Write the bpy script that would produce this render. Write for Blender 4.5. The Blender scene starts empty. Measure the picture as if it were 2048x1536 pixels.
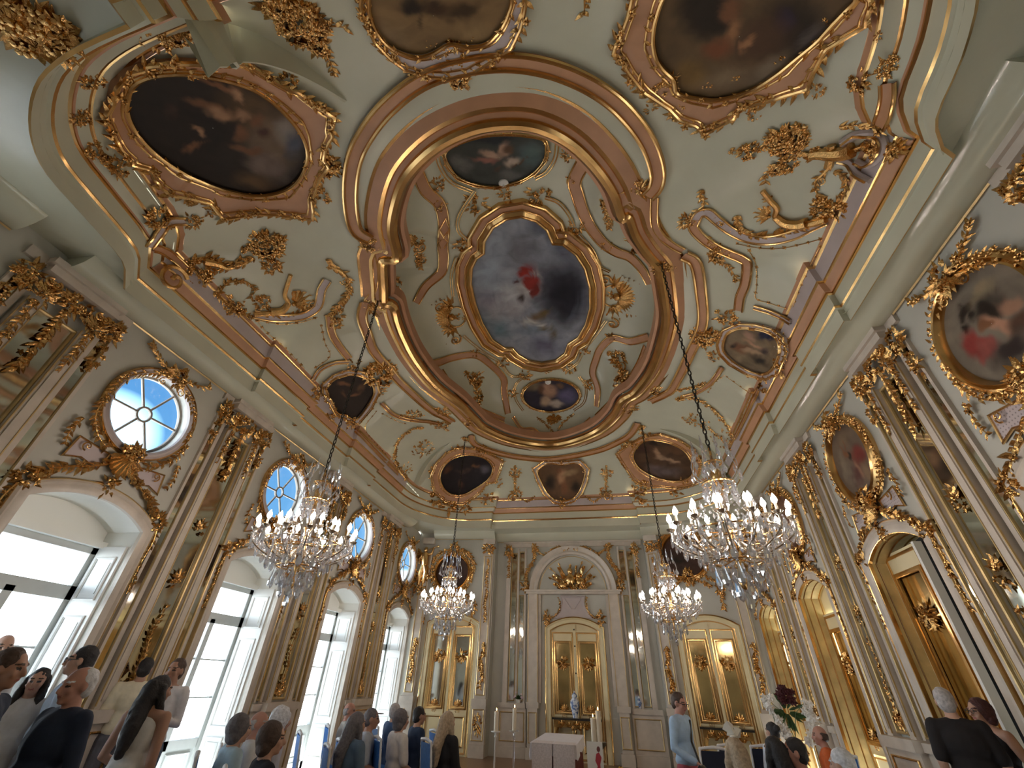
import bpy, bmesh, math, random
from mathutils import Vector, Matrix, noise
from mathutils.bvhtree import BVHTree
from mathutils.geometry import tessellate_polygon
random.seed(7)
PI = math.pi
V3 = Vector
SC = bpy.context.scene
COL = SC.collection

# ------------------------------------------------------------------ camera
CAM = V3((1.24, 0.0, 1.65))
FPX = 847.5
def _rot(pitch, yaw, roll):
    cp, sp, cy, sy, cr, sr = math.cos(pitch), math.sin(pitch), math.cos(yaw), math.sin(yaw), math.cos(roll), math.sin(roll)
    f = V3((sy * cp, cy * cp, sp)); r = V3((cy, -sy, 0)); u = r.cross(f)
    return cr * r + sr * u, -sr * r + cr * u, f
CR, CU, CF = _rot(math.radians(35.222), math.radians(-12.919), math.radians(2.363))
def ray(px, py):
    return (CR * ((px - 1024) / FPX) - CU * ((py - 768) / FPX) + CF)
def atX(px, py, X): d = ray(px, py); return CAM + d * ((X - CAM.x) / d.x)
def atY(px, py, Y): d = ray(px, py); return CAM + d * ((Y - CAM.y) / d.y)
def atZ(px, py, Z): d = ray(px, py); return CAM + d * ((Z - CAM.z) / d.z)
cd = bpy.data.cameras.new('camera'); cam = bpy.data.objects.new('camera', cd); COL.objects.link(cam)
cd.sensor_width = 36.0; cd.lens = 36.0 * FPX / 2048; cd.clip_start = 0.05; cd.clip_end = 400
mw = Matrix.Identity(4)
for i in range(3):
    mw[i][0], mw[i][1], mw[i][2], mw[i][3] = CR[i], CU[i], -CF[i], CAM[i]
cam.matrix_world = mw
SC.camera = cam

# ------------------------------------------------------------------ materials
MATS = {}
def mat(name, col, rough=0.5, metal=0.0, var=0.0, scale=6.0, bump=0.0, spec=0.5, emit=None, estr=0.0, bscale=None, coat=0.0, trans=0.0):
    if name in MATS: return MATS[name]
    m = bpy.data.materials.new(name); m.use_nodes = True
    nt = m.node_tree; b = nt.nodes['Principled BSDF']
    b.inputs['Base Color'].default_value = (*col, 1); b.inputs['Roughness'].default_value = rough
    b.inputs['Metallic'].default_value = metal; b.inputs['Specular IOR Level'].default_value = spec
    b.inputs['Coat Weight'].default_value = coat
    if trans: b.inputs['Transmission Weight'].default_value = trans
    if emit: b.inputs['Emission Color'].default_value = (*emit, 1); b.inputs['Emission Strength'].default_value = estr
    if var or bump:
        tc = nt.nodes.new('ShaderNodeTexCoord'); n = nt.nodes.new('ShaderNodeTexNoise')
        n.inputs['Scale'].default_value = scale; n.inputs['Detail'].default_value = 5
        nt.links.new(tc.outputs['Object'], n.inputs['Vector'])
        if var:
            r = nt.nodes.new('ShaderNodeValToRGB')
            lo = [max(0, c * (1 - var)) for c in col]; hi = [min(1, c * (1 + var)) for c in col]
            r.color_ramp.elements[0].position = 0.3; r.color_ramp.elements[1].position = 0.7
            r.color_ramp.elements[0].color = (*lo, 1); r.color_ramp.elements[1].color = (*hi, 1)
            nt.links.new(n.outputs['Fac'], r.inputs['Fac']); nt.links.new(r.outputs['Color'], b.inputs['Base Color'])
        if bump:
            bn = nt.nodes.new('ShaderNodeBump'); bn.inputs['Strength'].default_value = bump; bn.inputs['Distance'].default_value = 0.02
            src = n
            if bscale:
                src = nt.nodes.new('ShaderNodeTexNoise'); src.inputs['Scale'].default_value = bscale; src.inputs['Detail'].default_value = 4
                nt.links.new(tc.outputs['Object'], src.inputs['Vector'])
            nt.links.new(src.outputs['Fac'], bn.inputs['Height']); nt.links.new(bn.outputs['Normal'], b.inputs['Normal'])
    MATS[name] = m
    return m

SAGE = mat('sage_paint', (0.53, 0.535, 0.42), 0.30, var=0.07, scale=1.3, bump=0.03, bscale=9)
SAGEG = mat('glossy_sage_paint', (0.53, 0.535, 0.42), 0.17, var=0.05, scale=1.3, coat=.3)
SAGEW = mat('sage_wall_paint', (0.47, 0.465, 0.41), 0.45, var=0.06, scale=2.0)
STONE = mat('pale_mauve_stone', (0.54, 0.48, 0.41), 0.4, var=0.10, scale=5.0)
ROSE = mat('terracotta_paint', (0.43, 0.225, 0.12), 0.42, var=0.10, scale=3.0)
LILAC = mat('lilac_paint', (0.46, 0.40, 0.39), 0.45, var=0.06, scale=4.0)
GOLD = mat('gilding', (0.64, 0.38, 0.14), 0.19, 1.0, var=0.22, scale=9.0, bump=0.35, bscale=60)
GOLDS = mat('smooth_gilding', (0.70, 0.44, 0.18), 0.22, 1.0, var=0.14, scale=4.0)
GOLDP = mat('gold_paint', (0.54, 0.39, 0.18), 0.34, 0.55, var=0.15, scale=5.0)
CREAM = mat('cream_paint', (0.72, 0.62, 0.38), 0.42, var=0.05, scale=3.0)
WHITE = mat('white_paint', (0.80, 0.80, 0.76), 0.4, var=0.03, scale=3.0)
FRAMEG = mat('window_grey_paint', (0.48, 0.50, 0.48), 0.45, var=0.05)
MIRROR = mat('old_mirror', (0.62, 0.62, 0.56), 0.05, 1.0, var=0.12, scale=2.5)
DARKW = mat('dark_olive_wood', (0.085, 0.075, 0.05), 0.4, var=0.25, scale=8)
BLACK = mat('painted_black_void', (0.012, 0.012, 0.016), 0.9)
IRON = mat('dark_bronze_chain', (0.03, 0.026, 0.02), 0.45, 0.7)
def glass_mat(name, tint, gloss, fac):
    m = bpy.data.materials.new(name); m.use_nodes = True; nt = m.node_tree; nt.nodes.clear()
    o = nt.nodes.new('ShaderNodeOutputMaterial'); mx = nt.nodes.new('ShaderNodeMixShader')
    t = nt.nodes.new('ShaderNodeBsdfTransparent'); g = nt.nodes.new('ShaderNodeBsdfGlossy')
    t.inputs['Color'].default_value = (*tint, 1); g.inputs['Roughness'].default_value = gloss
    g.inputs['Color'].default_value = (0.95, 0.95, 1, 1)
    if fac is None:
        fr = nt.nodes.new('ShaderNodeFresnel'); fr.inputs['IOR'].default_value = 1.45; nt.links.new(fr.outputs[0], mx.inputs[0])
    else: mx.inputs[0].default_value = fac
    nt.links.new(t.outputs[0], mx.inputs[1]); nt.links.new(g.outputs[0], mx.inputs[2]); nt.links.new(mx.outputs[0], o.inputs['Surface'])
    MATS[name] = m
    return m
GLASS = glass_mat('window_glass', (0.97, 0.985, 1.0), 0.02, None)

# ------------------------------------------------------------------ mesh builder
class MB:
    def __init__(s): s.v = []; s.f = []; s.m = []
    def add(s, vs, fs, m=0):
        b = len(s.v); s.v += [tuple(p) for p in vs]; s.f += [tuple(b + i for i in f) for f in fs]; s.m += [m] * len(fs)
    def box(s, lo, hi, m=0, fn=None):
        (x0, y0, z0), (x1, y1, z1) = lo, hi
        vs = [V3((x, y, z)) for z in (z0, z1) for y in (y0, y1) for x in (x0, x1)]
        if fn: vs = [fn(*p) for p in vs]
        s.add(vs, [(0, 2, 3, 1), (4, 5, 7, 6), (0, 1, 5, 4), (2, 6, 7, 3), (0, 4, 6, 2), (1, 3, 7, 5)], m)
    def rings(s, R, closed=False, cap=True, loop=True, m=0):
        n = len(R[0]); vs = [p for r in R for p in r]; fs = []
        k = len(R)
        for i in range(k if closed else k - 1):
            a, b = i * n, ((i + 1) % k) * n
            for j in range(n if loop else n - 1):
                j2 = (j + 1) % n
                fs.append((a + j, a + j2, b + j2, b + j))
        if cap and not closed and loop:
            fs.append(tuple(reversed(range(n)))); fs.append(tuple(range((k - 1) * n, k * n)))
        s.add(vs, fs, m)
    def tube(s, pts, r, n=6, closed=False, m=0, cap=True):
        k = len(pts); pts = [V3(p) for p in pts]
        rr = r if isinstance(r, (list, tuple)) else [r] * k
        R = []; prev = None
        for i in range(k):
            t = (pts[(i + 1) % k] - pts[i - 1]) if closed else (pts[min(i + 1, k - 1)] - pts[max(i - 1, 0)])
            if t.length < 1e-9: t = V3((0, 0, 1))
            t.normalize()
            if prev is None:
                a = V3((0, 0, 1)) if abs(t.z) < 0.9 else V3((1, 0, 0)); u = a.cross(t).normalized()
            else:
                u = prev - t * prev.dot(t)
                u = u.normalized() if u.length > 1e-6 else t.orthogonal().normalized()
            prev = u; w = t.cross(u)
            R.append([pts[i] + (u * math.cos(2 * PI * j / n) + w * math.sin(2 * PI * j / n)) * rr[i] for j in range(n)])
        s.rings(R, closed, cap, True, m)
    def sweep(s, pts, nrm, prof, closed=False, m=0, loop=False, mats=None):
        """profile (across, up) swept along 3-D points that lie on a surface with normals"""
        k = len(pts); R = []
        for i in range(k):
            p = pts[i]
            d1 = (p - pts[i - 1]) if (closed or i > 0) else (pts[1] - p)
            d2 = (pts[(i + 1) % k] - p) if (closed or i < k - 1) else d1
            d1 = d1.normalized() if d1.length > 1e-9 else d2.normalized(); d2 = d2.normalized() if d2.length > 1e-9 else d1
            t = d1 + d2
            t = t.normalized() if t.length > 1e-6 else d1
            n = nrm[i]
            side = n.cross(t); side = side.normalized() if side.length > 1e-6 else t.orthogonal().normalized()
            c = max(0.5, abs(d1.dot(t)))
            R.append([p + side * (a / c) + n * h for a, h in prof])
        if mats is None: s.rings(R, closed, loop, loop, m)
        else:
            for j in range(len(prof) - 1):
                s.rings([[r[j], r[j + 1]] for r in R], closed, False, False, mats[j])
    def lathe(s, prof, n=16, c=(0, 0, 0), m=0, fn=None):
        R = [[V3((c[0] + r * math.cos(2 * PI * j / n), c[1] + r * math.sin(2 * PI * j / n), c[2] + z)) for j in range(n)] for r, z in prof]
        if fn: R = [[fn(p) for p in q] for q in R]
        s.rings(R, False, True, True, m)
    def ball(s, c, r, n=6, k=4, m=0, rot=None):
        if not isinstance(r, (list, tuple)): r = (r, r, r)
        c = V3(c); vs = []; fs = []
        for i in range(1, k):
            a = PI * i / k
            for j in range(n):
                b = 2 * PI * j / n
                p = V3((r[0] * math.sin(a) * math.cos(b), r[1] * math.sin(a) * math.sin(b), r[2] * math.cos(a)))
                vs.append(c + (rot @ p if rot else p))
        t = V3((0, 0, r[2])); vs.append(c + (rot @ t if rot else t)); vs.append(c - (rot @ t if rot else t))
        T = len(vs) - 2
        for i in range(k - 2):
            for j in range(n):
                fs.append((i * n + j, (i + 1) * n + j, (i + 1) * n + (j + 1) % n, i * n + (j + 1) % n))
        for j in range(n):
            fs.append((T, j, (j + 1) % n)); fs.append((T + 1, (k - 2) * n + (j + 1) % n, (k - 2) * n + j))
        s.add(vs, fs, m)
    def build(s, name, mats, parent=None, smooth=True, angle=40, world=True):
        me = bpy.data.meshes.new(name); me.from_pydata(s.v, [], s.f)
        if not isinstance(mats, (list, tuple)): mats = [mats]
        for q in mats: me.materials.append(q)
        if len(mats) > 1: me.polygons.foreach_set('material_index', [min(i, len(mats) - 1) for i in s.m])
        if smooth:
            me.polygons.foreach_set('use_smooth', [True] * len(s.f))
            me.update()
            try: me.set_sharp_from_angle(angle=math.radians(angle))
            except Exception: pass
        me.update()
        o = bpy.data.objects.new(name, me); COL.objects.link(o)
        if parent is not None:
            o.parent = parent
            if world and parent.type == 'EMPTY': o.matrix_parent_inverse = parent.matrix_basis.inverted()
        return o

# ------------------------------------------------------------------ object bookkeeping
LABELS = {}
def tag(o, label, cat, group=None, kind=None):
    o['label'] = label; o['category'] = cat
    if group: o['group'] = group
    if kind: o['kind'] = kind
    if label in LABELS and not (group and LABELS[label] == group): print('DUP LABEL', label)
    LABELS[label] = group or o.name
    return o
def thing(name, label, cat, loc=(0, 0, 0), rz=0.0, group=None):
    o = bpy.data.objects.new(name, None); COL.objects.link(o); o.empty_display_size = 0.1
    o.location = loc; o.rotation_euler = (0, 0, rz)
    return tag(o, label, cat, group)
def struct(o, label=None, cat=None):
    o['kind'] = 'structure'
    if label: o['label'] = label; o['category'] = cat or 'structure'
    return o
def sgroup(name, label, cat):
    o = bpy.data.objects.new(name, None); COL.objects.link(o); o.empty_display_size = 0.1
    return struct(o, label, cat)
def dup(root, loc=None, rz=None, label=None):
    r = root.copy(); COL.objects.link(r)
    if loc is not None: r.location = loc
    if rz is not None: r.rotation_euler = (0, 0, rz)
    if label: r['label'] = label; LABELS[label] = r.name
    for ch in root.children:
        c = ch.copy(); COL.objects.link(c); c.parent = r
        for g in ch.children:
            d = g.copy(); COL.objects.link(d); d.parent = c
    return r

# ------------------------------------------------------------------ 2-D helpers
def crom(P, per=6, closed=False):
    """Catmull-Rom through points of any dimension"""
    P = [V3((*p, 0)) if len(p) == 2 else V3(p) for p in P]; k = len(P); out = []
    for i in range(k if closed else k - 1):
        p1, p2 = P[i], P[(i + 1) % k]
        p0 = P[i - 1] if (closed or i > 0) else p1 * 2 - p2
        p3 = P[(i + 2) % k] if (closed or i < k - 2) else p2 * 2 - p1
        for j in range(per):
            t = j / per
            out.append(0.5 * ((2 * p1) + (p2 - p0) * t + (2 * p0 - 5 * p1 + 4 * p2 - p3) * t * t + (3 * p1 - p0 - 3 * p2 + p3) * t ** 3))
    if not closed: out.append(P[-1])
    return out
def ell(cx, cy, rx, ry, n=40, a0=0.0, a1=2 * PI, rot=0.0):
    full = abs(a1 - a0 - 2 * PI) < 1e-6; k = n if full else n + 1
    c, s = math.cos(rot), math.sin(rot); out = []
    for i in range(k):
        a = a0 + (a1 - a0) * i / n; x, y = rx * math.cos(a), ry * math.sin(a)
        out.append((cx + x * c - y * s, cy + x * s + y * c))
    return out
def arch(uc, hw, v0, sp, rise, n=14):
    """door outline from lower right counter-clockwise over a segmental arch to lower left"""
    if rise >= hw - 1e-6: pts = ell(uc, sp, hw, rise, n, 0, PI)
    else:
        r = (hw * hw + rise * rise) / (2 * rise); cy = sp + rise - r; a = math.asin(hw / r)
        pts = [(uc + r * math.sin(a - 2 * a * i / n), cy + r * math.cos(a - 2 * a * i / n)) for i in range(n + 1)]
    return [(uc + hw, v0)] + pts + [(uc - hw, v0)]

class Wall:
    """u along, v up, d out of the wall into the room"""
    def __init__(s, o, du, n): s.o = V3(o); s.du = V3(du).normalized(); s.n = V3(n).normalized(); s.h = 1 if s.du.cross(V3((0, 0, 1))).dot(s.n) > 0 else -1
    def __call__(s, u, v, d=0.0): return s.o + s.du * u + V3((0, 0, v)) + s.n * d
    def box(s, mb, u0, u1, v0, v1, d0, d1, m=0):
        mb.box((u0, v0, d0), (u1, v1, d1), m, lambda u, v, d: s(u, v, d))
    def sweep(s, mb, path, prof, closed=False, m=0, mats=None, loop=False):
        pts = [s(p[0], p[1]) for p in path]
        prof = [(a * s.h, b) for a, b in prof]
        mb.sweep(pts, [s.n] * len(pts), prof, closed, m, loop, mats)
    def hit(s, px, py, d=0.0):
        r = ray(px, py); o = s.o + s.n * d; t = (o - CAM).dot(s.n) / r.dot(s.n); return CAM + r * t
    def uv(s, px, py, d=0.0):
        p = s.hit(px, py, d) - s.o; return p.dot(s.du), p.z
def fill(mb, outline, holes, fn, m=0):
    """flat polygon with holes, fn maps (u, v) to a point"""
    loops = [[V3((p[0], p[1], 0)) for p in outline]] + [[V3((p[0], p[1], 0)) for p in h] for h in holes]
    flat = [p for l in loops for p in l]
    tri = tessellate_polygon(loops)
    mb.add([fn(p.x, p.y) for p in flat], [tuple(t) for t in tri], m)
def half(r, n=5): return [(-r * math.cos(PI * i / (n - 1)), r * math.sin(PI * i / (n - 1))) for i in range(n)]
RAIL = lambda r: [(-r, -0.004)] + half(r)[1:-1] + [(r, -0.004)]

# ------------------------------------------------------------------ gilt relief vocabulary
def leaf(mb, p, t, n, L, W, curl=0.5, m=0, k=5):
    t = t.normalized(); sd = n.cross(t)
    if sd.length < 1e-6: sd = t.orthogonal()
    sd.normalize(); vs = []; q = V3(p); a = 0.35; d = L / k
    prof = [0.35, 0.9, 0.62, 1.0, 0.55, 0.06] if k == 5 else [0.5, 1.0, 0.7, 0.08]
    for i in range(k + 1):
        w = W * prof[i] * 0.5; up = -t * math.sin(a) + n * math.cos(a)
        vs += [q - sd * w - up * w * 0.55, q + up * w * 0.25, q + sd * w - up * w * 0.55]
        q = q + (t * math.cos(a) + n * math.sin(a)) * d; a += curl * (i - 1) / k * 1.6 - 0.12
    fs = []
    for i in range(k):
        b = 3 * i; fs += [(b, b + 1, b + 4, b + 3), (b + 1, b + 2, b + 5, b + 4)]
    mb.add(vs, fs, m)
def rosette(mb, p, n, r, m=0, k=5, ph=None):
    n = n.normalized(); u = n.orthogonal().normalized(); w = n.cross(u); ph = random.random() * 6 if ph is None else ph
    mb.ball(V3(p) + n * r * 0.35, r * 0.34, 5, 3, m)
    for i in range(k):
        a = ph + 2 * PI * i / k; d = u * math.cos(a) + w * math.sin(a)
        leaf(mb, V3(p) + d * r * 0.15 + n * r * 0.1, d, n, r * 0.95, r * 0.75, 0.9, m, 3)
def scroll(mb, p, t, n, R, hand=1, turns=1.3, r0=None, m=0, k=22, tail=0.0):
    """C-scroll: begins at p heading t, curls in on itself"""
    t = t.normalized(); sd = n.cross(t).normalized() * hand; r0 = r0 or R * 0.17; pts = []; rr = []; c = V3(p) + sd * R
    for i in range(k + 1):
        f = i / k; a = -PI / 2 + 2 * PI * turns * f; q = R * (1 - 0.82 * f)
        pts.append(c + t * (q * math.cos(a)) + sd * (q * math.sin(a)) + n * (r0 * 0.8 + 0.3 * R * f * f)); rr.append(r0 * (1 - 0.5 * f))
    mb.tube(pts, rr, 5, m=m); mb.ball(pts[-1], r0 * 1.15, 6, 4, m)
def resample(pts, nrm, step):
    out = [(pts[0], nrm[0])]; acc = 0.0
    for i in range(1, len(pts)):
        a, b = pts[i - 1], pts[i]; L = (b - a).length
        if L < 1e-9: continue
        while acc + L >= step:
            f = (step - acc) / L; a = a.lerp(b, f); L = (b - a).length; acc = 0.0
            out.append((a.copy(), nrm[i]))
            if L < 1e-9: break
        acc += L
    return out
def rinceau(mb, pts, nrm, r=0.02, lf=0.1, step=0.09, flowers=0.2, both=True, m=0, taper=True, lift=0.0, stem=True):
    """leafy gilt stem along a path on a surface"""
    k = len(pts)
    if stem:
        rr = [r * (1 - 0.6 * i / k) if taper else r for i in range(k)]
        mb.tube([p + n * (rr[i] * 0.7 + lift) for i, (p, n) in enumerate(zip(pts, nrm))], rr, 5, m=m)
    S = resample(pts, nrm, step)
    for i, (p, n) in enumerate(S):
        t = (S[min(i + 1, len(S) - 1)][0] - S[max(i - 1, 0)][0])
        if t.length < 1e-9: continue
        t.normalize(); sd = n.cross(t).normalized(); q = p + n * (r + lift)
        for s in ((1, -1) if both else ((1,) if i % 2 else (-1,))):
            if random.random() < 0.85:
                d = (t * random.uniform(0.5, 1.1) + sd * s * random.uniform(0.5, 1.0))
                leaf(mb, q, d, n, lf * random.uniform(0.7, 1.25), lf * random.uniform(0.4, 0.6), random.uniform(0.4, 1.3), m, 3)
        if random.random() < flowers: rosette(mb, q + n * lf * 0.2 + sd * random.uniform(-.4, .4) * lf, n, lf * random.uniform(0.35, 0.5), m)
def bunch(mb, C, size, k=30, lf=0.12, flowers=0.45, m=0, spread=None, depth=0.5):
    """cluster of flowers and leaves; C = (point, normal, t, side) frame, size = half extents along t and side"""
    p, n, t, sd = C
    for i in range(k):
        a = random.random() * 2 * PI; q = math.sqrt(random.random())
        o = t * (size[0] * q * math.cos(a)) + sd * (size[1] * q * math.sin(a))
        h = lf * depth * (1.2 - q)
        if random.random() < flowers: rosette(mb, p + o + n * (h + 0.01), (n + o * 1.2 / max(size)).normalized(), lf * random.uniform(0.35, 0.6), m)
        else:
            d = o + t * random.uniform(-.3, .3) * size[0] + sd * random.uniform(-.3, .3) * size[1]
            if d.length < 1e-6: d = t
            leaf(mb, p + o * 0.8 + n * h * 0.6, d, n, lf * random.uniform(0.8, 1.4), lf * random.uniform(0.4, 0.65), random.uniform(0.3, 1.2), m, 3)
def shell(mb, p, n, t, L, W, k=9, m=0):
    """fan of curling plumes"""
    sd = n.cross(t).normalized()
    for i in range(k):
        a = (i / (k - 1) - 0.5) * 2.2; d = t * math.cos(a) + sd * math.sin(a) * W / L * 1.1
        leaf(mb, V3(p) + d * L * 0.12 + n * 0.015, d, n, L * (1 - 0.25 * abs(a)), L * 0.3, 1.3, m, 5)
    mb.ball(V3(p) + n * 0.03, L * 0.13, 6, 4, m)
def cloth(name, col, rough=.85): return mat('cloth_' + name, col, rough, var=.10, scale=14, bump=.15, bscale=25)
def bake(mb, name, mats, parent, voxel, smooth=4, rough=None):
    """closed overlapping shapes fused into one continuous surface"""
    o = mb.build(name, mats, None, True)
    r = o.modifiers.new('r', 'REMESH'); r.mode = 'VOXEL'; r.voxel_size = voxel; r.use_smooth_shade = True
    s = o.modifiers.new('s', 'SMOOTH'); s.factor = .5; s.iterations = smooth
    dg = bpy.context.evaluated_depsgraph_get(); me = bpy.data.meshes.new_from_object(o.evaluated_get(dg)); me.name = name
    old = o.data; o.modifiers.clear(); o.data = me; bpy.data.meshes.remove(old)
    if not isinstance(mats, (list, tuple)): mats = [mats]
    me.materials.clear()
    for q in mats: me.materials.append(q)
    if rough:
        N_ = [v.normal.copy() for v in me.vertices]; C_ = [v.co.copy() for v in me.vertices]
        me.vertices.foreach_set('co', [x for c, n in zip(C_, N_) for x in c + n * (noise.noise(c * rough[0]) * rough[1])])
    me.polygons.foreach_set('use_smooth', [True] * len(me.polygons)); me.update(); o.parent = parent
    return o
def limb(mb, pts, rad, n=10):
    """tapering limb with round ends"""
    P = []; R = []; pts = [V3(p) for p in pts]
    d0 = (pts[0] - pts[1]).normalized(); d1 = (pts[-1] - pts[-2]).normalized()
    for f in (.95, .6): P.append(pts[0] + d0 * rad[0] * f); R.append(rad[0] * math.sqrt(max(.02, 1 - f * f)))
    for i, p in enumerate(pts):
        P.append(p); R.append(rad[i])
        if i < len(pts) - 1: P.append(p.lerp(pts[i + 1], .5)); R.append((rad[i] + rad[i + 1]) / 2)
    for f in (.6, .95): P.append(pts[-1] + d1 * rad[-1] * f); R.append(rad[-1] * math.sqrt(max(.02, 1 - f * f)))
    mb.tube(P, R, n)
ARMS = {'down': ((.05, -.03, -.29), (.05, .05, -.54)), 'clasp': ((.07, -.04, -.28), (-.10, .20, -.42)), 'hold': ((.05, .0, -.28), (-.06, .24, -.20)), 'lap': ((.05, .04, -.27), (-.06, .27, -.38)), 'front': ((.06, -.02, -.28), (-.02, .22, -.40))}
def hand(mb, w, d, up, s, side):
    """palm, four bent fingers of different length and a thumb leaving the side of the palm"""
    d = d.normalized(); lat = d.cross(up); lat = lat.normalized() if lat.length > 1e-4 else V3((1, 0, 0)); nrm = lat.cross(d).normalized(); lat *= side
    k = w + d * .085 * s
    for q in (-.028, -.010, .010, .026): limb(mb, [w + lat * q * .6 * s, k + lat * q * s], [.016 * s, .013 * s], 7)
    for i, (q, L) in enumerate(((-.031, .058), (-.011, .072), (.010, .078), (.030, .070))):
        a = k + lat * q * s; b = a + (d * .55 - nrm * .25) * L * s; c = b + (d * .3 - nrm * .5) * L * .8 * s; limb(mb, [a, b, c], [.0105 * s, .0095 * s, .0075 * s], 6)
    a = w + d * .022 * s + lat * .026 * s; b = a + (d * .5 + lat * .75 - nrm * .2) * .045 * s; c = b + (d * .9 + lat * .1 - nrm * .3) * .038 * s; limb(mb, [a, b, c], [.014 * s, .011 * s, .009 * s], 6)
EYEM = mat('eye_dark', (.03, .02, .018), .3); SPEC = mat('spectacle_frame', (.02, .02, .022), .3)
SHOE = mat('black_shoe_leather', (.02, .018, .016), .4)
SKIN = {k: mat('skin_' + k, c, .55, var=.06, scale=8) for k, c in (('fair', (.50, .30, .22)), ('tan', (.40, .22, .15)), ('ruddy', (.48, .25, .19)))}
LIPS = mat('lips', (.36, .13, .11), .5)
HAIRC = {'black': (.016, .014, .016), 'brown': (.07, .042, .03), 'grey': (.30, .28, .28), 'white': (.68, .70, .74), 'blond': (.46, .36, .25), 'silver': (.44, .42, .42), 'saltpepper': (.13, .12, .13), 'auburn': (.08, .03, .032)}
HAIR = {k: mat('hair_' + k, c, .6, var=.25, scale=40, bump=.4, bscale=70) for k, c in HAIRC.items()}
def person(label, xy, face, H=1.72, pose='stand', skin='fair', hair=('short', 'brown'), top=('shirt', (.8, .8, .8), 'long'), bottom=('trousers', (.1, .1, .12)), arms=('down', 'down'), yaw=0, nod=0, stout=1.0, lean=0.0, glasses=False, extra=None, vox=.015):
    s = H / 1.72; t = thing('person', label, 'person', (xy[0], xy[1], 0), math.radians(face - 90)); sit = pose == 'sit'; dz = -.44 * s if sit else 0.0
    st = stout
    def T(x, y, z):   # upper body point with forward lean about the hips
        z = z * s; hz = .93 * s; a = lean; y = y * s + (math.sin(a) * (z - hz) if z > hz else 0); z2 = hz + (z - hz) * math.cos(a) if z > hz else z
        return V3((x * s, y, z2 + dz))
    hc = T(0, .02, 1.605); HR = Matrix.Rotation(math.radians(yaw), 3, 'Z') @ Matrix.Rotation(math.radians(-nod), 3, 'X')
    hp = lambda x, y, z: hc + HR @ (V3((x, y, z)) * s)
    sh = [T(q * .175 * (.5 + .5 * st), -.005, 1.41) for q in (1, -1)]
    joints = []
    for i, q in enumerate((1, -1)):
        e, w = ARMS[arms[i]]; up = lambda v, q=q, i=i: sh[i] + V3((v[0] * q, v[1], v[2])) * s
        joints.append((sh[i], up(e), up(w)))
    if sit: legs = [(V3((q * .095 * s, .02, .50)), V3((q * .13 * s, .43 * s, .50)), V3((q * .12 * s, .46 * s, .09)), V3((q * .125 * s, .62 * s, .035))) for q in (1, -1)]
    else: legs = [(V3((q * .09 * s, 0, .91 * s)), V3((q * .10 * s, .015, .50 * s)), V3((q * .10 * s, -.01, .09 * s)), V3((q * .12 * s, .15 * s, .035))) for q in (1, -1)]
    mb = MB()
    def B(c, r, rot=None): mb.ball(c, [x * s for x in r], 14, 10, 0, rot)
    # head: skull, jaw, chin, nose, brow, ears
    B(hp(0, -.008, .02), (.074, .094, .098), HR); B(hp(0, .026, -.045), (.056, .062, .07), HR); B(hp(0, .062, -.088), (.026, .024, .022), HR)
    limb(mb, [hp(0, .088, .012), hp(0, .108, -.028)], [.011 * s, .0155 * s], 8); limb(mb, [hp(-.04, .078, .028), hp(.04, .078, .028)], [.013 * s, .013 * s], 8)
    for q in (1, -1): B(hp(q * .077, -.008, -.008), (.012, .02, .032), HR); B(hp(q * .04, .062, -.025), (.024, .022, .024), HR)
    B(hp(0, .086, -.058), (.024, .012, .011), HR)
    limb(mb, [T(0, -.02, 1.42), hp(0, -.012, -.07)], [.062 * s, .052 * s], 12)
    B(T(0, 0, 1.29), (.165 * st, .105 * st, .19)); B(T(0, .01, 1.08), (.145 * st, .10 * st, .17)); B(V3((0, 0, .94 * s + dz)), (.16 * st, .115 * st, .12))
    limb(mb, [T(-.15, -.005, 1.40), T(0, -.01, 1.43), T(.15, -.005, 1.40)], [.058 * s, .07 * s, .058 * s])
    for i, q in enumerate((1, -1)):
        a, e, w = joints[i]; limb(mb, [a, e, w], [.052 * s, .042 * s, .028 * s]); d = (w - e).normalized(); hand(mb, w + d * .01, d, V3((0, 1, .3)) if arms[i] == 'down' else V3((0, 0, 1)), s * 1.05, -q if arms[i] == 'down' else -q)
        h, k, an, to = legs[i]; limb(mb, [h, k, an], [.085 * s, .056 * s, .036 * s]); limb(mb, [an, to], [.036 * s, .03 * s])
    body = bake(mb, 'body', [SKIN[skin], EYEM, LIPS, HAIR[hair[1]]], t, vox * .8, 3)
    for p in body.data.polygons:
        q = HR.transposed() @ (V3(p.center) - hc) / s
        if q.y > .04:
            if abs(abs(q.x) - .031) < .015 and abs(q.z - .006) < .007: p.material_index = 1
            elif abs(q.x) < .022 and abs(q.z + .058) < .008: p.material_index = 2
            elif abs(abs(q.x) - .033) < .02 and abs(q.z - .031) < .006: p.material_index = 3
    # clothing
    g = .017; mb = MB(); kind, col, slv = top
    B(T(0, 0, 1.285), (.165 * st + g, .105 * st + g, .19)); B(T(0, .01, 1.08), (.145 * st + g + .005, .10 * st + g + .008, .18)); B(V3((0, 0, (.95 if kind != 'shirt' or sit else 1.0) * s + dz)), (.16 * st + g, .115 * st + g, .13 if kind != 'shirt' or sit else .09))
    limb(mb, [T(-.16, -.005, 1.395), T(0, -.012, 1.418), T(.16, -.005, 1.395)] if slv != 'none' else [T(-.11, -.005, 1.385), T(0, -.012, 1.40), T(.11, -.005, 1.385)], [.07 * s, .08 * s, .07 * s] if slv != 'none' else [.06 * s, .075 * s, .06 * s])
    if slv != 'none':
        for a, e, w in joints:
            if slv == 'long': limb(mb, [a, e, e.lerp(w, .96)], [.066 * s, .056 * s, .042 * s])
            else: limb(mb, [a, a.lerp(e, .85)], [.068 * s, .062 * s])
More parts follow.
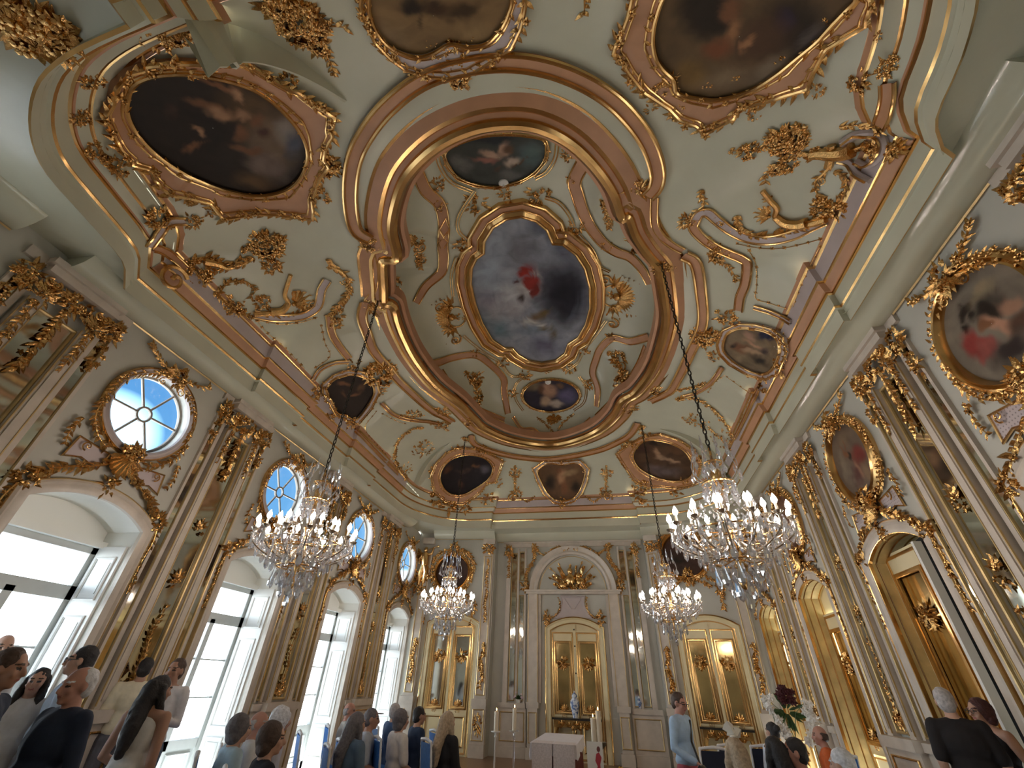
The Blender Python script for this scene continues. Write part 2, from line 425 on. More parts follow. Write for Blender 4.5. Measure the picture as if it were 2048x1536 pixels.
    if kind == 'dress':
        if sit:
            for q in legs: limb(mb, [q[0], q[1], q[1].lerp(q[2], .25)], [.12 * s, .095 * s, .085 * s])
        else: limb(mb, [V3((0, 0, .98 * s)), V3((0, 0, .7 * s)), V3((0, 0, .45 * s))], [.18 * s, .205 * s, .225 * s], 16)
    elif kind in ('jacket', 'loose') and not sit: limb(mb, [V3((-.05 * st, 0, .95 * s)), V3((-.06 * st, 0, .80 * s))], [.13 * st * s, .135 * st * s]); limb(mb, [V3((.05 * st, 0, .95 * s)), V3((.06 * st, 0, .80 * s))], [.13 * st * s, .135 * st * s])
    nm = {'dress': 'dress', 'jacket': 'jacket'}.get(kind, 'shirt')
    bake(mb, nm, cloth(label[:24], col), t, vox, 5, (9, .006))
    mb = MB(); limb(mb, [T(-.045, .0, 1.462), T(0, -.045, 1.475), T(.045, .0, 1.462), T(.03, .05, 1.44)], [.02 * s] * 4, 7)
    if slv != 'none': bake(mb, 'collar', cloth(label[:24], col), t, vox, 2)
    if kind != 'dress' or bottom[0] == 'trousers':
        mb = MB(); bcol = cloth(label[:20] + '_lower', bottom[1])
        B(V3((0, 0, .90 * s + dz)), (.165 * st + .012, .12 * st + .012, .12))
        for h, k, an, to in legs: limb(mb, [h, k, an + V3((0, 0, .03))], [.10 * s, .075 * s, .062 * s])
        bake(mb, 'trousers', bcol, t, vox, 4, (9, .005))
    for h, k, an, to in legs:
        mb = MB(); limb(mb, [an + V3((0, -.03, -.04)), to + V3((0, .04, .005))], [.042 * s, .036 * s]); bake(mb, 'shoe', SHOE, t, .02, 2)
    # hair
    mb = MB(); style, hcol = hair
    if style in ('short', 'long', 'bun', 'bob', 'curly', 'tail'):
        B(hp(0, -.022, .036), (.082, .098, .094), HR); B(hp(0, -.05, -.02), (.075, .065, .075), HR)
    if style == 'balding':
        B(hp(0, -.056, -.008), (.078, .056, .062), HR)
        for q in (1, -1): B(hp(q * .066, -.03, .0), (.016, .045, .05), HR)
    if style == 'receding':
        B(hp(0, -.036, .034), (.080, .086, .084), HR); B(hp(0, -.052, -.02), (.076, .06, .07), HR)
    if style in ('bob', 'curly'):
        k = 1.28 if style == 'curly' else 1.12; B(hp(0, -.035, .02), (.088 * k, .10 * k, .105 * k), HR); B(hp(0, -.05, -.06), (.088 * k, .07, .07), HR)
    if style == 'bun': B(hp(0, -.125, .05), (.05, .045, .05), HR)
    if style in ('long', 'tail'):
        limb(mb, [hp(0, -.07, .02), hp(0, -.10, -.12), T(.0, -.14 * st, 1.34), T(0, -.15 * st, 1.16)], [.085 * s, .085 * s, .075 * s, .04 * s] if style == 'long' else [.06 * s, .05 * s, .045 * s, .025 * s])
        if style == 'long':
            for q in (1, -1): limb(mb, [hp(q * .07, -.02, .03), hp(q * .088, .0, -.08), T(q * .09, .03, 1.40), T(q * .10, .07, 1.27)], [.035 * s, .036 * s, .036 * s, .022 * s])
    if style != 'bald': bake(mb, 'hair', HAIR[hcol], t, vox * .8, 2, (28, .012 if style == 'curly' else .006))
    if glasses:
        mb = MB()
        for q in (1, -1):
            mb.tube([hp(q * .033 + .024 * math.cos(a), .106, .004 + .019 * math.sin(a)) for a in [2 * PI * i / 14 for i in range(14)]], .0028, 5, True); mb.tube([hp(q * .057, .104, .01), hp(q * .08, .0, .01)], .0028, 5)
        mb.tube([hp(-.009, .108, .006), hp(.009, .108, .006)], .0028, 5); mb.build('glasses', SPEC, t, world=False)
    if extra: extra(t, hp, T, joints, s)
    return t
def hat(t, hp, T, J, s):
    mb = MB(); leaf(mb, hp(.01, -.03, .125), V3((-.3, .2, 1)), V3((0, -1, 0)), .13, .13, .8); leaf(mb, hp(.03, -.02, .12), V3((.8, .3, .5)), V3((0, -1, 0)), .12, .1, .9); mb.ball(hp(0, -.03, .125), (.035, .035, .015), 10, 5); mb.build('fascinator', WHITE, t, world=False)
def bag(t, hp, T, J, s):
    mb = MB(); c = J[0][2]; mb.ball(c + V3((.0, .06, -.16)), (.13, .07, .15), 12, 8); mb.tube([T(-.1, .08, 1.42), T(.05, .14, 1.2), c + V3((0, .05, -.03))], .012, 6); mb.build('shoulder_bag', SHOE, t, world=False)
def paper(t, hp, T, J, s):
    c = (J[0][2] + J[1][2]) / 2 + V3((0, .10, .03)); mb = MB(); mb.box((c.x - .09, c.y - .07, c.z), (c.x + .09, c.y + .07, c.z + .015)); mb.build('leaflet', WHITE, t, world=False)
def visor(t, hp, T, J, s):
    mb = MB(); mb.ball(hp(0, .10, .065), (.06, .06, .008), 12, 4); mb.build('cap_peak', cloth('grey cap', (.3, .3, .32)), t, world=False)
NAVY = (.012, .022, .05)
def at_head(px, py, d): v = ray(px, py) * d; return CAM + v
P = person
def standing(label, px, py, d, face, **k):
    h = at_head(px, py, d); return person(label, (h.x, h.y), face, (h.z) / 1.605 * 1.72, **k)
standing('man in a dark navy suit at the picture edge before the nearest window', 8, 1338, 2.9, 30, skin='tan', hair=('short', 'brown'), top=('jacket', NAVY, 'long'), bottom=('trousers', NAVY), vox=.012)
standing('bald man standing behind the navy suit by the nearest window', 2, 1297, 4.6, -20, hair=('balding', 'brown'), top=('shirt', (.5, .5, .52), 'long'))
standing('young woman with long dark hair and white blouse by the nearest window', 74, 1364, 4.1, -45, hair=('long', 'black'), top=('loose', (.72, .74, .78), 'long'), bottom=('trousers', (.6, .62, .66)), arms=('clasp', 'down'), vox=.012)
standing('man with thick dark hair and glasses half hidden behind the white haired man', 166, 1322, 4.2, 225, hair=('short', 'black'), top=('shirt', (.42, .52, .68), 'long'), glasses=True, vox=.012)
standing('stout older man with white hair in a dark navy shirt, hands joined', 160, 1372, 3.05, 262, skin='ruddy', hair=('receding', 'white'), top=('loose', NAVY, 'long'), bottom=('trousers', (.03, .035, .05)), arms=('clasp', 'clasp'), stout=1.22, nod=5, vox=.012)
standing('woman with long black hair in a white sleeveless dress, seen from behind', 316, 1382, 3.75, 100, skin='tan', hair=('long', 'black'), top=('dress', (.78, .78, .78), 'none'), arms=('down', 'front'), yaw=-25, vox=.012)
standing('man in white shirt and blue jeans holding a leaflet by the second window', 352, 1342, 5.0, 285, skin='tan', hair=('short', 'brown'), top=('shirt', (.74, .72, .74), 'long'), bottom=('trousers', (.10, .14, .20)), arms=('hold', 'hold'), extra=paper, vox=.012)
standing('man with black hair and cream shirt standing against the mirrored pilaster', 289, 1338, 5.6, 140, skin='tan', hair=('short', 'black'), top=('shirt', (.72, .66, .50), 'short'), bottom=('trousers', (.10, .10, .12)))
standing('man in pale blue shirt and pink trousers with a shoulder bag beside the altar', 1356, 1406, 5.6, 325, skin='ruddy', hair=('short', 'brown'), top=('shirt', (.42, .58, .78), 'long'), bottom=('trousers', (.42, .09, .12)), arms=('front', 'down'), glasses=True, extra=bag, nod=14)
standing('grey haired man in a black short sleeved shirt seen from behind', 1892, 1404, 4.5, 70, hair=('short', 'silver'), top=('loose', (.012, .010, .012), 'short'), bottom=('trousers', (.03, .03, .035)), stout=1.12, yaw=-10, vox=.012)
standing('woman with dark bobbed hair and glasses in a black sleeveless dress by the dark door', 1963, 1424, 4.6, 190, hair=('bob', 'auburn'), top=('dress', (.012, .010, .014), 'none'), arms=('front', 'clasp'), glasses=True, vox=.012)
SIT = []
def seated(label, px, py, face, z=1.17, **k):
    h = atZ(px, py, z); SIT.append((h.x, h.y, face)); H = (z + .44 * 1.0) / 1.605 * 1.72
    return person(label, (h.x, h.y), face, H, 'sit', arms=k.pop('arms', ('lap', 'lap')), **k)
seated('seated woman with grey brown hair in pale blue, leftmost of the rows', 477, 1458, 55, hair=('bob', 'saltpepper'), top=('shirt', (.45, .62, .74), 'short'))
seated('seated balding man in a white shirt next to the white haired woman', 514, 1448, 40, skin='ruddy', hair=('balding', 'silver'), top=('shirt', (.68, .69, .72), 'short'), bottom=('trousers', (.12, .10, .10)), yaw=-20)
seated('seated woman with dark brown hair in a black dress in the nearest row', 541, 1478, 50, hair=('bob', 'brown'), top=('dress', (.012, .013, .022), 'long'), yaw=-15)
seated('seated woman with fluffy white hair', 561, 1440, 45, hair=('curly', 'white'), top=('shirt', (.5, .5, .55), 'long'))
seated('seated grey haired man in a beige shirt before the third window', 697, 1422, 35, skin='ruddy', hair=('balding', 'grey'), top=('shirt', (.60, .57, .52), 'long'), bottom=('trousers', (.10, .06, .06)), yaw=-15)
seated('seated woman with long grey and dark hair behind the man in the cap', 712, 1449, 60, hair=('long', 'saltpepper'), top=('shirt', (.10, .16, .24), 'long'))
seated('seated man with dark hair and peaked cap in a pale grey shirt', 741, 1438, 25, skin='tan', hair=('short', 'saltpepper'), top=('shirt', (.40, .44, .50), 'short'), bottom=('trousers', (.05, .05, .06)), extra=visor)
seated('seated man with silver hair in a blue jacket before the farthest window', 789, 1424, 55, hair=('short', 'silver'), top=('jacket', (.06, .12, .26), 'long'))
seated('seated woman with dark grey bob and white top in the middle row', 801, 1440, 50, hair=('bob', 'saltpepper'), top=('shirt', (.70, .66, .62), 'short'), bottom=('trousers', (.03, .03, .04)))
seated('seated dark haired man in a navy suit next to the blond woman', 837, 1432, 45, skin='tan', hair=('short', 'black'), top=('jacket', (.015, .03, .07), 'long'), bottom=('trousers', (.012, .014, .02)))
seated('seated woman with long blond hair and black dress nearest the aisle', 895, 1444, 58, hair=('long', 'blond'), top=('dress', (.012, .012, .014), 'long'))
seated('seated fair haired woman wearing a white fascinator', 1472, 1506, 112, hair=('long', 'blond'), top=('shirt', (.5, .66, .82), 'short'), extra=hat)
seated('seated woman with dark hair bun and white blouse', 1546, 1464, 116, hair=('bun', 'black'), top=('shirt', (.62, .68, .78), 'short'))
seated('seated woman with long black hair in front of the dark bun', 1551, 1502, 118, hair=('long', 'black'), top=('shirt', (.05, .05, .08), 'long'))
seated('seated man with black hair and white collar turned aside', 1594, 1506, 150, skin='ruddy', hair=('short', 'black'), top=('jacket', (.03, .035, .07), 'long'), yaw=20)
seated('seated balding man in an orange polo shirt', 1643, 1472, 165, skin='ruddy', hair=('balding', 'brown'), top=('shirt', (.62, .13, .03), 'short'))
seated('seated person in lilac white at the bottom edge before the orange polo', 1690, 1533, 130, hair=('short', 'white'), top=('shirt', (.55, .52, .62), 'long'), z=1.16)
XL, XR, YF, YN = -5.12, 5.14, 15.0, -0.9
WT, FZ, CZ, OZ = 5.71, 5.70, 6.55, 7.5
LB = [1.0, 4.14, 7.27, 10.43, 13.56]
RB = [0.8, 3.9, 7.0, 10.13, 13.25]
LP = [2.57, 5.70, 8.85, 12.0]
RP = [2.35, 5.45, 8.57, 11.7]
HW, SPL, SPR, RISE = 0.72, 3.2, 3.3, 0.22
WL = Wall((XL, 0, 0), (0, 1, 0), (1, 0, 0))
WR = Wall((XR, 0, 0), (0, 1, 0), (-1, 0, 0))
WF = Wall((0, YF, 0), (1, 0, 0), (0, -1, 0))
WN = Wall((0, YN, 0), (1, 0, 0), (0, 1, 0))
def diag(a, b, c):
    a, b = V3((*a, 0)), V3((*b, 0)); du = (b - a); n = V3((-du.y, du.x, 0)).normalized()
    if (V3((*c, 0)) - a).dot(n) < 0: n = -n
    return Wall(a, du, n), du.length
WCL, LCL = diag((XL, 14.35), (-2.45, 14.62), (0, 7))
WCR, LCR = diag((2.45, 14.62), (XR, 14.05), (0, 7))
WNL, LNL = diag((XL, 0.05), (-2.45, -0.5), (0, 7))
WNR, LNR = diag((2.45, -0.5), (XR, -0.05), (0, 7))
PLAN = [(XL, 0.05), (-2.45, -0.5), (-2.45, YN), (2.45, YN), (2.45, -0.5), (XR, -0.05), (XR, 14.05), (2.45, 14.62), (2.45, YF), (-2.45, YF), (-2.45, 14.62), (XL, 14.35)]

# ------------------------------------------------------------------ floor
def floor_mat():
    m = bpy.data.materials.new('oak_parquet'); m.use_nodes = True; nt = m.node_tree; b = nt.nodes['Principled BSDF']
    tc = nt.nodes.new('ShaderNodeTexCoord'); br = nt.nodes.new('ShaderNodeTexBrick'); mp = nt.nodes.new('ShaderNodeMapping')
    mp.inputs['Rotation'].default_value = (0, 0, 0.785); mp.inputs['Scale'].default_value = (3.2, 3.2, 1)
    br.inputs['Color1'].default_value = (0.30, 0.17, 0.075, 1); br.inputs['Color2'].default_value = (0.21, 0.115, 0.05, 1); br.inputs['Mortar'].default_value = (0.05, 0.03, 0.015, 1)
    br.inputs['Mortar Size'].default_value = 0.012; br.inputs['Brick Width'].default_value = 1.0; br.inputs['Row Height'].default_value = 0.25
    nt.links.new(tc.outputs['Object'], mp.inputs['Vector']); nt.links.new(mp.outputs['Vector'], br.inputs['Vector']); nt.links.new(br.outputs['Color'], b.inputs['Base Color'])
    b.inputs['Roughness'].default_value = 0.3
    return m
mb = MB(); fill(mb, [(p[0], p[1]) for p in PLAN], [], lambda u, v: V3((u, v, 0)))
struct(mb.build('floor', floor_mat(), smooth=False), 'polished oak parquet floor of the hall', 'floor')
# ground and pale building outside the windows
mb = MB(); mb.box((-60, -40, -4.2), (-5.95, 60, -4.0)); OUTG = mat('sunlit_gravel_outside', (0.60, 0.62, 0.63), 0.9, var=0.1)
struct(mb.build('ground_outside', OUTG, smooth=False), 'pale gravel courtyard outside the tall windows', 'ground')

# ------------------------------------------------------------------ walls
def wall_mesh(name, W, u0, u1, holes, label, top=6.2, m=SAGEW, extra=None):
    mb = MB(); ol = [(u0, 0), (u1, 0), (u1, top), (u0, top)]
    # doors touch the floor: run the outline around them, round holes stay holes
    doors = sorted([h for h in holes if min(p[1] for p in h) < 0.01], key=lambda h: min(p[0] for p in h)); rounds = [h for h in holes if h not in doors]
    path = [(u0, 0)]
    for h in doors: path += list(reversed(h))
    path += [(u1, 0), (u1, top), (u0, top)]
    fill(mb, path, rounds, lambda u, v: W(u, v, 0))
    o = mb.build(name, m, smooth=False); struct(o, label, 'wall'); return o, mb
def reveal(mb, W, hole, depth, m=0, closed=False):
    pts = hole; R = [[W(u, v, 0), W(u, v, -depth)] for u, v in pts]
    mb.rings(R, closed, False, False, m)
holesL = [arch(y, HW, 0, SPL, RISE) for y in LB] + [ell(y, 4.70, 0.57, 0.57, 40) for y in LB]
wl, m1 = wall_mesh('wall_left', WL, 0.05, 14.35, holesL, 'long panelled wall pierced by French windows and round windows')
holesR = [arch(y, HW, 0, SPR, RISE) for y in RB]
wr, m2 = wall_mesh('wall_right', WR, -0.05, 14.05, holesR, 'long panelled wall with gilt doors and painted ovals')
wf, m3 = wall_mesh('wall_back', WF, -2.45, 2.45, [], 'recessed end wall with the arched niche')
wn, m4 = wall_mesh('wall_front', WN, -2.45, 2.45, [], 'plain end wall behind the photographer')
SH = []   # shell for ray hits
for nm, W, L, lb in (('wall_corner_left', WCL, LCL, 'corner wall with gilt door beside the last window'), ('wall_corner_right', WCR, LCR, 'corner wall with gilt mirror door opposite the windows'), ('wall_near_left', WNL, LNL, 'near corner wall beside the first window'), ('wall_near_right', WNR, LNR, 'near corner wall by the first gilt door')):
    mb = MB(); fill(mb, [(0, 0), (L, 0), (L, 6.2), (0, 6.2)], [], lambda u, v: W(u, v)); struct(mb.build(nm, SAGEW, smooth=False), lb, 'wall')
for k, (a, b) in enumerate((((-2.45, 14.62), (-2.45, YF)), ((2.45, 14.62), (2.45, YF)), ((-2.45, -0.5), (-2.45, YN)), ((2.45, -0.5), (2.45, YN)))):
    mb = MB(); mb.add([(a[0], a[1], 0), (b[0], b[1], 0), (b[0], b[1], 6.4), (a[0], a[1], 6.4)], [(0, 1, 2, 3)])
    struct(mb.build('wall_return_%d' % (k + 1), SAGEW, smooth=False), ['short return wall at the left of the niche recess', 'short return wall at the right of the niche recess', 'short return wall behind at left', 'short return wall behind at right'][k], 'wall')

# ------------------------------------------------------------------ cornice outline
def qell(cx, cy, rx, ry, a0, a1, n=18): return [(cx + rx * math.cos(a0 + (a1 - a0) * i / n), cy + ry * math.sin(a0 + (a1 - a0) * i / n)) for i in range(n + 1)]
fx, fxr = -4.62, 4.64
def jogs(x, ys, s, up):
    out = []
    for y in (ys if up else reversed(ys)):
        a, b = (y - 0.62, y + 0.62) if up else (y + 0.62, y - 0.62)
        out += [(x, a), (x + s, a), (x + s, b), (x, b)]
    return out
F = []
F += [(fxr, 2.7)] + jogs(fxr, [y for y in RP if 3 < y < 11], -0.08, True) + qell(2.85, 11.2, fxr - 2.85, 2.0, 0, PI / 2) + [(2.3, 13.2), (2.3, 13.36)]
F += [(-2.3, 13.36), (-2.3, 13.2)] + qell(-2.85, 11.2, 1.77, 2.0, PI / 2, PI) + jogs(fx, [y for y in LP if 3 < y < 11], 0.08, False) + [(fx, 2.7)]
F += [(p.x, p.y) for p in crom([(-4.5, 2.6), (-4.2, 2.3), (-4.06, 1.75), (-3.95, 1.28), (-3.75, 1.0), (-3.45, .77), (-3.1, .60), (-2.7, .51), (-2.3, .47)], 3)] + [(-2.0, .45), (-2.0, .3), (2.0, .3), (2.0, .45)]
F += [(p.x, p.y) for p in crom([(2.4, .47), (2.9, .52), (3.4, .68), (3.8, .98), (4.1, 1.42), (4.24, 1.85), (4.3, 2.3), (4.5, 2.6)], 3)]
FP = [V3((x, y, 0)) for x, y in F]; UPN = [V3((0, 0, 1))] * len(FP)
prof = [(-0.04, 5.84), (-0.03, 5.70), (0.0, 5.68), (0.0, 5.885), (0.03, 5.895), (0.045, 5.92), (0.03, 5.945), (0.02, 5.955), (0.035, 6.135), (0.06, 6.145), (0.06, 6.165), (0.075, 6.175), (0.13, 6.27), (0.14, 6.29), (0.155, 6.30), (0.20, 6.50), (0.215, 6.515), (0.225, 6.53), (0.26, 6.60)]
cm = [SAGE, GOLDP, SAGE, SAGE, GOLDS, GOLDS, SAGE, SAGE, ROSE, GOLDS, GOLDS, ROSE, GOLDS, GOLDS, LILAC, LILAC, GOLDS, ROSE]
idx = [0, 1, 0, 1, 1, 1, 0, 0, 2, 1, 1, 2, 1, 1, 3, 1, 1, 2]
idx = [0, 1, 0, 0, 1, 1, 0, 0, 1, 1, 2, 0, 1, 1, 0, 1, 1, 2]
mb = MB(); mb.sweep(FP, UPN, prof, True, mats=idx)
corn = mb.build('cornice', [SAGE, GOLDS, ROSE, LILAC], angle=35); struct(corn, 'banded green, rose and gilt cornice around the vault', 'cornice')
SH.append(mb)
for k, (pts, lb) in enumerate((([(fxr, 2.75)] + jogs(fxr, [y for y in RP if 3 < y < 11], -0.08, True) + [(fxr, 11.15)], 'rose and lilac gilt edged strip above the door side cornice'), ([(fx, 11.15)] + jogs(fx, [y for y in LP if 3 < y < 11], 0.08, False) + [(fx, 2.75)], 'rose and lilac gilt edged strip above the window side cornice'), ([(2.25, 13.36), (-2.25, 13.36)], 'rose and lilac gilt edged strip above the far cornice'))):
    P = [V3((x, y, 0)) for x, y in pts]; mb = MB(); mb.sweep(P, [V3((0, 0, 1))] * len(P), [(a + .014, z - .008) for a, z in prof[9:18]], False, mats=[1, 2, 2, 1, 1, 3, 1, 1]); struct(mb.build('trim_%d' % (11 + k), [SAGE, GOLDS, ROSE, LILAC], angle=35), lb, 'moulding'); SH.append(mb)
# torus roll on top of the walls (pieces with gaps in the corners) and the soffit above it
tor = [(0.0, 5.72), (0.03, 5.685), (0.12, 5.66), (0.25, 5.675), (0.36, 5.73), (0.43, 5.80), (0.46, 5.86)]
def roll(name, pts, label):
    mb = MB(); P = [V3((*p, 0)) for p in pts]; mb.sweep(P, [V3((0, 0, 1))] * len(P), [(a, h) for a, h in tor] + [(0, 5.86)], False, 0, True)
    mb.sweep(P, [V3((0, 0, 1))] * len(P), [(0.0, 5.69), (0.03, 5.665), (0.05, 5.69)], False, 1, True)
    struct(mb.build(name, [SAGEG, GOLDP]), label, 'moulding'); SH.append(mb)
roll('trim_1', [(XL, 12.9), (XL, 2.25)], 'rounded green roll moulding along the window wall')
roll('trim_2', [(XR, 2.0), (XR, 12.7)], 'rounded green roll moulding along the gilt door wall')
roll('trim_3', [(2.45, YF), (-2.45, YF)], 'rounded green roll moulding above the niche')
roll('trim_4', [(-2.45, 14.62), (-4.55, 14.62 - 2.1 * 0.101)], 'rounded green roll moulding above the corner door near the last window')
roll('trim_5', [(4.6, 14.05 + 0.54 * 0.212), (2.45, 14.62)], 'rounded green roll moulding above the corner mirror door')
roll('trim_6', [(XL, 1.7), (XL, 0.1)], 'rounded green roll moulding near the photographer, window side')
roll('trim_7', [(XR, 0.1), (XR, 1.45)], 'rounded green roll moulding near the photographer, door side')
CC = V3((0.2, 6.8, 0))
def polyhit(poly, a):
    d = (math.cos(a), math.sin(a)); best = None
    for i in range(len(poly)):
        p, q = poly[i - 1], poly[i]; ex, ey = q[0] - p[0], q[1] - p[1]; den = d[0] * ey - d[1] * ex
        if abs(den) < 1e-12: continue
        t = ((p[0] - CC.x) * ey - (p[1] - CC.y) * ex) / den; s = ((p[0] - CC.x) * d[1] - (p[1] - CC.y) * d[0]) / den
        if t > 0 and -1e-9 <= s <= 1 + 1e-9 and (best is None or t > best): best = t
    return V3((CC.x + d[0] * best, CC.y + d[1] * best, 0))
NA = 288; ANG = [2 * PI * i / NA for i in range(NA)]
mb = MB(); R = []
for a in ANG:
    f, w = polyhit(F, a), polyhit(PLAN, a); R.append([V3((w.x, w.y, 5.88)), V3((f.x, f.y, 5.80))])
mb.rings(R, True, False, False); struct(mb.build('ceiling_soffit', SAGE, smooth=False), 'green soffit between walls and cornice', 'ceiling'); SH.append(mb)
roll('trim_10', [(-2.6, -.47), (-4.7, -.04)], 'rounded green roll moulding in the near corner, window side')
for w, u0, u1 in ((WNL, 0, LNL), (WNR, 0, LNR), (WL, 0.05, 14.35), (WR, -0.05, 14.05), (WF, -2.45, 2.45), (WCL, 0, LCL), (WCR, 0, LCR)):
    mb = MB(); mb.add([w(u0, 0), w(u1, 0), w(u1, 6.2), w(u0, 6.2)], [(0, 1, 2, 3)]); SH.append(mb)

# ------------------------------------------------------------------ vault with the oval opening
OV_PX = [(793, 513), (782, 455), (793, 393), (817, 342), (871, 290), (940, 256), (1008, 244), (1076, 250), (1141, 282), (1193, 333), (1227, 384), (1243, 430), (1257, 431), (1271, 468), (1296, 505), (1318, 530), (1322, 545), (1329, 591), (1333, 639), (1322, 690), (1302, 742), (1271, 783), (1252, 795), (1240, 806), (1227, 831), (1193, 861), (1141, 882), (1090, 889), (1022, 878), (970, 856), (950, 838), (919, 807), (871, 769), (830, 718), (806, 673), (793, 639), (785, 612), (768, 603), (766, 575), (764, 545), (766, 517)]
OVW = [atZ(x, y, OZ) for x, y in OV_PX]
OVS = crom([(p.x, p.y) for p in OVW], 4, True)
OVP = [(p.x, p.y) for p in OVS]
CEDGE = []
for i, p in enumerate(FP):
    t = (FP[(i + 1) % len(FP)] - FP[i - 1]).normalized(); nn = V3((-t.y, t.x, 0)); q = p + nn * 0.255; CEDGE.append((q.x, q.y))
VO = [polyhit(OVP, a) for a in ANG]; VE = [polyhit(CEDGE, a) for a in ANG]
def vz(t): return 6.585 + (OZ - 6.585) * math.sin(t * PI / 2) ** 0.85
mb = MB(); KV = 18; R = []
for i in range(NA): R.append([V3((VE[i].x + (VO[i].x - VE[i].x) * (k / KV), VE[i].y + (VO[i].y - VE[i].y) * (k / KV), vz(k / KV))) for k in range(KV + 1)])
mb.rings(R, True, False, False); vault = mb.build('ceiling', SAGE, angle=60); struct(vault, 'coved sage green vault of the hall', 'ceiling'); SH.append(mb)
DZ = 1.1
def dz(r): return OZ + 0.5 + DZ * (max(0.0, 1 - r ** 2.3)) ** (1 / 2.3)
mb = MB(); R = []
for i in range(NA):
    o = VO[i] - CC; row = [V3((VO[i].x, VO[i].y, OZ)), V3((VO[i].x, VO[i].y, OZ + 0.5))]
    for k in range(1, 25):
        q = 1 - (k / 24) ** 1.5 * 0.985; p = CC + o * q; row.append(V3((p.x, p.y, dz(q))))
    R.append(row)
mb.rings(R, True, False, False); mb.add([r[-1] for r in R], [tuple(range(NA))])
struct(mb.build('ceiling_dome', SAGE, angle=60), 'oval dome rising inside the gilt rim', 'ceiling'); SH.append(mb)

# ------------------------------------------------------------------ rays onto the shell
BV, BF = [], []
for q in SH:
    b = len(BV); BV += [V3(p) for p in q.v]; BF += [tuple(b + i for i in f) for f in q.f]
BVH = BVHTree.FromPolygons(BV, BF)
def hit(px, py):
    d = ray(px, py).normalized(); h = BVH.ray_cast(CAM, d, 60)
    if h[0] is None: return CAM + d * 10, -d
    n = h[1]
    return h[0], (n if n.dot(d) < 0 else -n)
def trace(px, per=5, closed=False, smooth=True, lift=0.0):
    P = crom(px, per, closed) if smooth else [V3((x, y, 0)) for x, y in px]
    if not smooth and per > 1:
        Q = []; k = len(P)
        for i in range(k if closed else k - 1):
            for j in range(per): Q.append(P[i].lerp(P[(i + 1) % k], j / per))
        if not closed: Q.append(P[-1])
        P = Q
    H = [hit(p.x, p.y) for p in P]; pts = [h[0] for h in H]; nr = [h[1] for h in H]
    k = len(nr); sm = []
    for i in range(k):
        s = V3((0, 0, 0))
        for j in (-2, -1, 0, 1, 2): s += nr[(i + j) % k] if closed else nr[min(max(i + j, 0), k - 1)]
        sm.append(s.normalized())
    return [p + n * lift for p, n in zip(pts, sm)], sm

# ------------------------------------------------------------------ light and sky
def env():
    w = bpy.data.worlds.new('sky'); SC.world = w; w.use_nodes = True; nt = w.node_tree; bg = nt.nodes['Background']
    tc = nt.nodes.new('ShaderNodeTexCoord'); sp = nt.nodes.new('ShaderNodeSeparateXYZ'); rp = nt.nodes.new('ShaderNodeValToRGB')
    nt.links.new(tc.outputs['Generated'], sp.inputs[0]); nt.links.new(sp.outputs['Z'], rp.inputs['Fac'])
    e = rp.color_ramp.elements; e[0].position = 0.0; e[0].color = (0.86, 0.95, 1.0, 1); e[1].position = 0.5; e[1].color = (0.007, 0.024, 0.055, 1)
    x = e.new(0.13); x.color = (0.80, 0.93, 1.0, 1); x = e.new(0.19); x.color = (0.015, 0.040, 0.070, 1)
    # bright glow spot added to the sky colour, seen through the nearest round window
    dt = nt.nodes.new('ShaderNodeVectorMath'); dt.operation = 'DOT_PRODUCT'; dt.inputs[1].default_value = tuple(ray(196, 872).normalized())
    r2 = nt.nodes.new('ShaderNodeValToRGB'); q = r2.color_ramp.elements; q[0].position = .996; q[0].color = (0, 0, 0, 1); q[1].position = .9999; q[1].color = (.14, .22, .24, 1); x = q.new(.9985); x.color = (.0, .022, .036, 1)
    ad = nt.nodes.new('ShaderNodeMix'); ad.data_type = 'RGBA'; ad.blend_type = 'ADD'; ad.inputs['Factor'].default_value = 1
    nt.links.new(tc.outputs['Generated'], dt.inputs[0]); nt.links.new(dt.outputs['Value'], r2.inputs['Fac']); nt.links.new(rp.outputs['Color'], ad.inputs['A']); nt.links.new(r2.outputs['Color'], ad.inputs['B'])
    nt.links.new(ad.outputs['Result'], bg.inputs['Color']); bg.inputs['Strength'].default_value = SKY
SKY = 17.0
env()
def portal(name, c, sx, sz):
    l = bpy.data.lights.new(name, 'AREA'); l.shape = 'RECTANGLE'; l.size = sx; l.size_y = sz; l.cycles.is_portal = True
    o = bpy.data.objects.new(name, l); COL.objects.link(o); o.location = c; o.rotation_euler = (0, -PI / 2, 0)
    return o
for y in LB:
    portal('window_light_portal', (XL - 0.62, y, 1.85), 2.6, 1.3)
    portal('oculus_light_portal', (XL - 0.2, y, 4.70), 1.14, 1.14)
sl = bpy.data.lights.new('sun', 'SUN'); sl.energy = 45; sl.angle = .01; sl.color = (1, .99, .97); so = bpy.data.objects.new('sun', sl); COL.objects.link(so); so.rotation_euler = (0, math.radians(28), math.radians(25))
SC.view_settings.view_transform = 'Standard'; SC.view_settings.look = 'None'; SC.view_settings.gamma = 1; SC.view_settings.exposure = -0.3
SC.view_settings.use_curve_mapping = False
SC.cycles.sample_clamp_indirect = 6.0
AMBER = mat('gold_reflection_mirror', (0.60, 0.44, 0.20), 0.10, 1.0, var=0.25, scale=2.0)  # warm tint puts the reflected gold into the mirror's own colour
OCHRE = mat('ochre_gilt_panel', (.58, .44, .20), .35, .25, var=.2, scale=5)
CURT = mat('white_reveal_paint', (0.86, 0.86, 0.80), 0.5)
GREYW = mat('bronze_glazing_bar', (0.22, 0.20, 0.17), 0.5)
def rect(u0, u1, v0, v1): return [(u0, v0), (u1, v0), (u1, v1), (u0, v1)]
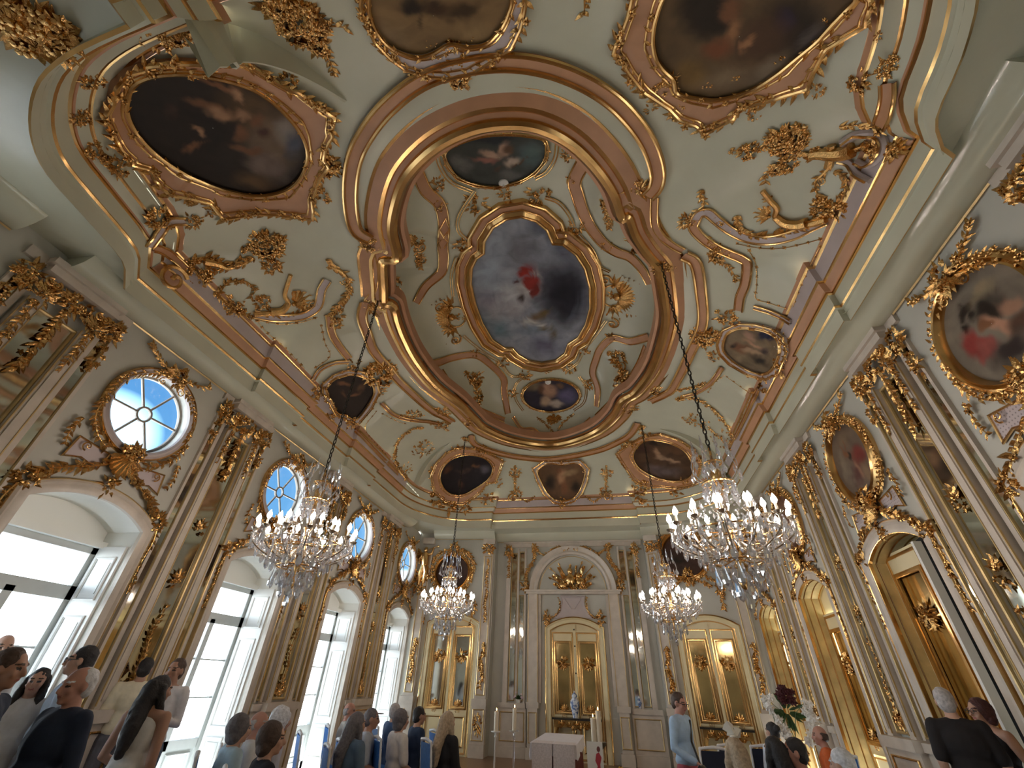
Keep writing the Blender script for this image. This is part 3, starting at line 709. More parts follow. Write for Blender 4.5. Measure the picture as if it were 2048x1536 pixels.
def frame(mb, W, u0, u1, v0, v1, prof, m=0, mats=None): W.sweep(mb, rect(u0, u1, v0, v1), prof, True, m, mats)
BEAD = [(-0.012, 0.0), (-0.012, 0.02), (0.0, 0.028), (0.012, 0.02), (0.012, 0.0)]
def prof_in(w, h): return [(0, 0), (0, h), (w * 0.3, h * 1.15), (w * 0.6, h * 0.6), (w * 0.8, h * 0.75), (w, 0.0)]
def prof_out(w, h): return [(0.0, 0.0), (0.0, h * 0.8), (-w * 0.25, h), (-w * 0.6, h * 0.85), (-w * 0.8, h * 1.15), (-w, h * 0.9), (-w, 0)]
ORD = ['first', 'second', 'third', 'fourth', 'fifth']
ORDN = ['hidden', 'nearest', 'second nearest', 'third nearest', 'farthest']

# ------------------------------------------------------------------ French windows and round windows
class Box3:  # frame of a jamb: u depth outward, v up, d toward the opening centre
    pass
for k, y in enumerate(LB):
    g = sgroup('window_%d' % (k + 1), '%s tall French window with white shutters on the window wall' % ORDN[k], 'window')
    hole = arch(y, HW, 0, SPL, RISE)
    mb = MB(); reveal(mb, WL, hole, 0.60); mb.add([WL(y - HW, 3.05, -.56), WL(y + HW, 3.05, -.56), WL(y + HW, 3.45, -.56), WL(y - HW, 3.45, -.56)], [(0, 1, 2, 3)])
    WL.box(mb, y - HW, y + HW, 2.98, 3.06, -.60, -.44); mb.build('reveal', CURT, g, smooth=False)
    mb = MB(); D0, D1 = -.60, -.53
    for a, b, c, d in ((y - HW, y - HW + .09, 0, 3.0), (y + HW - .09, y + HW, 0, 3.0), (y - HW, y + HW, 2.34, 2.50), (y - HW, y + HW, 2.9, 3.0), (y - HW, y + HW, 0, .12), (y - .05, y + .05, 0, 2.4), (y - HW + .08, y + HW - .08, .62, .74)):
        WL.box(mb, a, b, c, d, D0, D1)
    for s in (-1, 1):
        for z in (1.28, 1.81): WL.box(mb, min(y + s * .05, y + s * .63), max(y + s * .05, y + s * .63), z - .012, z + .012, -.58, -.555)
        WL.box(mb, min(y + s * .05, y + s * .63), max(y + s * .05, y + s * .63), .12, .62, -.58, -.56)
        frame(mb, WL, min(y + s * .12, y + s * .56), max(y + s * .12, y + s * .56), .2, .56, [(a, b - .56) for a, b in BEAD])
    mb.build('window_frame', FRAMEG, g, smooth=False)
    for nm, a, b, c, d in (('transom_glass', y - .63, y + .63, 2.5, 2.9), ('door_glass', y - .63, y - .05, .74, 2.34), ('door_glass', y + .05, y + .63, .74, 2.34)):
        mb = MB(); mb.add([WL(a, c, -.568), WL(b, c, -.568), WL(b, d, -.568), WL(a, d, -.568)], [(0, 1, 2, 3)]); mb.build(nm, GLASS, g, smooth=False)
    for s in (-1, 1):
        J = Wall(WL(y + s * (HW - 0.001), 0, 0), (-1, 0, 0), (0, -s, 0)); mb = MB()
        J.box(mb, .05, .50, .05, 3.0, 0.0, .035)
        for v0, v1 in ((.2, .75), (.9, 2.15), (2.35, 2.85)):
            frame(mb, J, .12, .43, v0, v1, [(a, b + .035) for a, b in ((-.014, 0), (-.014, .016), (.0, .022), (.014, .008), (.014, 0))])
            J.box(mb, .17, .38, v0 + .06, v1 - .06, .035, .043)
        mb.build('shutter', WHITE, g, smooth=False)
    mb = MB(); WL.sweep(mb, hole, prof_out(.15, .07)); mb.build('architrave', STONE, g)
    mb = MB(); WL.sweep(mb, hole, [(-.145, .062), (-.155, .075), (-.165, .062), (-.165, 0)]); mb.build('gilt_edge', GOLDP, g)
    g = sgroup('window_%d' % (k + 6), '%s round oculus window with six spokes above the French window' % ORDN[k], 'window')
    C = (y, 4.70); ring = ell(*C, .57, .57, 40); mb = MB(); reveal(mb, WL, ring, .16, closed=True); mb.build('reveal', CURT, g)
    mb = MB(); r2 = ell(*C, .55, .55, 40); WL.sweep(mb, r2, [(-.03, -.16), (-.03, -.11), (.015, -.11), (.015, -.16)], True)
    hub = ell(*C, .105, .105, 20); WL.sweep(mb, hub, [(-.014, -.15), (-.014, -.115), (.014, -.115), (.014, -.15)], True)
    for i in range(6):
        a = PI / 3 + .04 + i * PI / 3; c, s = math.cos(a), math.sin(a)
        P = [WL(C[0] + c * q - s * w, C[1] + s * q + c * w, d) for q in (.11, .54) for w in (-.013, .013) for d in (-.15, -.12)]
        mb.add(P, [(0, 1, 3, 2), (4, 6, 7, 5), (0, 4, 5, 1), (2, 3, 7, 6), (0, 2, 6, 4), (1, 5, 7, 3)])
    mb.build('window_frame', GREYW, g)
    mb = MB(); mb.add([WL(u, v, -.138) for u, v in ell(*C, .545, .545, 40)], [tuple(range(40))]); mb.build('oculus_glass', GLASS, g, smooth=False)
    mb = MB(); WL.sweep(mb, ring, [(0.0, 0.0), (0.0, .05), (-.03, .075), (-.06, .05), (-.085, .06), (-.10, .045), (-.10, 0)], True); mb.build('architrave', LILAC, g)
    mb = MB(); WL.sweep(mb, ring, [(-.09, .055), (-.105, .075), (-.12, .055), (-.12, 0)], True); mb.build('gilt_edge', GOLDS, g)

# ------------------------------------------------------------------ gilt doors
def door_leaf(W, u0, u1, top, d, g, rich=True, mirror=AMBER, name='door_leaf'):
    """stiles, mirror and gilt frame of one leaf; z from 0 to top"""
    mb = MB(); fill(mb, rect(u0, u1, 0, top), [rect(u0 + .10, u1 - .10, 1.02, top - .30), rect(u0 + .10, u1 - .10, .16, .86)], lambda u, v: W(u, v, d))
    W.box(mb, u0 + .10, u1 - .10, .16, .86, d - .02, d - .015)
    W.box(mb, u0, u0 + .02, 0, top, d - .04, d + .012); W.box(mb, u1 - .02, u1, 0, top, d - .04, d + .012)
    leafo = mb.build(name, CREAM, g, smooth=False)
    mb = MB(); W.box(mb, u0 + .09, u1 - .09, 1.0, top - .28, d - .025, d - .018); mb.build('mirror', mirror, g, smooth=False)
    mb = MB(); frame(mb, W, u0 + .10, u1 - .10, 1.02, top - .30, [(a * 2.6, b * 1.3 + d) for a, b in BEAD]); frame(mb, W, u0 + .155, u1 - .155, 1.07, top - .85, [(a * 1.6, b * .8 + d - .012) for a, b in BEAD])
    frame(mb, W, u0 + .12, u1 - .12, .2, .82, [(a, b + d) for a, b in BEAD]); frame(mb, W, u0 + .035, u1 - .035, .06, top - .06, [(a * 1.7, b * .7 + d) for a, b in BEAD]); mb.build('gilt_frame', GOLDS, g)
    if rich:
        mb = MB(); uc = (u0 + u1) / 2; bunch(mb, (W(uc, top - .82, d + .01), W.n, V3((0, 0, 1)), W.du), (.13, .16), 26, .10, .25); shell(mb, W(uc, top - .80, d), W.n, V3((0, 0, -1)), .22, .2, 7)
        shell(mb, W(uc, 1.08, d), W.n, V3((0, 0, 1)), .16, .2, 7)
        for s in (-1, 1): scroll(mb, W(uc + s * .02, .93, d + .01), W.du * s, W.n, .045, s * W.h, 1.1)
        mb.build('gilt_foliage', GOLD, g)
for k, y in enumerate(RB):
    g = sgroup('door_%d' % (k + 1), ['gilt double door beside the photographer', 'gilt double door under the largest painted oval', 'half open gilt door with black void beside it', 'gilt mirrored double door behind the white flowers', 'last gilt mirrored double door before the corner'][k], 'door')
    hole = arch(y, HW, 0, SPR, RISE)
    mb = MB(); reveal(mb, WR, hole, .42); mb.build('reveal', OCHRE, g, smooth=False)
    mb = MB(); [WR.sweep(mb, arch(y, HW - .0, 0, SPR, RISE), [(.0, -d - .012), (.014, -d), (.0, -d + .012)]) for d in (.06, .20, .34)]; mb.build('reveal_bead', GOLDS, g)
    mb = MB(); WR.sweep(mb, hole, prof_out(.16, .07)); mb.build('architrave', STONE, g)
    mb = MB(); WR.sweep(mb, hole, [(-.155, .062), (-.165, .078), (-.178, .062), (-.178, 0)]); WR.sweep(mb, hole, [(0.012, 0.0), (0.012, .05), (-.012, .055)]); mb.build('gilt_edge', GOLDS, g)
    if k != 2:
        mb = MB(); WR.box(mb, y - HW, y + HW, 2.98, 3.6, -.42, -.38); mb.build('head_panel', CREAM, g, smooth=False)
        door_leaf(WR, y - HW, y - .01, 3.0, -.32, g); door_leaf(WR, y + .01, y + HW, 3.0, -.32, g)
    else:
        door_leaf(WR, y - .10, y + HW, 3.40, -.20, g)
        mb = MB(); WR.box(mb, y - HW - .3, y + HW + .2, -.02, 3.7, -1.6, -1.58); WR.box(mb, y - HW - .3, y - HW - .28, 0, 3.7, -1.6, -.43); WR.box(mb, y + HW + .2, y + HW + .22, 0, 3.7, -1.6, -.43); WR.box(mb, y - HW - .3, y + HW + .2, 3.68, 3.7, -1.6, -.43); WR.box(mb, y - HW - .3, y + HW + .2, -.02, .0, -1.6, -.43); mb.build('dark_lobby', BLACK, g, smooth=False)  # void box coloured black to stand for the darkness behind the door
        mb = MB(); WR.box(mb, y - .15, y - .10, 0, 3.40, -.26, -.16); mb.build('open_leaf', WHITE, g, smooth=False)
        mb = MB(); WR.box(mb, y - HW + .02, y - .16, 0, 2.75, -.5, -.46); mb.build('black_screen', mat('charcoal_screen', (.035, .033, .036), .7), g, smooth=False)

# ------------------------------------------------------------------ mirrored pilasters between the openings
def pilaster(W, uc, label, mir=MIRROR, wide=1.0, top=5.62, grp='mirrored pilasters along the walls'):
    t = thing('pilaster', label, 'pilaster', tuple(W(uc, 0, 0)), 0, grp); w = wide
    mb = MB()
    for s in (-1, 1):
        W.box(mb, uc + s * .30 * w - .075 * w, uc + s * .30 * w + .075 * w, 1.22, 5.12, 0, .11)
        W.box(mb, uc + s * .30 * w - .04 * w, uc + s * .30 * w + .04 * w, 1.3, 5.0, .11, .125)
        W.box(mb, uc + s * .435 * w - .03, uc + s * .435 * w + .03, 1.22, 5.2, 0, .05)
        W.box(mb, uc + s * .60 * w - .02, uc + s * .60 * w + .02, 1.22, 5.3, 0, .05)
    W.box(mb, uc - .42 * w, uc + .42 * w, 5.50, 5.70, 0, .15); W.box(mb, uc - .46 * w, uc + .46 * w, 5.60, 5.69, 0, .19)
    W.box(mb, uc - .66 * w, uc + .66 * w, 5.56, 5.70, 0, .05)
    mb.build('shaft', STONE, t, smooth=False)
    mb = MB(); W.box(mb, uc - .22 * w, uc + .22 * w, 1.25, 5.1, .02, .03); mb.build('mirror', mir, t, smooth=False)
    for s in (-1, 1):
        mb = MB(); W.box(mb, uc + s * .52 * w - .055 * w, uc + s * .52 * w + .055 * w, 1.25, 5.25, .015, .025); mb.build('side_mirror', mir, t, smooth=False)
    mb = MB(); frame(mb, W, uc - .215 * w, uc + .215 * w, 1.27, 5.08, [(a * 1.4, b + .03) for a, b in BEAD])
    for s in (-1, 1):
        W.box(mb, uc + s * .30 * w - .078 * w, uc + s * .30 * w - .066 * w, 1.25, 5.12, .1, .118); W.box(mb, uc + s * .30 * w + .066 * w, uc + s * .30 * w + .078 * w, 1.25, 5.12, .1, .118)
        frame(mb, W, uc + s * .52 * w - .06 * w, uc + s * .52 * w + .06 * w, 1.25, 5.25, [(a * .8, b + .02) for a, b in BEAD])
    mb.build('gilt_frame', GOLDP, t, smooth=False)
    mb = MB(); up = V3((0, 0, 1))
    for s in (-1, 1):
        c = uc + s * .30 * w
        for q in (-1, 1):
            scroll(mb, W(c + q * .03, 5.44, .13), W.du * q, W.n, .055, -q * W.h, 1.5, .018)
        shell(mb, W(c, 5.22, .12), W.n, up, .20, .16, 7)
        bunch(mb, (W(c, 5.2, .12), W.n, up, W.du), (.12, .09), 14, .085, .3)
        rinceau(mb, [W(c, 5.1 - .1 * i, .13) for i in range(7)], [W.n] * 7, .012, .085, .06, .25)
    bunch(mb, (W(uc, 5.36, .08), W.n, up, W.du), (.14, .2), 30, .11, .35)
    for s in (-1, 1): bunch(mb, (W(uc + s * .52, 5.36, .06), W.n, up, W.du), (.17, .12), 34, .10, .4); bunch(mb, (W(uc + s * .56, 4.95, .05), W.n, up, W.du), (.22, .06), 18, .09, .35)
    rinceau(mb, [W(uc, 5.25 - .12 * i, .06) for i in range(9)], [W.n] * 9, .016, .12, .075, .3)
    for s in (-1, 1): rinceau(mb, [W(uc + s * (.1 + .5 * f), 5.38 - .18 * math.sin(PI * f), .06) for f in [i / 8 for i in range(9)]], [W.n] * 9, .012, .08, .07, .2)
    mb.build('capital_foliage', GOLD, t)
    mb = MB(); shell(mb, W(uc, 1.32, .04), W.n, up, .22, .26, 7); bunch(mb, (W(uc, 1.42, .05), W.n, up, W.du), (.10, .13), 16, .08, .3)
    rinceau(mb, [W(uc + .03 * math.sin(i), 1.55 + .11 * i, .05) for i in range(9)], [W.n] * 9, .012, .08, .07, .3)
    for z in (2.75, 3.5): shell(mb, W(uc, z, .05), W.n, up, .16, .14, 5); bunch(mb, (W(uc, z - .05, .05), W.n, up, W.du), (.12, .08), 10, .07, .4)
    mb.build('gilt_foliage', GOLD, t)
    mb = MB()
    W.box(mb, uc - .66 * w, uc + .66 * w, 0, 1.16, 0, .07); W.box(mb, uc - .42 * w, uc + .42 * w, 0, 1.14, 0, .16); W.box(mb, uc - .70 * w, uc + .70 * w, 1.10, 1.20, 0, .12); W.box(mb, uc - .46 * w, uc + .46 * w, 1.09, 1.22, 0, .22); W.box(mb, uc - .46 * w, uc + .46 * w, 0, .24, 0, .2); W.box(mb, uc - .70 * w, uc + .70 * w, 0, .22, 0, .1)
    mb.build('plinth', STONE, t, smooth=False)
    mb = MB(); frame(mb, W, uc - .34 * w, uc + .34 * w, .34, 1.0, [(a, b + .16) for a, b in BEAD]); shell(mb, W(uc, .5, .165), W.n, up, .3, .25, 7); bunch(mb, (W(uc, .62, .17), W.n, up, W.du), (.2, .12), 16, .08, .2); mb.build('plinth_foliage', GOLD, t)
    return t
nm = ['before the nearest French window', 'between the nearest and the next French window', 'between the second and third nearest French windows', 'between the third nearest and the farthest French window']
for k, y in enumerate(LP): pilaster(WL, y, 'mirrored pilaster with gilt capital %s' % nm[k])
nm = ['beside the largest painted oval, photographer side', 'between the largest painted oval and the half open door', 'between the half open door and the next gilt door', 'between the two farthest gilt doors']
for k, y in enumerate(RP): pilaster(WR, y, 'mirrored pilaster with gilt capital %s' % nm[k])
# dado strips along the walls
n_ = 1
for W, bays, pil, a, b in ((WL, LB, LP, .05, 14.35), (WR, RB, RP, -.05, 14.05)):
    cuts = sorted([a] + [y + s * (HW + .16) for y in bays for s in (-1, 1)] + [y + s * .70 for y in pil for s in (-1, 1)] + [b])
    for i in range(len(cuts) - 1):
        u0, u1 = cuts[i], cuts[i + 1]; mid = (u0 + u1) / 2
        if u1 - u0 < .06 or any(abs(mid - y) < HW for y in bays) or any(abs(mid - y) < .6 for y in pil): continue
        mb = MB(); W.box(mb, u0, u1, 0, .2, 0, .06); W.box(mb, u0, u1, .2, 1.12, 0, .03); W.box(mb, u0, u1, 1.1, 1.19, 0, .08)
        struct(mb.build('baseboard_%d' % n_, STONE, smooth=False)); n_ += 1

# ------------------------------------------------------------------ end wall with the niche
UC = 0.07
def uvf(px, py, W=WF): return W.uv(px, py)
R1, R2, SPZ = 1.40, 1.12, 4.12
g = sgroup('trim_8', 'arched niche surround on the end wall', 'niche surround')
mb = MB(); ar = ell(UC, SPZ, R2, R2, 36, 0, PI)
WF.sweep(mb, ar, [(0, 0), (0, .10), (-.06, .13), (-.12, .10), (-.2, .16), (-.26, .17), (-.28, .0)]); mb.build('archivolt', STONE, g)
mb = MB()
for s in (-1, 1):
    WF.box(mb, *sorted((UC + s * R2, UC + s * (R1))), 1.22, SPZ - .1, 0, .16); WF.box(mb, *sorted((UC + s * (R2 - .1), UC + s * (R2))), 1.22, SPZ - .1, 0, .08)
    WF.box(mb, *sorted((UC + s * (R2 - .04), UC + s * (R1 + .04))), 1.1, 1.24, 0, .22); WF.box(mb, *sorted((UC + s * R2, UC + s * R1)), 0, 1.1, 0, .18); WF.box(mb, *sorted((UC + s * (R2 - .04), UC + s * (R1 + .04))), 0, .25, 0, .22)
    WF.box(mb, *sorted((UC + s * (R1 + .08), UC + s * 2.28)), 1.08, 1.2, 0, .12); WF.box(mb, *sorted((UC + s * (R1 + .06), UC + s * 2.3)), 0, 1.08, 0, .07); WF.box(mb, *sorted((UC + s * (R1 + .06), UC + s * 2.3)), 0, .24, 0, .12)
    WF.box(mb, *sorted((UC + s * 1.50, UC + s * 1.56)), 1.2, 5.45, 0, .07); WF.box(mb, *sorted((UC + s * 1.74, UC + s * 1.80)), 1.2, 5.45, 0, .07); WF.box(mb, *sorted((UC + s * 2.02, UC + s * 2.16)), 1.2, 5.3, 0, .12)
mb.build('pilaster_strip', STONE, g, smooth=False)
mb = MB(); WF.box(mb, UC - R1 - .08, UC + R1 + .08, SPZ - .1, SPZ, 0, .2); WF.box(mb, UC - R1 - .12, UC + R1 + .12, SPZ - .03, SPZ + .02, 0, .24); WF.box(mb, UC - 2.3, UC + 2.3, 5.5, 5.7, 0, .07); WF.box(mb, UC - 2.3, UC + 2.3, 5.62, 5.68, 0, .12); mb.build('impost', STONE, g, smooth=False)
mb = MB(); WF.sweep(mb, ell(UC, SPZ, R2 - .05, R2 - .05, 36, 0, PI), RAIL(.012)); WF.sweep(mb, ell(UC, SPZ, R2 + .29, R2 + .29, 36, 0, PI), RAIL(.014))
for s in (-1, 1):
    WF.box(mb, *sorted((UC + s * (R2 - .012), UC + s * (R2 + .004))), 1.24, SPZ - .1, .155, .17); WF.box(mb, *sorted((UC + s * (R1 - .004), UC + s * (R1 + .012))), 1.24, SPZ - .1, .155, .17)
    frame(mb, WF, *sorted((UC + s * (R2 + .03), UC + s * (R1 - .03))), .35, 1.0, [(a, b + .18) for a, b in BEAD]); frame(mb, WF, *sorted((UC + s * (R1 + .12), UC + s * 2.2)), .35, .98, [(a, b + .07) for a, b in BEAD])
mb.build('gilt_edge', GOLDP, g)
for s in (-1, 1):
    for a, b, v0, v1 in ((1.57, 1.73, 1.25, 4.0), (1.57, 1.73, 4.45, 5.35), (1.82, 2.0, 1.25, 5.3)):
        mb = MB(); WF.box(mb, *sorted((UC + s * a, UC + s * b)), v0, v1, .01, .02); mb.build('mirror_strip', MIRROR, g, smooth=False)
        mb = MB(); frame(mb, WF, *sorted((UC + s * a, UC + s * b)), v0, v1, [(p, q + .02) for p, q in BEAD]); mb.build('mirror_frame', GOLDP, g)
g = sgroup('door_6', 'mirrored double door inside the arched niche', 'door')
DH = 3.02
mb = MB(); hole = arch(UC, .72, 0, DH, .2); WF.sweep(mb, hole, prof_out(.16, .09)); mb.build('architrave', CREAM, g)
mb = MB(); WF.sweep(mb, hole, [(0.015, 0), (.015, .08), (-.015, .085)]); WF.sweep(mb, hole, [(-.15, .09), (-.165, .10), (-.18, .09), (-.18, 0)]); mb.build('gilt_edge', GOLDS, g)
mb = MB(); fill(mb, hole, [], lambda u, v: WF(u, v, .012)); mb.build('head_panel', CREAM, g, smooth=False)
door_leaf(WF, UC - .70, UC - .03, DH, .055, g); door_leaf(WF, UC + .03, UC + .70, DH, .055, g)
mb = MB(); WF.box(mb, UC - .03, UC + .03, 0, DH + .16, .02, .085)
mb.build('meeting_stile', CREAM, g, smooth=False)
mb = MB()
for z in (1.35, 1.95, 2.62, 3.05): mb.ball(WF(UC, z, .095), .022, 8, 6)
mb.build('door_handle', IRON, g)
mb = MB(); pan = [(UC - .62, 3.34), (UC + .62, 3.34), (UC + .42, 3.58), (UC + .36, 3.8), (UC + .40, 4.0), (UC - .40, 4.0), (UC - .36, 3.8), (UC - .42, 3.58)]
fill(mb, pan, [], lambda u, v: WF(u, v, .05)); WF.sweep(mb, pan, [(0, 0), (0, .06), (.03, .075), (.045, .05)], True)
tp = [(UC - .28, 3.93), (UC + .28, 3.93), (UC + .05, 3.62), (UC - .05, 3.62)]; WF.sweep(mb, tp, [(a, b * .8 + .05) for a, b in BEAD], True)
t = thing('overdoor_cartouche', 'pale flared stone panel above the niche door', 'panel', tuple(WF(UC, 3.34, 0)))
mb.build('panel_body', LILAC, t, smooth=False)
mb = MB()
for s in (-1, 1):
    rinceau(mb, *(lambda P: (P, [WF.n] * len(P)))([WF(UC + s * x, z, .07) for x, z in ((.66, 3.36), (.5, 3.48), (.42, 3.62), (.40, 3.8), (.45, 3.95))]), .014, .07, .06, .2)
    bunch(mb, (WF(UC + s * .82, 3.36, .1), WF.n, V3((0, 0, 1)), WF.du), (.22, .09), 26, .11, .3); scroll(mb, WF(UC + s * .74, 3.28, .1), WF.du * s, WF.n, .08, s, 1.3)
mb.build('gilt_foliage', GOLD, t)
# trophy of arms in the lunette
t = thing('gilt_trophy', 'gilt trophy of flags, shields and cannonballs in the arched lunette', 'trophy', tuple(WF(UC, SPZ, .1)))
mb = MB(); z0 = SPZ + .02
for a, L in ((-1.15, .72), (-.85, .86), (-.5, .78), (.42, .8), (.8, .9), (1.12, .74)):
    d = V3((math.sin(a), 0, math.cos(a))); b = WF(UC, z0 + .05, .07); mb.tube([b, b + d * L], .014, 5); leaf(mb, b + d * L, d, WF.n, .12, .07, .1, 0, 3)
mb.build('lance', GOLD, t)
mb = MB()
for a, L, w in ((-1.25, .62, .30), (-.92, .74, .34), (-.52, .78, .30), (.2, .72, .2), (.50, .80, .30), (.92, .76, .34), (1.25, .64, .30)):
    d = V3((math.sin(a), 0, math.cos(a))); sd = V3((math.cos(a), 0, -math.sin(a))) * (1 if a > 0 else -1); b = WF(UC, z0 + .05, .08); R = []
    for i in range(9):
        f = .35 + .65 * i / 8; R.append([b + d * (L * f) + sd * (w * q * .5 * (1.1 - .5 * f)) + WF.n * (.05 * math.sin(i * 1.3 + q * 3) + .03) for q in (0, .25, .5, .75, 1)])
    mb.rings(R, False, False, False); mb.rings([[p - WF.n * .012 for p in r] for r in R], False, False, False)
mb.build('flag', GOLDS, t)
mb = MB(); mb.ball(WF(UC - .05, z0 + .3, .12), (.15, .1, .2), 12, 8); mb.ball(WF(UC - .05, z0 + .56, .12), (.09, .09, .11), 10, 8); leaf(mb, WF(UC - .05, z0 + .64, .12), V3((.2, 0, 1)), WF.n, .16, .1, 1.2)
for x, z, r in ((-.3, .14, .14), (.27, .24, .15), (.2, .42, .09)): mb.lathe([(0.0, .07), (r * .4, .065), (r * .8, .04), (r, .0), (r * .9, -.02)], 16, (0, 0, 0), 0, lambda p, x=x, z=z: WF(UC + x + p.x, z0 + z + p.y, .1 + p.z))
mb.build('armour', GOLDS, t)
mb = MB()
for i in range(5):
    for j in range(5 - i): mb.ball(WF(UC + .24 + j * .055 + i * .027, z0 + .035 + i * .048, .17), .028, 8, 6)
mb.build('cannonball_heap', GOLDS, t)
mb = MB(); bunch(mb, (WF(UC, z0 + .1, .1), WF.n, V3((0, 0, 1)), WF.du), (.12, .55), 46, .11, .2); mb.build('gilt_foliage', GOLD, t)
# garland over the niche arch
t = thing('gilt_garland', 'gilt flower garland looped over the niche arch', 'garland', tuple(WF(UC, 5.4, 0)))
for s in (-1, 1):
    mb = MB()
    P = crom([(UC + s * x, z) for x, z in ((.02, 5.48), (.22, 5.40), (.4, 5.46), (.62, 5.38), (.86, 5.24), (1.05, 5.28), (1.22, 5.5))], 5); P = [WF(p.x, p.y, .1) for p in P]
    rinceau(mb, P, [WF.n] * len(P), .018, .1, .06, .5)
    P = crom([(UC + s * x, z) for x, z in ((1.26, 5.5), (1.22, 5.2), (1.30, 4.95), (1.46, 4.75), (1.5, 4.5), (1.46, 4.22))], 5); P = [WF(p.x, p.y, .1) for p in P]
    rinceau(mb, P, [WF.n] * len(P), .018, .12, .06, .4); bunch(mb, (WF(UC + s * 1.52, 4.25, .1), WF.n, V3((0, 0, 1)), WF.du), (.16, .14), 24, .11, .3)
    bunch(mb, (WF(UC + s * 1.24, 5.46, .1), WF.n, V3((0, 0, 1)), WF.du), (.12, .1), 18, .1, .4)
    for x in (2.09,): bunch(mb, (WF(UC + s * x, 5.36, .13), WF.n, V3((0, 0, 1)), WF.du), (.16, .14), 34, .12, .3); rinceau(mb, [WF(UC + s * x, 5.25 - .12 * i, .13) for i in range(7)], [WF.n] * 7, .014, .1, .07, .3)
    mb.build('garland_foliage', GOLD, t)

# ------------------------------------------------------------------ corner walls
for W, L, nm, lab in ((WCL, LCL, 'window', 7), (WCR, LCR, 'mirror', 8)):
    uc = L * (.56 if W is WCL else .50); sgn = 1 if W is WCL else -1
    g = sgroup('door_%d' % lab, ('gilt double door in the corner beside the farthest window', 'gilt mirror double door in the corner behind the man in pale blue')[W is WCR], 'door')
    hole = arch(uc, .68, 0, 3.05, .2); mb = MB(); W.sweep(mb, hole, prof_out(.15, .08)); mb.build('architrave', CREAM, g)
    mb = MB(); W.sweep(mb, hole, [(0.015, 0), (.015, .07), (-.015, .075)]); W.sweep(mb, hole, [(-.14, .08), (-.155, .09), (-.17, .08), (-.17, 0)]); mb.build('gilt_edge', GOLDS, g)
    mb = MB(); fill(mb, hole, [], lambda u, v: W(u, v, .012)); mb.build('head_panel', CREAM, g, smooth=False)
    mm = MIRROR if W is WCL else AMBER
    door_leaf(W, uc - .66, uc - .02, 3.1, .05, g, mirror=mm); door_leaf(W, uc + .02, uc + .66, 3.1, .05, g, mirror=mm)
    mb = MB(); W.box(mb, uc - .02, uc + .02, 0, 3.2, .02, .075); mb.build('meeting_stile', CREAM, g, smooth=False)
    # flanking strip with garland, towards the niche
    t = thing('corner_pilaster', 'stone pilaster with gilt garland %s' % ('between the corner door and the niche, window side' if W is WCL else 'between the corner mirror door and the niche'), 'pilaster', tuple(W(L - .2 if sgn > 0 else .2, 0, 0)), 0, 'corner pilasters')
    u = L - .21 if sgn > 0 else .21
    mb = MB(); W.box(mb, u - .17, u + .17, 1.24, 5.2, 0, .12); W.box(mb, u - .2, u + .2, 5.5, 5.7, 0, .17); W.box(mb, u - .21, u + .21, 1.1, 1.26, 0, .24); W.box(mb, u - .2, u + .2, 0, 1.1, 0, .2); W.box(mb, u - .21, u + .21, 0, .28, 0, .24); mb.build('shaft', STONE, t, smooth=False)
    mb = MB(); frame(mb, W, u - .12, u + .12, 1.35, 5.1, [(a, b + .12) for a, b in BEAD]); frame(mb, W, u - .15, u + .15, .36, 1.02, [(a, b + .2) for a, b in BEAD]); mb.build('gilt_frame', GOLDP, t)
    mb = MB(); bunch(mb, (W(u, 5.36, .13), W.n, V3((0, 0, 1)), W.du), (.16, .18), 34, .12, .3); rinceau(mb, [W(u + .02 * math.sin(i), 5.0 - .12 * i, .13) for i in range(16)], [W.n] * 16, .014, .09, .06, .3); rinceau(mb, [W(u + .03 * math.sin(i), 2.6 - .1 * i, .13) for i in range(12)], [W.n] * 12, .02, .12, .06, .3)
    bunch(mb, (W(u, .7, .21), W.n, V3((0, 0, 1)), W.du), (.26, .1), 30, .09, .2); mb.build('garland_foliage', GOLD, t)
    t = thing('corner_pilaster', 'stone pilaster with gilt garland %s' % ('beside the farthest French window' if W is WCL else 'beside the farthest gilt door'), 'pilaster', tuple(W(.3 if sgn > 0 else L - .3, 0, 0)), 0, 'corner pilasters')
    u = .36 if sgn > 0 else L - .36
    mb = MB(); W.box(mb, u - .16, u + .16, 1.24, 5.2, 0, .10); W.box(mb, u - .2, u + .2, 5.5, 5.7, 0, .15); W.box(mb, u - .21, u + .21, 1.1, 1.26, 0, .22); W.box(mb, u - .2, u + .2, 0, 1.1, 0, .18); W.box(mb, u - .21, u + .21, 0, .28, 0, .22); mb.build('shaft', STONE, t, smooth=False)
    mb = MB(); frame(mb, W, u - .11, u + .11, 1.35, 5.1, [(a, b + .10) for a, b in BEAD]); mb.build('gilt_frame', GOLDP, t)
    mb = MB(); rinceau(mb, [W(u + .03 * math.sin(i), 2.7 - .1 * i, .12) for i in range(12)], [W.n] * 12, .02, .12, .06, .3); bunch(mb, (W(u, .7, .19), W.n, V3((0, 0, 1)), W.du), (.24, .1), 26, .09, .2); mb.build('garland_foliage', GOLD, t)
TN = [20]
def cv(o, s, P): return [(o[0] + x / s, o[1] + y / s) for x, y in P]
S1 = 2048 / 700
cA = lambda *P: cv((0, 0), S1, P)
cB = lambda *P: cv((680, 0), S1, P)
cC = lambda *P: cv((1348, 0), S1, P)
cD = lambda *P: cv((0, 480), S1, P)
cE = lambda *P: cv((680, 400), S1, P)
cF = lambda *P: cv((1348, 480), S1, P)
cG = lambda *P: cv((1536, 384), 4, P)
cJ = lambda *P: cv((1400, 640), 4, P)
cH = lambda *P: cv((500, 700), 4, P)
cK = lambda *P: cv((800, 960), 4, P)
cM = lambda *P: cv((1200, 860), 4, P)
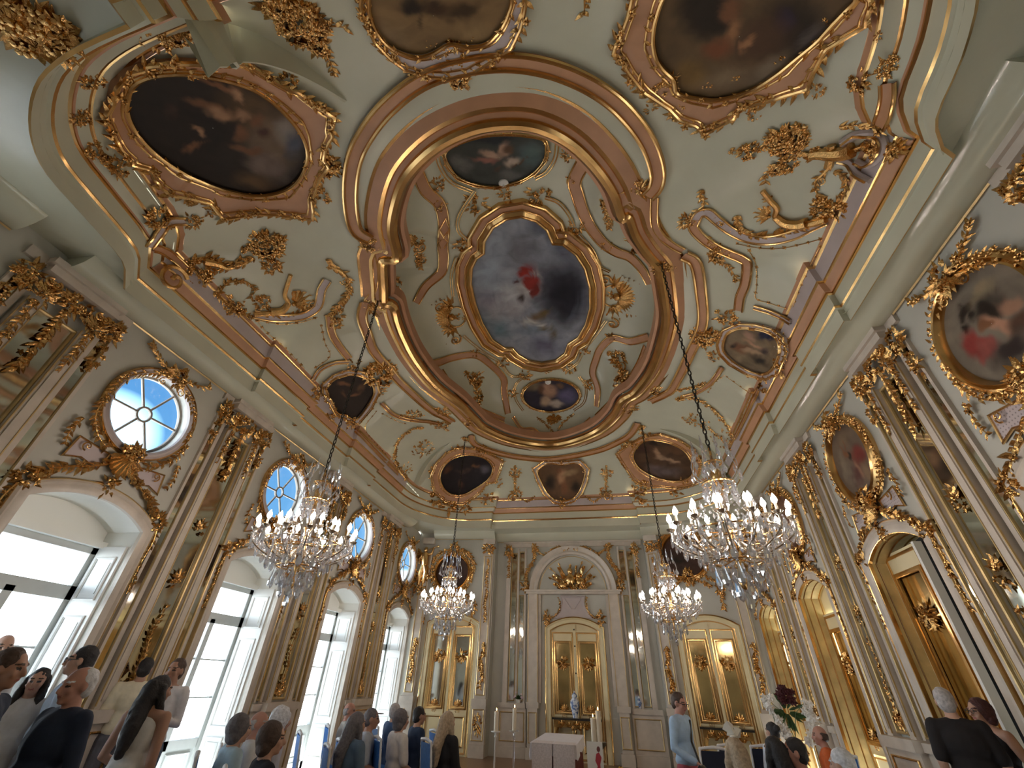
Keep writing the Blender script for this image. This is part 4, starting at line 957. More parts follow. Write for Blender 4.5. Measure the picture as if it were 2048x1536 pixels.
def pframe(px, towards=None):
    """surface frame at a photo point: point, normal, tangent (towards another photo point), side"""
    p, n = hit(*px)
    q = hit(*(towards or (px[0], px[1] + 20)))[0]; t = (q - p); t -= n * t.dot(n)
    t = t.normalized() if t.length > 1e-6 else n.orthogonal().normalized()
    return p, n, t, n.cross(t).normalized()
def msize(px, d):
    a = hit(*px)[0]; b = hit(px[0] + d, px[1])[0]; c = hit(px[0], px[1] + d)[0]
    return max(0.03, min((a - b).length, (a - c).length))
def trim(px, w, label, closed=False, smooth=True, per=5, band=ROSE, rail=0.018, lift=0.0, mid=True, rails=GOLDS, pts=None, h=0.03):
    """painted band with gilt rails, laid along the vault"""
    TN[0] += 1; g = sgroup('trim_%d' % TN[0], label, 'moulding')
    P, N = pts or trace(px, per, closed, smooth, lift)
    if mid:
        mb = MB(); mb.sweep(P, N, [(-w / 2, 0), (-w / 2, h), (-w / 4, h * .8), (w / 4, h * .8), (w / 2, h), (w / 2, 0)], closed); mb.build('band', band, g)
    mb = MB()
    for a in ((-w / 2, w / 2) if mid else (0,)): mb.sweep(P, N, [(x + a, y + (h if mid else 0)) for x, y in RAIL(rail)], closed)
    mb.build('gilt_rail', rails, g); return g
def cl(mb, px, s=14, k=16, lf=None, fl=0.4, asp=1.0):
    """cluster of leaves and flowers, half size given in photo pixels"""
    C = pframe(px); r = msize(px, s); bunch(mb, C, (r, r * asp), k, lf or r * .55, fl)
def rin(mb, px, r=0.02, lf=0.1, step=0.08, fl=0.25, per=5, both=True, closed=False, stem=True):
    P, N = trace(px, per, closed); rinceau(mb, P, N, r, lf, step, fl, both, stem=stem)
def fan(mb, px, to, s, k=9, w=1.0):
    p, n, t, sd = pframe(px, to); L = msize(px, s); shell(mb, p, n, t, L, L * w, k)
def vol(mb, px, to, s, hand=1, turns=1.4):
    p, n, t, sd = pframe(px, to); scroll(mb, p, t, n, msize(px, s), hand, turns)
def chain(mb, px, r=0.03, step=0.16, per=4):
    P, N = trace(px, per); mb.tube([p + n * .01 for p, n in zip(P, N)], .006, 4)
    for p, n in resample(P, N, step): rosette(mb, p, n, r * random.uniform(.8, 1.3), 0, 4)

# ------------------------------------------------------------------ paintings
def paint_mat():
    m = bpy.data.materials.new('oil_paint'); m.use_nodes = True; nt = m.node_tree; b = nt.nodes['Principled BSDF']
    a = nt.nodes.new('ShaderNodeAttribute'); a.attribute_name = 'paint'; tc = nt.nodes.new('ShaderNodeTexCoord'); n = nt.nodes.new('ShaderNodeTexNoise')
    n.inputs['Scale'].default_value = 3; n.inputs['Detail'].default_value = 6; n.inputs['Distortion'].default_value = .6; nt.links.new(tc.outputs['Object'], n.inputs['Vector'])
    r = nt.nodes.new('ShaderNodeValToRGB'); r.color_ramp.elements[0].position = .3; r.color_ramp.elements[1].position = .72
    r.color_ramp.elements[0].color = (.72, .70, .68, 1); r.color_ramp.elements[1].color = (1.2, 1.18, 1.14, 1)
    mx = nt.nodes.new('ShaderNodeMix'); mx.data_type = 'RGBA'; mx.blend_type = 'MULTIPLY'; mx.inputs['Factor'].default_value = 1
    nt.links.new(n.outputs['Fac'], r.inputs['Fac']); nt.links.new(a.outputs['Color'], mx.inputs['A']); nt.links.new(r.outputs['Color'], mx.inputs['B']); nt.links.new(mx.outputs['Result'], b.inputs['Base Color'])
    b.inputs['Roughness'].default_value = 0.55; b.inputs['Specular IOR Level'].default_value = .25
    return m
PAINT = paint_mat()
def shade(x, y, base, blobs, amp):
    nx = noise.noise(V3((x * .045, y * .045, 1.3))) + .5 * noise.noise(V3((x * .11, y * .11, 4.1))); ny = noise.noise(V3((x * .045, y * .045, 7.7))) + .5 * noise.noise(V3((x * .11, y * .11, 9.1)))
    X, Y = x + nx * amp, y + ny * amp; c = list(base)
    for bx, by, rx, ry, rot, col, soft in blobs:
        a = math.radians(rot); dx, dy = X - bx, Y - by; u = (dx * math.cos(a) + dy * math.sin(a)) / rx; v = (-dx * math.sin(a) + dy * math.cos(a)) / ry
        d = math.sqrt(u * u + v * v)
        if d < 1:
            f = min(1, (1 - d) / max(soft, 1e-3)); f = f * f * (3 - 2 * f)
            for i in range(3): c[i] += (col[i] - c[i]) * f
    return c
def canvas(px, base, blobs, parent, K=22, per=4, lift=0.02, amp=8, hitf=None, name='canvas', smooth=True):
    P = crom(px, per, True) if smooth else [V3((x, y, 0)) for x, y in px]; n = len(P); c = sum(P, V3((0, 0, 0))) / n; hf = hitf or hit
    vs = []; cols = []
    for k in range(K + 1):
        f = 1 - k / K * .995
        for p in P:
            q = c + (p - c) * f; h, nn = hf(q.x, q.y); vs.append(h + nn * lift); cols.append((*shade(q.x, q.y, base, blobs, amp), 1))
    me = bpy.data.meshes.new(name); fs = [(k * n + j, k * n + (j + 1) % n, (k + 1) * n + (j + 1) % n, (k + 1) * n + j) for k in range(K) for j in range(n)]
    me.from_pydata([tuple(v) for v in vs], [], fs); ca = me.color_attributes.new('paint', 'FLOAT_COLOR', 'POINT')
    ca.data.foreach_set('color', [x for q in cols for x in q]); me.materials.append(PAINT); me.polygons.foreach_set('use_smooth', [True] * len(fs)); me.update()
    o = bpy.data.objects.new(name, me); COL.objects.link(o); o.parent = parent
    if parent is not None: o.matrix_parent_inverse = parent.matrix_basis.inverted()
    return o
def loopring(a, b, n=120):
    """two photo loops resampled by angle about the inner one's centre"""
    A, B = crom(a, 5, True), [V3((x, y, 0)) for x, y in b]; c = sum(A, V3((0, 0, 0))) / len(A)
    def rs(L, th):
        d = (math.cos(th), math.sin(th)); best = 0
        for i in range(len(L)):
            p, q = L[i - 1], L[i]; ex, ey = q.x - p.x, q.y - p.y; den = d[0] * ey - d[1] * ex
            if abs(den) < 1e-12: continue
            t = ((p.x - c.x) * ey - (p.y - c.y) * ex) / den; s = ((p.x - c.x) * d[1] - (p.y - c.y) * d[0]) / den
            if t > 0 and -1e-6 <= s <= 1 + 1e-6: best = max(best, t)
        return (c.x + d[0] * best, c.y + d[1] * best)
    return [rs(A, 2 * PI * i / n) for i in range(n)], [rs(B, 2 * PI * i / n) for i in range(n)]
def painting(name, label, inner, outer, base, blobs, leafy=0.1, band=LILAC, K=22, crest=(), rail=0.025, hitf=None, amp=8, step=.1, closedframe=True, inrin=True):
    p0 = hit(*inner[0])[0] if hitf is None else hitf(*inner[0])[0]
    t = thing(name, label, 'painting', tuple(p0), 0)
    canvas(inner, base, blobs, t, K, hitf=hitf, amp=amp); hf = hitf or hit
    I, O = loopring(inner, outer); hI = [hf(*p) for p in I]; hO = [hf(*p) for p in O]; n = len(I); R = []
    for (p, a), (q, b) in zip(hI, hO):
        R.append([p + a * .0, p + a * .05, p.lerp(q, .12) + a * .06, p.lerp(q, .2) + a * .04, p.lerp(q, .8) + b * .045, p.lerp(q, .9) + b * .07, q + b * .06, q + b * .0])
    mb = MB(); mb.rings(R, True, False, False); mb.build('frame', band, t)
    mb = MB(); mb.sweep([p + a * .055 for p, a in hI], [a for p, a in hI], RAIL(rail), True); mb.sweep([p.lerp(q, .22) + a * .045 for (p, a), (q, b) in zip(hI, hO)], [a for p, a in hI], RAIL(rail * .6), True)
    mb.sweep([q + b * .06 for q, b in hO], [b for q, b in hO], RAIL(rail), True); mb.sweep([p.lerp(q, .82) + b * .05 for (p, a), (q, b) in zip(hI, hO)], [b for q, b in hO], RAIL(rail * .6), True); mb.build('gilt_rail', GOLDS, t)
    if leafy:
        mb = MB(); rinceau(mb, [q + b * .05 for q, b in hO], [b for q, b in hO], .01, leafy, step, .35, stem=False)
        if inrin: rinceau(mb, [p.lerp(q, .1) + a * .05 for (p, a), (q, b) in zip(hI, hO)], [a for p, a in hI], .01, leafy * .7, step * 1.4, .2, stem=False)
        for c in crest: cl(mb, *c)
        mb.build('gilt_foliage', GOLD, t)
    return t
DK = (.018, .012, .008)
BR = (.10, .055, .022)
FL = (.36, .20, .11)
FD = (.17, .075, .035)
# big painting in the near corner, window side
inner = cA((740, 560), (760, 490), (820, 440), (920, 410), (1060, 405), (1200, 420), (1340, 450), (1480, 500), (1600, 580), (1700, 680), (1770, 780), (1800, 880), (1780, 980), (1720, 1070), (1620, 1120), (1500, 1135), (1350, 1110), (1200, 1060), (1050, 990), (920, 900), (820, 800), (760, 700), (735, 620))
outer = cA((640, 480), (720, 400), (870, 350), (1050, 335), (1200, 345), (1300, 342), (1370, 320), (1480, 370), (1620, 460), (1750, 530), (1860, 610), (1985, 690), (1930, 715), (1950, 770), (1905, 850), (1895, 920), (1930, 960), (1875, 1020), (1850, 1100), (1825, 1160), (1840, 1270), (1620, 1240), (1480, 1240), (1300, 1270), (1230, 1180), (1100, 1150), (990, 1130), (900, 1060), (880, 990), (780, 960), (690, 880), (640, 790), (600, 690), (570, 660), (620, 580))
def b_(cvt, *L): return [(*cvt((x, y))[0], rx / S1, ry / S1, rot, col, so) for x, y, rx, ry, rot, col, so in L]
painting('ceiling_painting', 'large oval painting of dark tumbling figures on the vault above the round window', inner, outer, DK, b_(cA,
    (1500, 640, 330, 170, 20, BR, .9), (1600, 820, 260, 260, 0, (.16, .11, .07), .9), (1680, 760, 110, 120, 0, (.24, .21, .19), .9), (1720, 840, 90, 110, 0, (.07, .08, .11), .8), (1560, 960, 200, 110, 25, (.15, .11, .09), .8), (1500, 1060, 180, 70, 10, BR, .8),
    (1280, 490, 170, 24, 14, FD, .7), (1390, 550, 70, 28, 55, FL, .7), (1210, 610, 180, 40, 12, FD, .8), (1290, 660, 130, 55, 10, FL, .8), (1420, 660, 45, 60, 70, FL, .8), (1500, 690, 60, 55, 0, FD, .8), (1540, 770, 40, 55, -30, (.07, .03, .02), .8), (1160, 760, 70, 22, 35, FL, .8), (1130, 850, 110, 26, -15, FD, .8), (1410, 770, 60, 70, 20, FD, .8), (1330, 900, 190, 60, 10, DK, .8), (1450, 870, 150, 30, 12, FD, .8), (1000, 640, 60, 60, 0, (.05, .025, .015), .9)),
    .13, ROSE, 30, [(p, s, k) for p, s, k in ((cA((540, 480))[0], 22, 34), (cA((480, 690))[0], 22, 40), (cA((570, 890))[0], 24, 40), (cA((690, 990))[0], 20, 34), (cA((690, 640))[0], 26, 46), (cA((1050, 225))[0], 34, 60), (cA((900, 230))[0], 20, 22), (cA((1300, 290))[0], 16, 20), (cA((1430, 340))[0], 16, 22), (cA((1690, 460))[0], 18, 28), (cA((1900, 960))[0], 30, 60), (cA((1890, 1140))[0], 18, 26), (cA((1690, 1250))[0], 14, 18), (cA((1130, 1290))[0], 20, 30), (cA((930, 1290))[0], 26, 40), (cA((1220, 1240))[0], 14, 16))], .028)
# big painting in the near corner, door side
inner = cC((1060, 0), (960, 100), (850, 220), (730, 320), (620, 410), (500, 490), (380, 540), (250, 570), (130, 560), (20, 530)) + [(1348, 154), (1327, 133), (1312, 109), (1306, 68), (1314, 20), (1335, -30)] + cC((100, -260), (500, -330), (900, -250), (1090, -80))
outer = cC((1190, 0), (1150, 120), (1000, 210), (900, 270), (830, 400), (790, 505), (600, 560), (380, 620), (370, 670), (170, 765), (140, 720), (40, 690)) + cB((1930, 620), (1780, 520), (1700, 420), (1625, 295), (1595, 280), (1640, 200), (1690, 60), (1720, -80)) + cC((40, -360), (500, -440), (950, -340), (1180, -120))
painting('ceiling_painting', 'large oval painting of brown and orange draped figures on the vault, door side', inner, outer, (.12, .075, .035), b_(cC,
    (200, 60, 260, 240, 0, DK, .6), (700, 150, 330, 300, 0, DK, .8), (650, 110, 90, 90, 0, (.015, .012, .04), .8), (500, 230, 300, 200, -30, (.07, .035, .018), .8), (330, 60, 90, 120, 20, FD, .7), (230, 110, 110, 60, 60, DK, .7), (350, 180, 60, 110, 25, (.26, .13, .06), .8), (250, 280, 130, 80, -20, (.17, .06, .025), .8), (420, 250, 90, 40, -50, (.30, .15, .07), .8), (300, 450, 260, 110, -10, (.17, .12, .07), .9), (560, 400, 200, 90, -35, (.16, .12, .08), .9), (800, 230, 160, 80, -50, (.10, .08, .07), .8), (100, 430, 140, 120, 0, (.17, .10, .03), .8)),
    .12, ROSE, 26, [(p, s, k) for p, s, k in ((cB((1900, 500))[0], 30, 60), (cB((1990, 640))[0], 24, 44), (cB((1820, 640))[0], 12, 14), (cB((1730, 470))[0], 16, 24), (cC((200, 500))[0], 12, 14), (cC((370, 455))[0], 12, 14), (cC((620, 345))[0], 14, 18), (cC((870, 120))[0], 16, 20), (cC((840, 530))[0], 16, 20), (cC((1090, 480))[0], 24, 36), (cC((1260, 390))[0], 24, 40), (cC((1200, 210))[0], 14, 18), (cC((470, 670))[0], 14, 18))], .026)
# shield painting above the camera
inner = cB((165, 0), (175, 70), (205, 150), (260, 225), (340, 280), (450, 310), (540, 290), (640, 235), (740, 250), (850, 235), (930, 160), (985, 50), (1000, -60), (900, -220), (600, -280), (300, -210), (180, -100))
outer = cB((115, 0), (145, 100), (200, 215), (285, 310), (375, 380), (480, 415), (620, 435), (760, 415), (880, 335), (1000, 260), (1060, 130), (1085, 0), (1080, -100), (940, -290), (600, -360), (270, -290), (120, -130))
painting('ceiling_painting', 'amber brown shield shaped painting on the vault behind the oval rim', inner, outer, (.20, .125, .055), b_(cB,
    (560, 40, 360, 90, 5, (.08, .045, .02), .8), (420, 30, 90, 70, 0, DK, .7), (560, 40, 70, 70, 0, (.05, .025, .012), .7), (720, 60, 160, 50, -20, (.05, .028, .012), .8), (470, 110, 20, 90, 5, (.08, .05, .02), .8), (300, 200, 160, 100, 30, (.24, .16, .08), .9), (800, 190, 150, 80, -20, (.26, .17, .075), .9)),
    .11, LILAC, 22, [(p, s, k) for p, s, k in ((cB((660, 310))[0], 32, 60), (cB((690, 450))[0], 26, 44), (cB((460, 430))[0], 20, 26), (cB((860, 345))[0], 18, 24), (cB((530, 250))[0], 12, 14), (cB((770, 235))[0], 12, 14))], .022)
# round paintings above the cornice
circ = lambda P, f: (lambda c: [(c[0] + (x - c[0]) * f, c[1] + (y - c[1]) * f) for x, y in P])((sum(p[0] for p in P) / len(P), sum(p[1] for p in P) / len(P)))
inner = cJ((195, 190), (230, 100), (330, 55), (450, 60), (560, 90), (640, 150), (655, 250), (610, 370), (530, 425), (400, 390), (280, 320), (210, 250))
painting('round_painting', 'small rounded painting of bathing cherubs above the door side cornice', inner, circ(inner, 1.24), (.19, .14, .085), [(*cJ((x, y))[0], rx / 4, ry / 4, r, c, s) for x, y, rx, ry, r, c, s in (
    (540, 110, 110, 60, 10, (.015, .018, .05), .6), (330, 230, 130, 60, 20, FD, .8), (400, 120, 70, 40, 40, (.40, .24, .17), .7), (430, 190, 110, 26, 30, (.38, .22, .14), .7), (280, 200, 34, 30, 0, DK, .7), (420, 260, 120, 26, 10, (.36, .24, .15), .7), (480, 330, 130, 50, 20, DK, .8), (520, 240, 60, 40, 0, (.05, .03, .03), .8), (370, 340, 90, 40, 15, (.13, .10, .06), .8))],
    .075, LILAC, 20, [(p, s, k) for p, s, k in ((cF((180, 560))[0], 30, 56), (cF((300, 450))[0], 22, 30), (cF((640, 590))[0], 16, 26), (cF((610, 750))[0], 16, 26), (cF((530, 855))[0], 14, 20), (cF((240, 680))[0], 14, 18))], .02, step=.2)
inner = cH((600, 290), (680, 220), (780, 188), (880, 200), (960, 250), (985, 330), (930, 440), (840, 545), (760, 515), (690, 490), (640, 400), (610, 340))
painting('round_painting', 'small dark rounded painting above the window side cornice', inner, circ(inner, 1.24), (.022, .013, .009), [(*cH((x, y))[0], rx / 4, ry / 4, r, c, s) for x, y, rx, ry, r, c, s in (
    (750, 260, 60, 26, 20, FD, .8), (880, 290, 40, 40, 0, (.10, .05, .025), .8), (840, 340, 70, 20, -20, FD, .8), (740, 340, 50, 20, 40, (.09, .04, .02), .8))],
    .075, LILAC, 18, [(p, s, k) for p, s, k in ((cH((1040, 190))[0], 34, 64), (cH((540, 330))[0], 16, 26), (cH((660, 510))[0], 14, 22), (cH((800, 585))[0], 14, 22), (cH((830, 110))[0], 14, 20), (cH((1040, 330))[0], 12, 16))], .02, step=.2)
# lunette paintings at the far end
inner = cH((1520, 1000), (1550, 920), (1620, 860), (1720, 830), (1830, 840), (1910, 880), (1942, 950), (1900, 1030), (1800, 1100), (1700, 1150), (1600, 1140), (1540, 1080))
outer = cH((1440, 1000), (1480, 900), (1560, 820), (1660, 770), (1800, 780), (1940, 830), (2030, 880), (2000, 960), (1970, 1050), (1900, 1060), (1850, 1130), (1780, 1190), (1700, 1240), (1560, 1220), (1470, 1140))
painting('lunette_painting', 'nearly black lunette painting in the far corner above the window side', inner, outer, (.014, .010, .012), [(*cH((x, y))[0], rx / 4, ry / 4, r, c, s) for x, y, rx, ry, r, c, s in (
    (1580, 960, 50, 50, 0, (.10, .04, .02), .9), (1720, 960, 90, 30, -10, (.06, .035, .03), .8), (1870, 940, 60, 50, 0, (.10, .09, .11), .8), (1680, 1060, 40, 40, 0, (.09, .04, .025), .8), (1800, 920, 40, 20, 0, FD, .8))],
    .09, ROSE, 18, [(p, s, k) for p, s, k in ((cH((1860, 800))[0], 16, 24), (cH((1480, 950))[0], 14, 20), (cH((1500, 1180))[0], 20, 34), (cH((1600, 1240))[0], 18, 26), (cH((1720, 1250))[0], 14, 20), (cH((1890, 1180))[0], 16, 22), (cH((1970, 1060))[0], 12, 16), (cH((1660, 780))[0], 12, 16))], .022)
inner = cM((265, 200), (300, 120), (380, 72), (480, 75), (600, 110), (690, 170), (740, 260), (740, 340), (690, 380), (600, 400), (480, 380), (380, 340), (300, 280))
outer = cM((130, 180), (220, 110), (330, 50), (480, 20), (640, 70), (750, 140), (810, 230), (800, 330), (740, 440), (620, 460), (500, 450), (380, 450), (290, 410), (250, 370), (200, 290))
painting('lunette_painting', 'brown lunette painting with a pale reclining figure in the far corner, door side', inner, outer, (.075, .04, .022), [(*cM((x, y))[0], rx / 4, ry / 4, r, c, s) for x, y, rx, ry, r, c, s in (
    (340, 150, 110, 60, 0, (.045, .02, .014), .8), (600, 150, 120, 60, 20, (.10, .05, .025), .8), (460, 180, 60, 24, 55, (.30, .18, .11), .7), (520, 230, 110, 26, 15, (.30, .20, .13), .7), (590, 240, 60, 16, 20, (.34, .22, .14), .7), (500, 320, 200, 60, 5, (.12, .09, .085), .8), (420, 110, 50, 20, 0, DK, .8))],
    .09, ROSE, 18, [(p, s, k) for p, s, k in ((cM((240, 110))[0], 18, 30), (cM((370, 40))[0], 14, 20), (cM((770, 220))[0], 14, 20), (cM((330, 430))[0], 18, 30), (cM((320, 520))[0], 16, 26), (cM((590, 480))[0], 18, 24), (cM((680, 400))[0], 14, 18), (cM((350, 590))[0], 10, 14))], .022)
inner = [(1075, 940), (1095, 926), (1125, 928), (1155, 925), (1170, 940), (1166, 962), (1158, 982), (1145, 997), (1127, 1002), (1110, 999), (1093, 982), (1083, 962)]
painting('shield_painting', 'small shield painting with a winged figure above the niche wall', inner, circ(inner, 1.2), (.12, .065, .032), [(1124, 952, 14, 20, 10, FL, .7), (1118, 940, 8, 8, 0, FD, .7), (1140, 945, 22, 8, -20, (.26, .17, .09), .8), (1128, 975, 12, 20, 0, FD, .8), (1100, 965, 16, 26, 0, DK, .9), (1152, 972, 14, 22, 0, DK, .9)],
    .075, LILAC, 16, [((1123, 1004), 12, 20), ((1076, 940), 8, 12), ((1170, 940), 8, 12), ((1124, 924), 10, 16)], .018, amp=4)

# ------------------------------------------------------------------ dome: quatrefoil and two ovals
Q = [(967, 503), (968, 479), (986, 451), (1013, 434), (1042, 429), (1072, 438), (1094, 456), (1106, 484), (1126, 485), (1152, 505), (1170, 533), (1180, 571), (1181, 612), (1172, 646), (1157, 672), (1137, 685), (1130, 704), (1111, 718), (1083, 723), (1056, 718), (1036, 706), (1025, 694), (1008, 693), (984, 677), (964, 643), (950, 605), (941, 564), (943, 533), (953, 513)]
def quat(c):
    return c
t = thing('quatrefoil_painting', 'cloudy blue quatrefoil sky painting with a red draped figure at the dome centre', 'painting', tuple(hit(1060, 580)[0]))
canvas(Q, (.25, .27, .32), b_(cE, (1270, 520, 310, 290, 20, (.045, .045, .065), .9), (1330, 560, 200, 230, 0, (.012, .012, .02), .7), (1050, 280, 180, 150, 0, (.13, .13, .155), .9), (930, 250, 110, 160, 0, (.26, .29, .35), .8), (1180, 160, 130, 70, 0, (.10, .11, .15), .8), (1300, 300, 120, 60, 40, (.10, .11, .15), .8), (980, 560, 170, 110, 0, (.40, .41, .44), .9), (860, 430, 130, 200, 0, (.30, .35, .43), .9), (880, 600, 140, 80, 0, (.20, .19, .24), .9), (1000, 640, 170, 60, -15, (.34, .33, .36), .8), (1100, 520, 120, 90, 0, (.38, .37, .38), .8), (900, 750, 130, 90, 0, (.10, .17, .21), .8), (1200, 860, 160, 80, 0, (.13, .13, .19), .8), (1130, 760, 160, 60, 0, (.16, .19, .24), .8), (1400, 640, 70, 40, -30, (.14, .16, .22), .8),
    (1090, 400, 70, 48, -20, (.26, .02, .012), .5), (1120, 480, 60, 50, 50, (.22, .02, .015), .5), (1150, 530, 34, 60, 20, (.17, .02, .015), .5), (1150, 430, 36, 22, 40, (.30, .27, .26), .7), (1040, 470, 40, 24, 0, (.08, .03, .03), .7), (1060, 580, 26, 34, 20, (.045, .03, .025), .7), (1160, 680, 110, 26, -25, (.15, .10, .06), .7), (1190, 680, 26, 70, 10, (.13, .09, .03), .6), (1150, 720, 110, 16, 15, (.46, .44, .42), .7), (1220, 760, 90, 22, 25, (.11, .08, .03), .6), (1090, 700, 60, 16, 0, (.40, .38, .38), .7), (940, 590, 60, 14, 30, (.12, .11, .14), .8)), t, 34, 5, .02, 9, None, 'canvas', False)
P, N = trace(Q, 4, True, False)
ctr = sum(P, V3((0, 0, 0))) / len(P); sg = 1 if N[0].cross(P[1] - P[0]).dot(ctr - P[0]) < 0 else -1
mb = MB(); mb.sweep(P, N, [(sg * a, h) for a, h in ((-.02, 0), (-.02, .05), (.06, .10), (.12, .05), (.24, .03), (.28, .09), (.34, .08), (.36, 0))], True, mats=[0, 0, 0, 1, 0, 0, 0]); mb.build('frame', [GOLDS, ROSE], t)
mb = MB()
for a, r in ((.0, .03), (.14, .016), (.31, .034)): mb.sweep([p + n * .06 for p, n in zip(P, N)], N, [(x + sg * a, y) for x, y in RAIL(r)], True)
mb.build('gilt_rail', GOLDS, t)
mb = MB(); cl(mb, cB((990, 1235))[0], 14, 24, fl=.2); cl(mb, cE((1500, 570))[0], 8, 12); cl(mb, cE((735, 690))[0], 8, 12); cl(mb, cE((1215, 1000))[0], 10, 14); mb.build('gilt_foliage', GOLD, t)
inner = cB((615, 880), (640, 960), (700, 1030), (800, 1068), (920, 1080), (1040, 1050), (1130, 1000), (1190, 930), (1205, 860), (1190, 805), (1100, 785), (980, 775), (840, 785), (700, 825))
painting('dome_painting', 'oval dome painting of pale cherubs partly hidden by the near rim', inner, circ(inner, 1.08), (.05, .055, .05), b_(cB, (1130, 900, 120, 110, 0, (.08, .12, .12), .9), (700, 950, 110, 60, 20, (.14, .14, .13), .9), (1000, 1020, 110, 50, 0, (.13, .13, .12), .8), (880, 810, 200, 50, 0, (.02, .025, .03), .8), (880, 900, 90, 30, 10, (.40, .27, .20), .7), (960, 870, 40, 60, 0, (.38, .24, .17), .7), (1010, 940, 80, 40, -20, (.46, .36, .29), .7), (850, 930, 110, 22, 0, (.26, .12, .09), .7), (1060, 950, 70, 10, -30, (.09, .05, .03), .6), (915, 980, 30, 26, 0, (.09, .055, .04), .7), (985, 870, 40, 40, 0, (.10, .055, .03), .6)), .06, GOLDP, 18, (), .015, step=.13)
inner = ell(*cE((1235, 1140))[0], 165 / S1, 93 / S1, 16)
painting('dome_painting', 'oval dome painting of huddled cherubs at the far end of the dome', inner, circ(inner, 1.09), (.03, .026, .04), b_(cE, (1330, 1140, 80, 70, 0, (.10, .09, .17), .9), (1120, 1090, 80, 40, 0, (.17, .13, .08), .8), (1230, 1110, 70, 50, 20, (.36, .21, .14), .7), (1200, 1170, 50, 40, -30, (.40, .28, .19), .7), (1260, 1190, 60, 30, 10, (.46, .38, .31), .7), (1180, 1110, 30, 30, 0, (.10, .05, .03), .7), (1290, 1080, 30, 20, 0, (.16, .09, .05), .7)), .05, GOLDP, 16, [(cE((1250, 1290))[0], 14, 26)], .014, step=.12, amp=5)

# ------------------------------------------------------------------ mouldings of the rim and the vault
def rimtrim():
    P = [V3((p.x, p.y, OZ)) for p in OVS]; N = [V3((0, 0, -1))] * len(P); c = sum(P, V3((0, 0, 0))) / len(P)
    s = 1 if N[0].cross(P[1] - P[0]).dot(c - P[0]) < 0 else -1
    g = sgroup('trim_9', 'gilt and terracotta rim around the oval dome', 'moulding')
    mb = MB(); mb.sweep(P, N, [(s * a, h) for a, h in ((-.09, -.06), (-.10, .03), (-.06, .09), (0, .11), (.05, .09), (.07, .045), (.13, .035), (.15, .06), (.20, .065), (.36, .03), (.40, .045), (.43, -.02))], True, mats=[0, 0, 0, 0, 0, 1, 0, 0, 1, 0, 0]); mb.build('rim_profile', [GOLDS, ROSE], g)
    mb = MB(); mb.sweep([p + V3((0, 0, .12)) for p in P], N, [(s * a - s * .13, h) for a, h in ((-.05, -.2), (-.05, .0), (0, .03), (.05, 0))], True); mb.build('inner_cove', ROSE, g)
rimtrim()
near = cB((150, 1410), (60, 1340), (28, 1150), (48, 930), (120, 770), (250, 600), (450, 440), (700, 350), (960, 320), (1200, 350), (1420, 430), (1600, 540), (1740, 680), (1840, 830), (1888, 980), (1880, 1080), (1830, 1145))
inn = lambda P, c, f: [(x + (c[0] - x) * f, y + (c[1] - y) * f) for x, y in P]
trim(inn(near, (1010, 330), .035), .17, 'broad terracotta and gilt arc sweeping around the near half of the rim', h=.06, rail=.03)
trim([(1309, 393), (1309, 444), (1322, 470), (1345, 489), (1366, 500)], .10, 'short gilt curve joining arc and side band, door side')
trim([(1368, 507), (1392, 524), (1403, 582), (1406, 644), (1382, 702), (1348, 770), (1330, 786), (1300, 800)], .16, 'gilt side band of the vault, door side', h=.05, rail=.028)
trim([(731, 602), (724, 632), (735, 667), (747, 700), (775, 732), (795, 757), (832, 792), (865, 820), (885, 830), (905, 842)], .16, 'gilt side band of the vault, window side', h=.05, rail=.028)
trim([(942, 868), (945, 880), (957, 890), (1000, 905), (1049, 914), (1107, 916), (1193, 900), (1240, 880), (1261, 866), (1275, 844)], .16, 'gilt band around the far end of the rim', h=.05, rail=.026)
trim([(735, 490), (748, 515), (752, 550), (747, 580), (733, 600)], .08, 'short gilt curve joining arc and side band, window side')
L2 = 'gilt and terracotta rib inside the dome %s'
trim(cB((1430, 940), (1375, 1050), (1390, 1130), (1430, 1250), (1475, 1335), (1545, 1420), (1620, 1470)) + cE((1700, 330), (1770, 400), (1820, 490)), .22, L2 % 'on the near door side')
trim(cB((450, 1010), (500, 1110), (580, 1190), (605, 1300), (600, 1420)) + cE((610, 160), (600, 260), (605, 340), (590, 420), (500, 500), (440, 600)), .20, L2 % 'on the near window side')
trim(cE((1810, 800), (1700, 825), (1600, 805), (1530, 860), (1500, 930), (1480, 1010), (1510, 1100), (1505, 1210)), .17, L2 % 'on the far door side')
trim(cE((1790, 860), (1745, 970), (1660, 1100), (1590, 1180), (1500, 1270)), .14, L2 % 'along the far door side rim')
trim(cE((480, 965), (560, 955), (660, 920), (790, 905), (880, 960), (955, 1040), (960, 1120), (980, 1250)), .17, L2 % 'on the far window side')
trim(cE((590, 1000), (680, 1130), (800, 1220), (960, 1290)), .14, L2 % 'along the far window side rim')
trim(cE((1010, 1270), (1060, 1340), (1130, 1345), (1190, 1390), (1260, 1400), (1340, 1370), (1400, 1340), (1470, 1280)), .09, 'wavy gilt band under the far dome painting')
k_ = 0
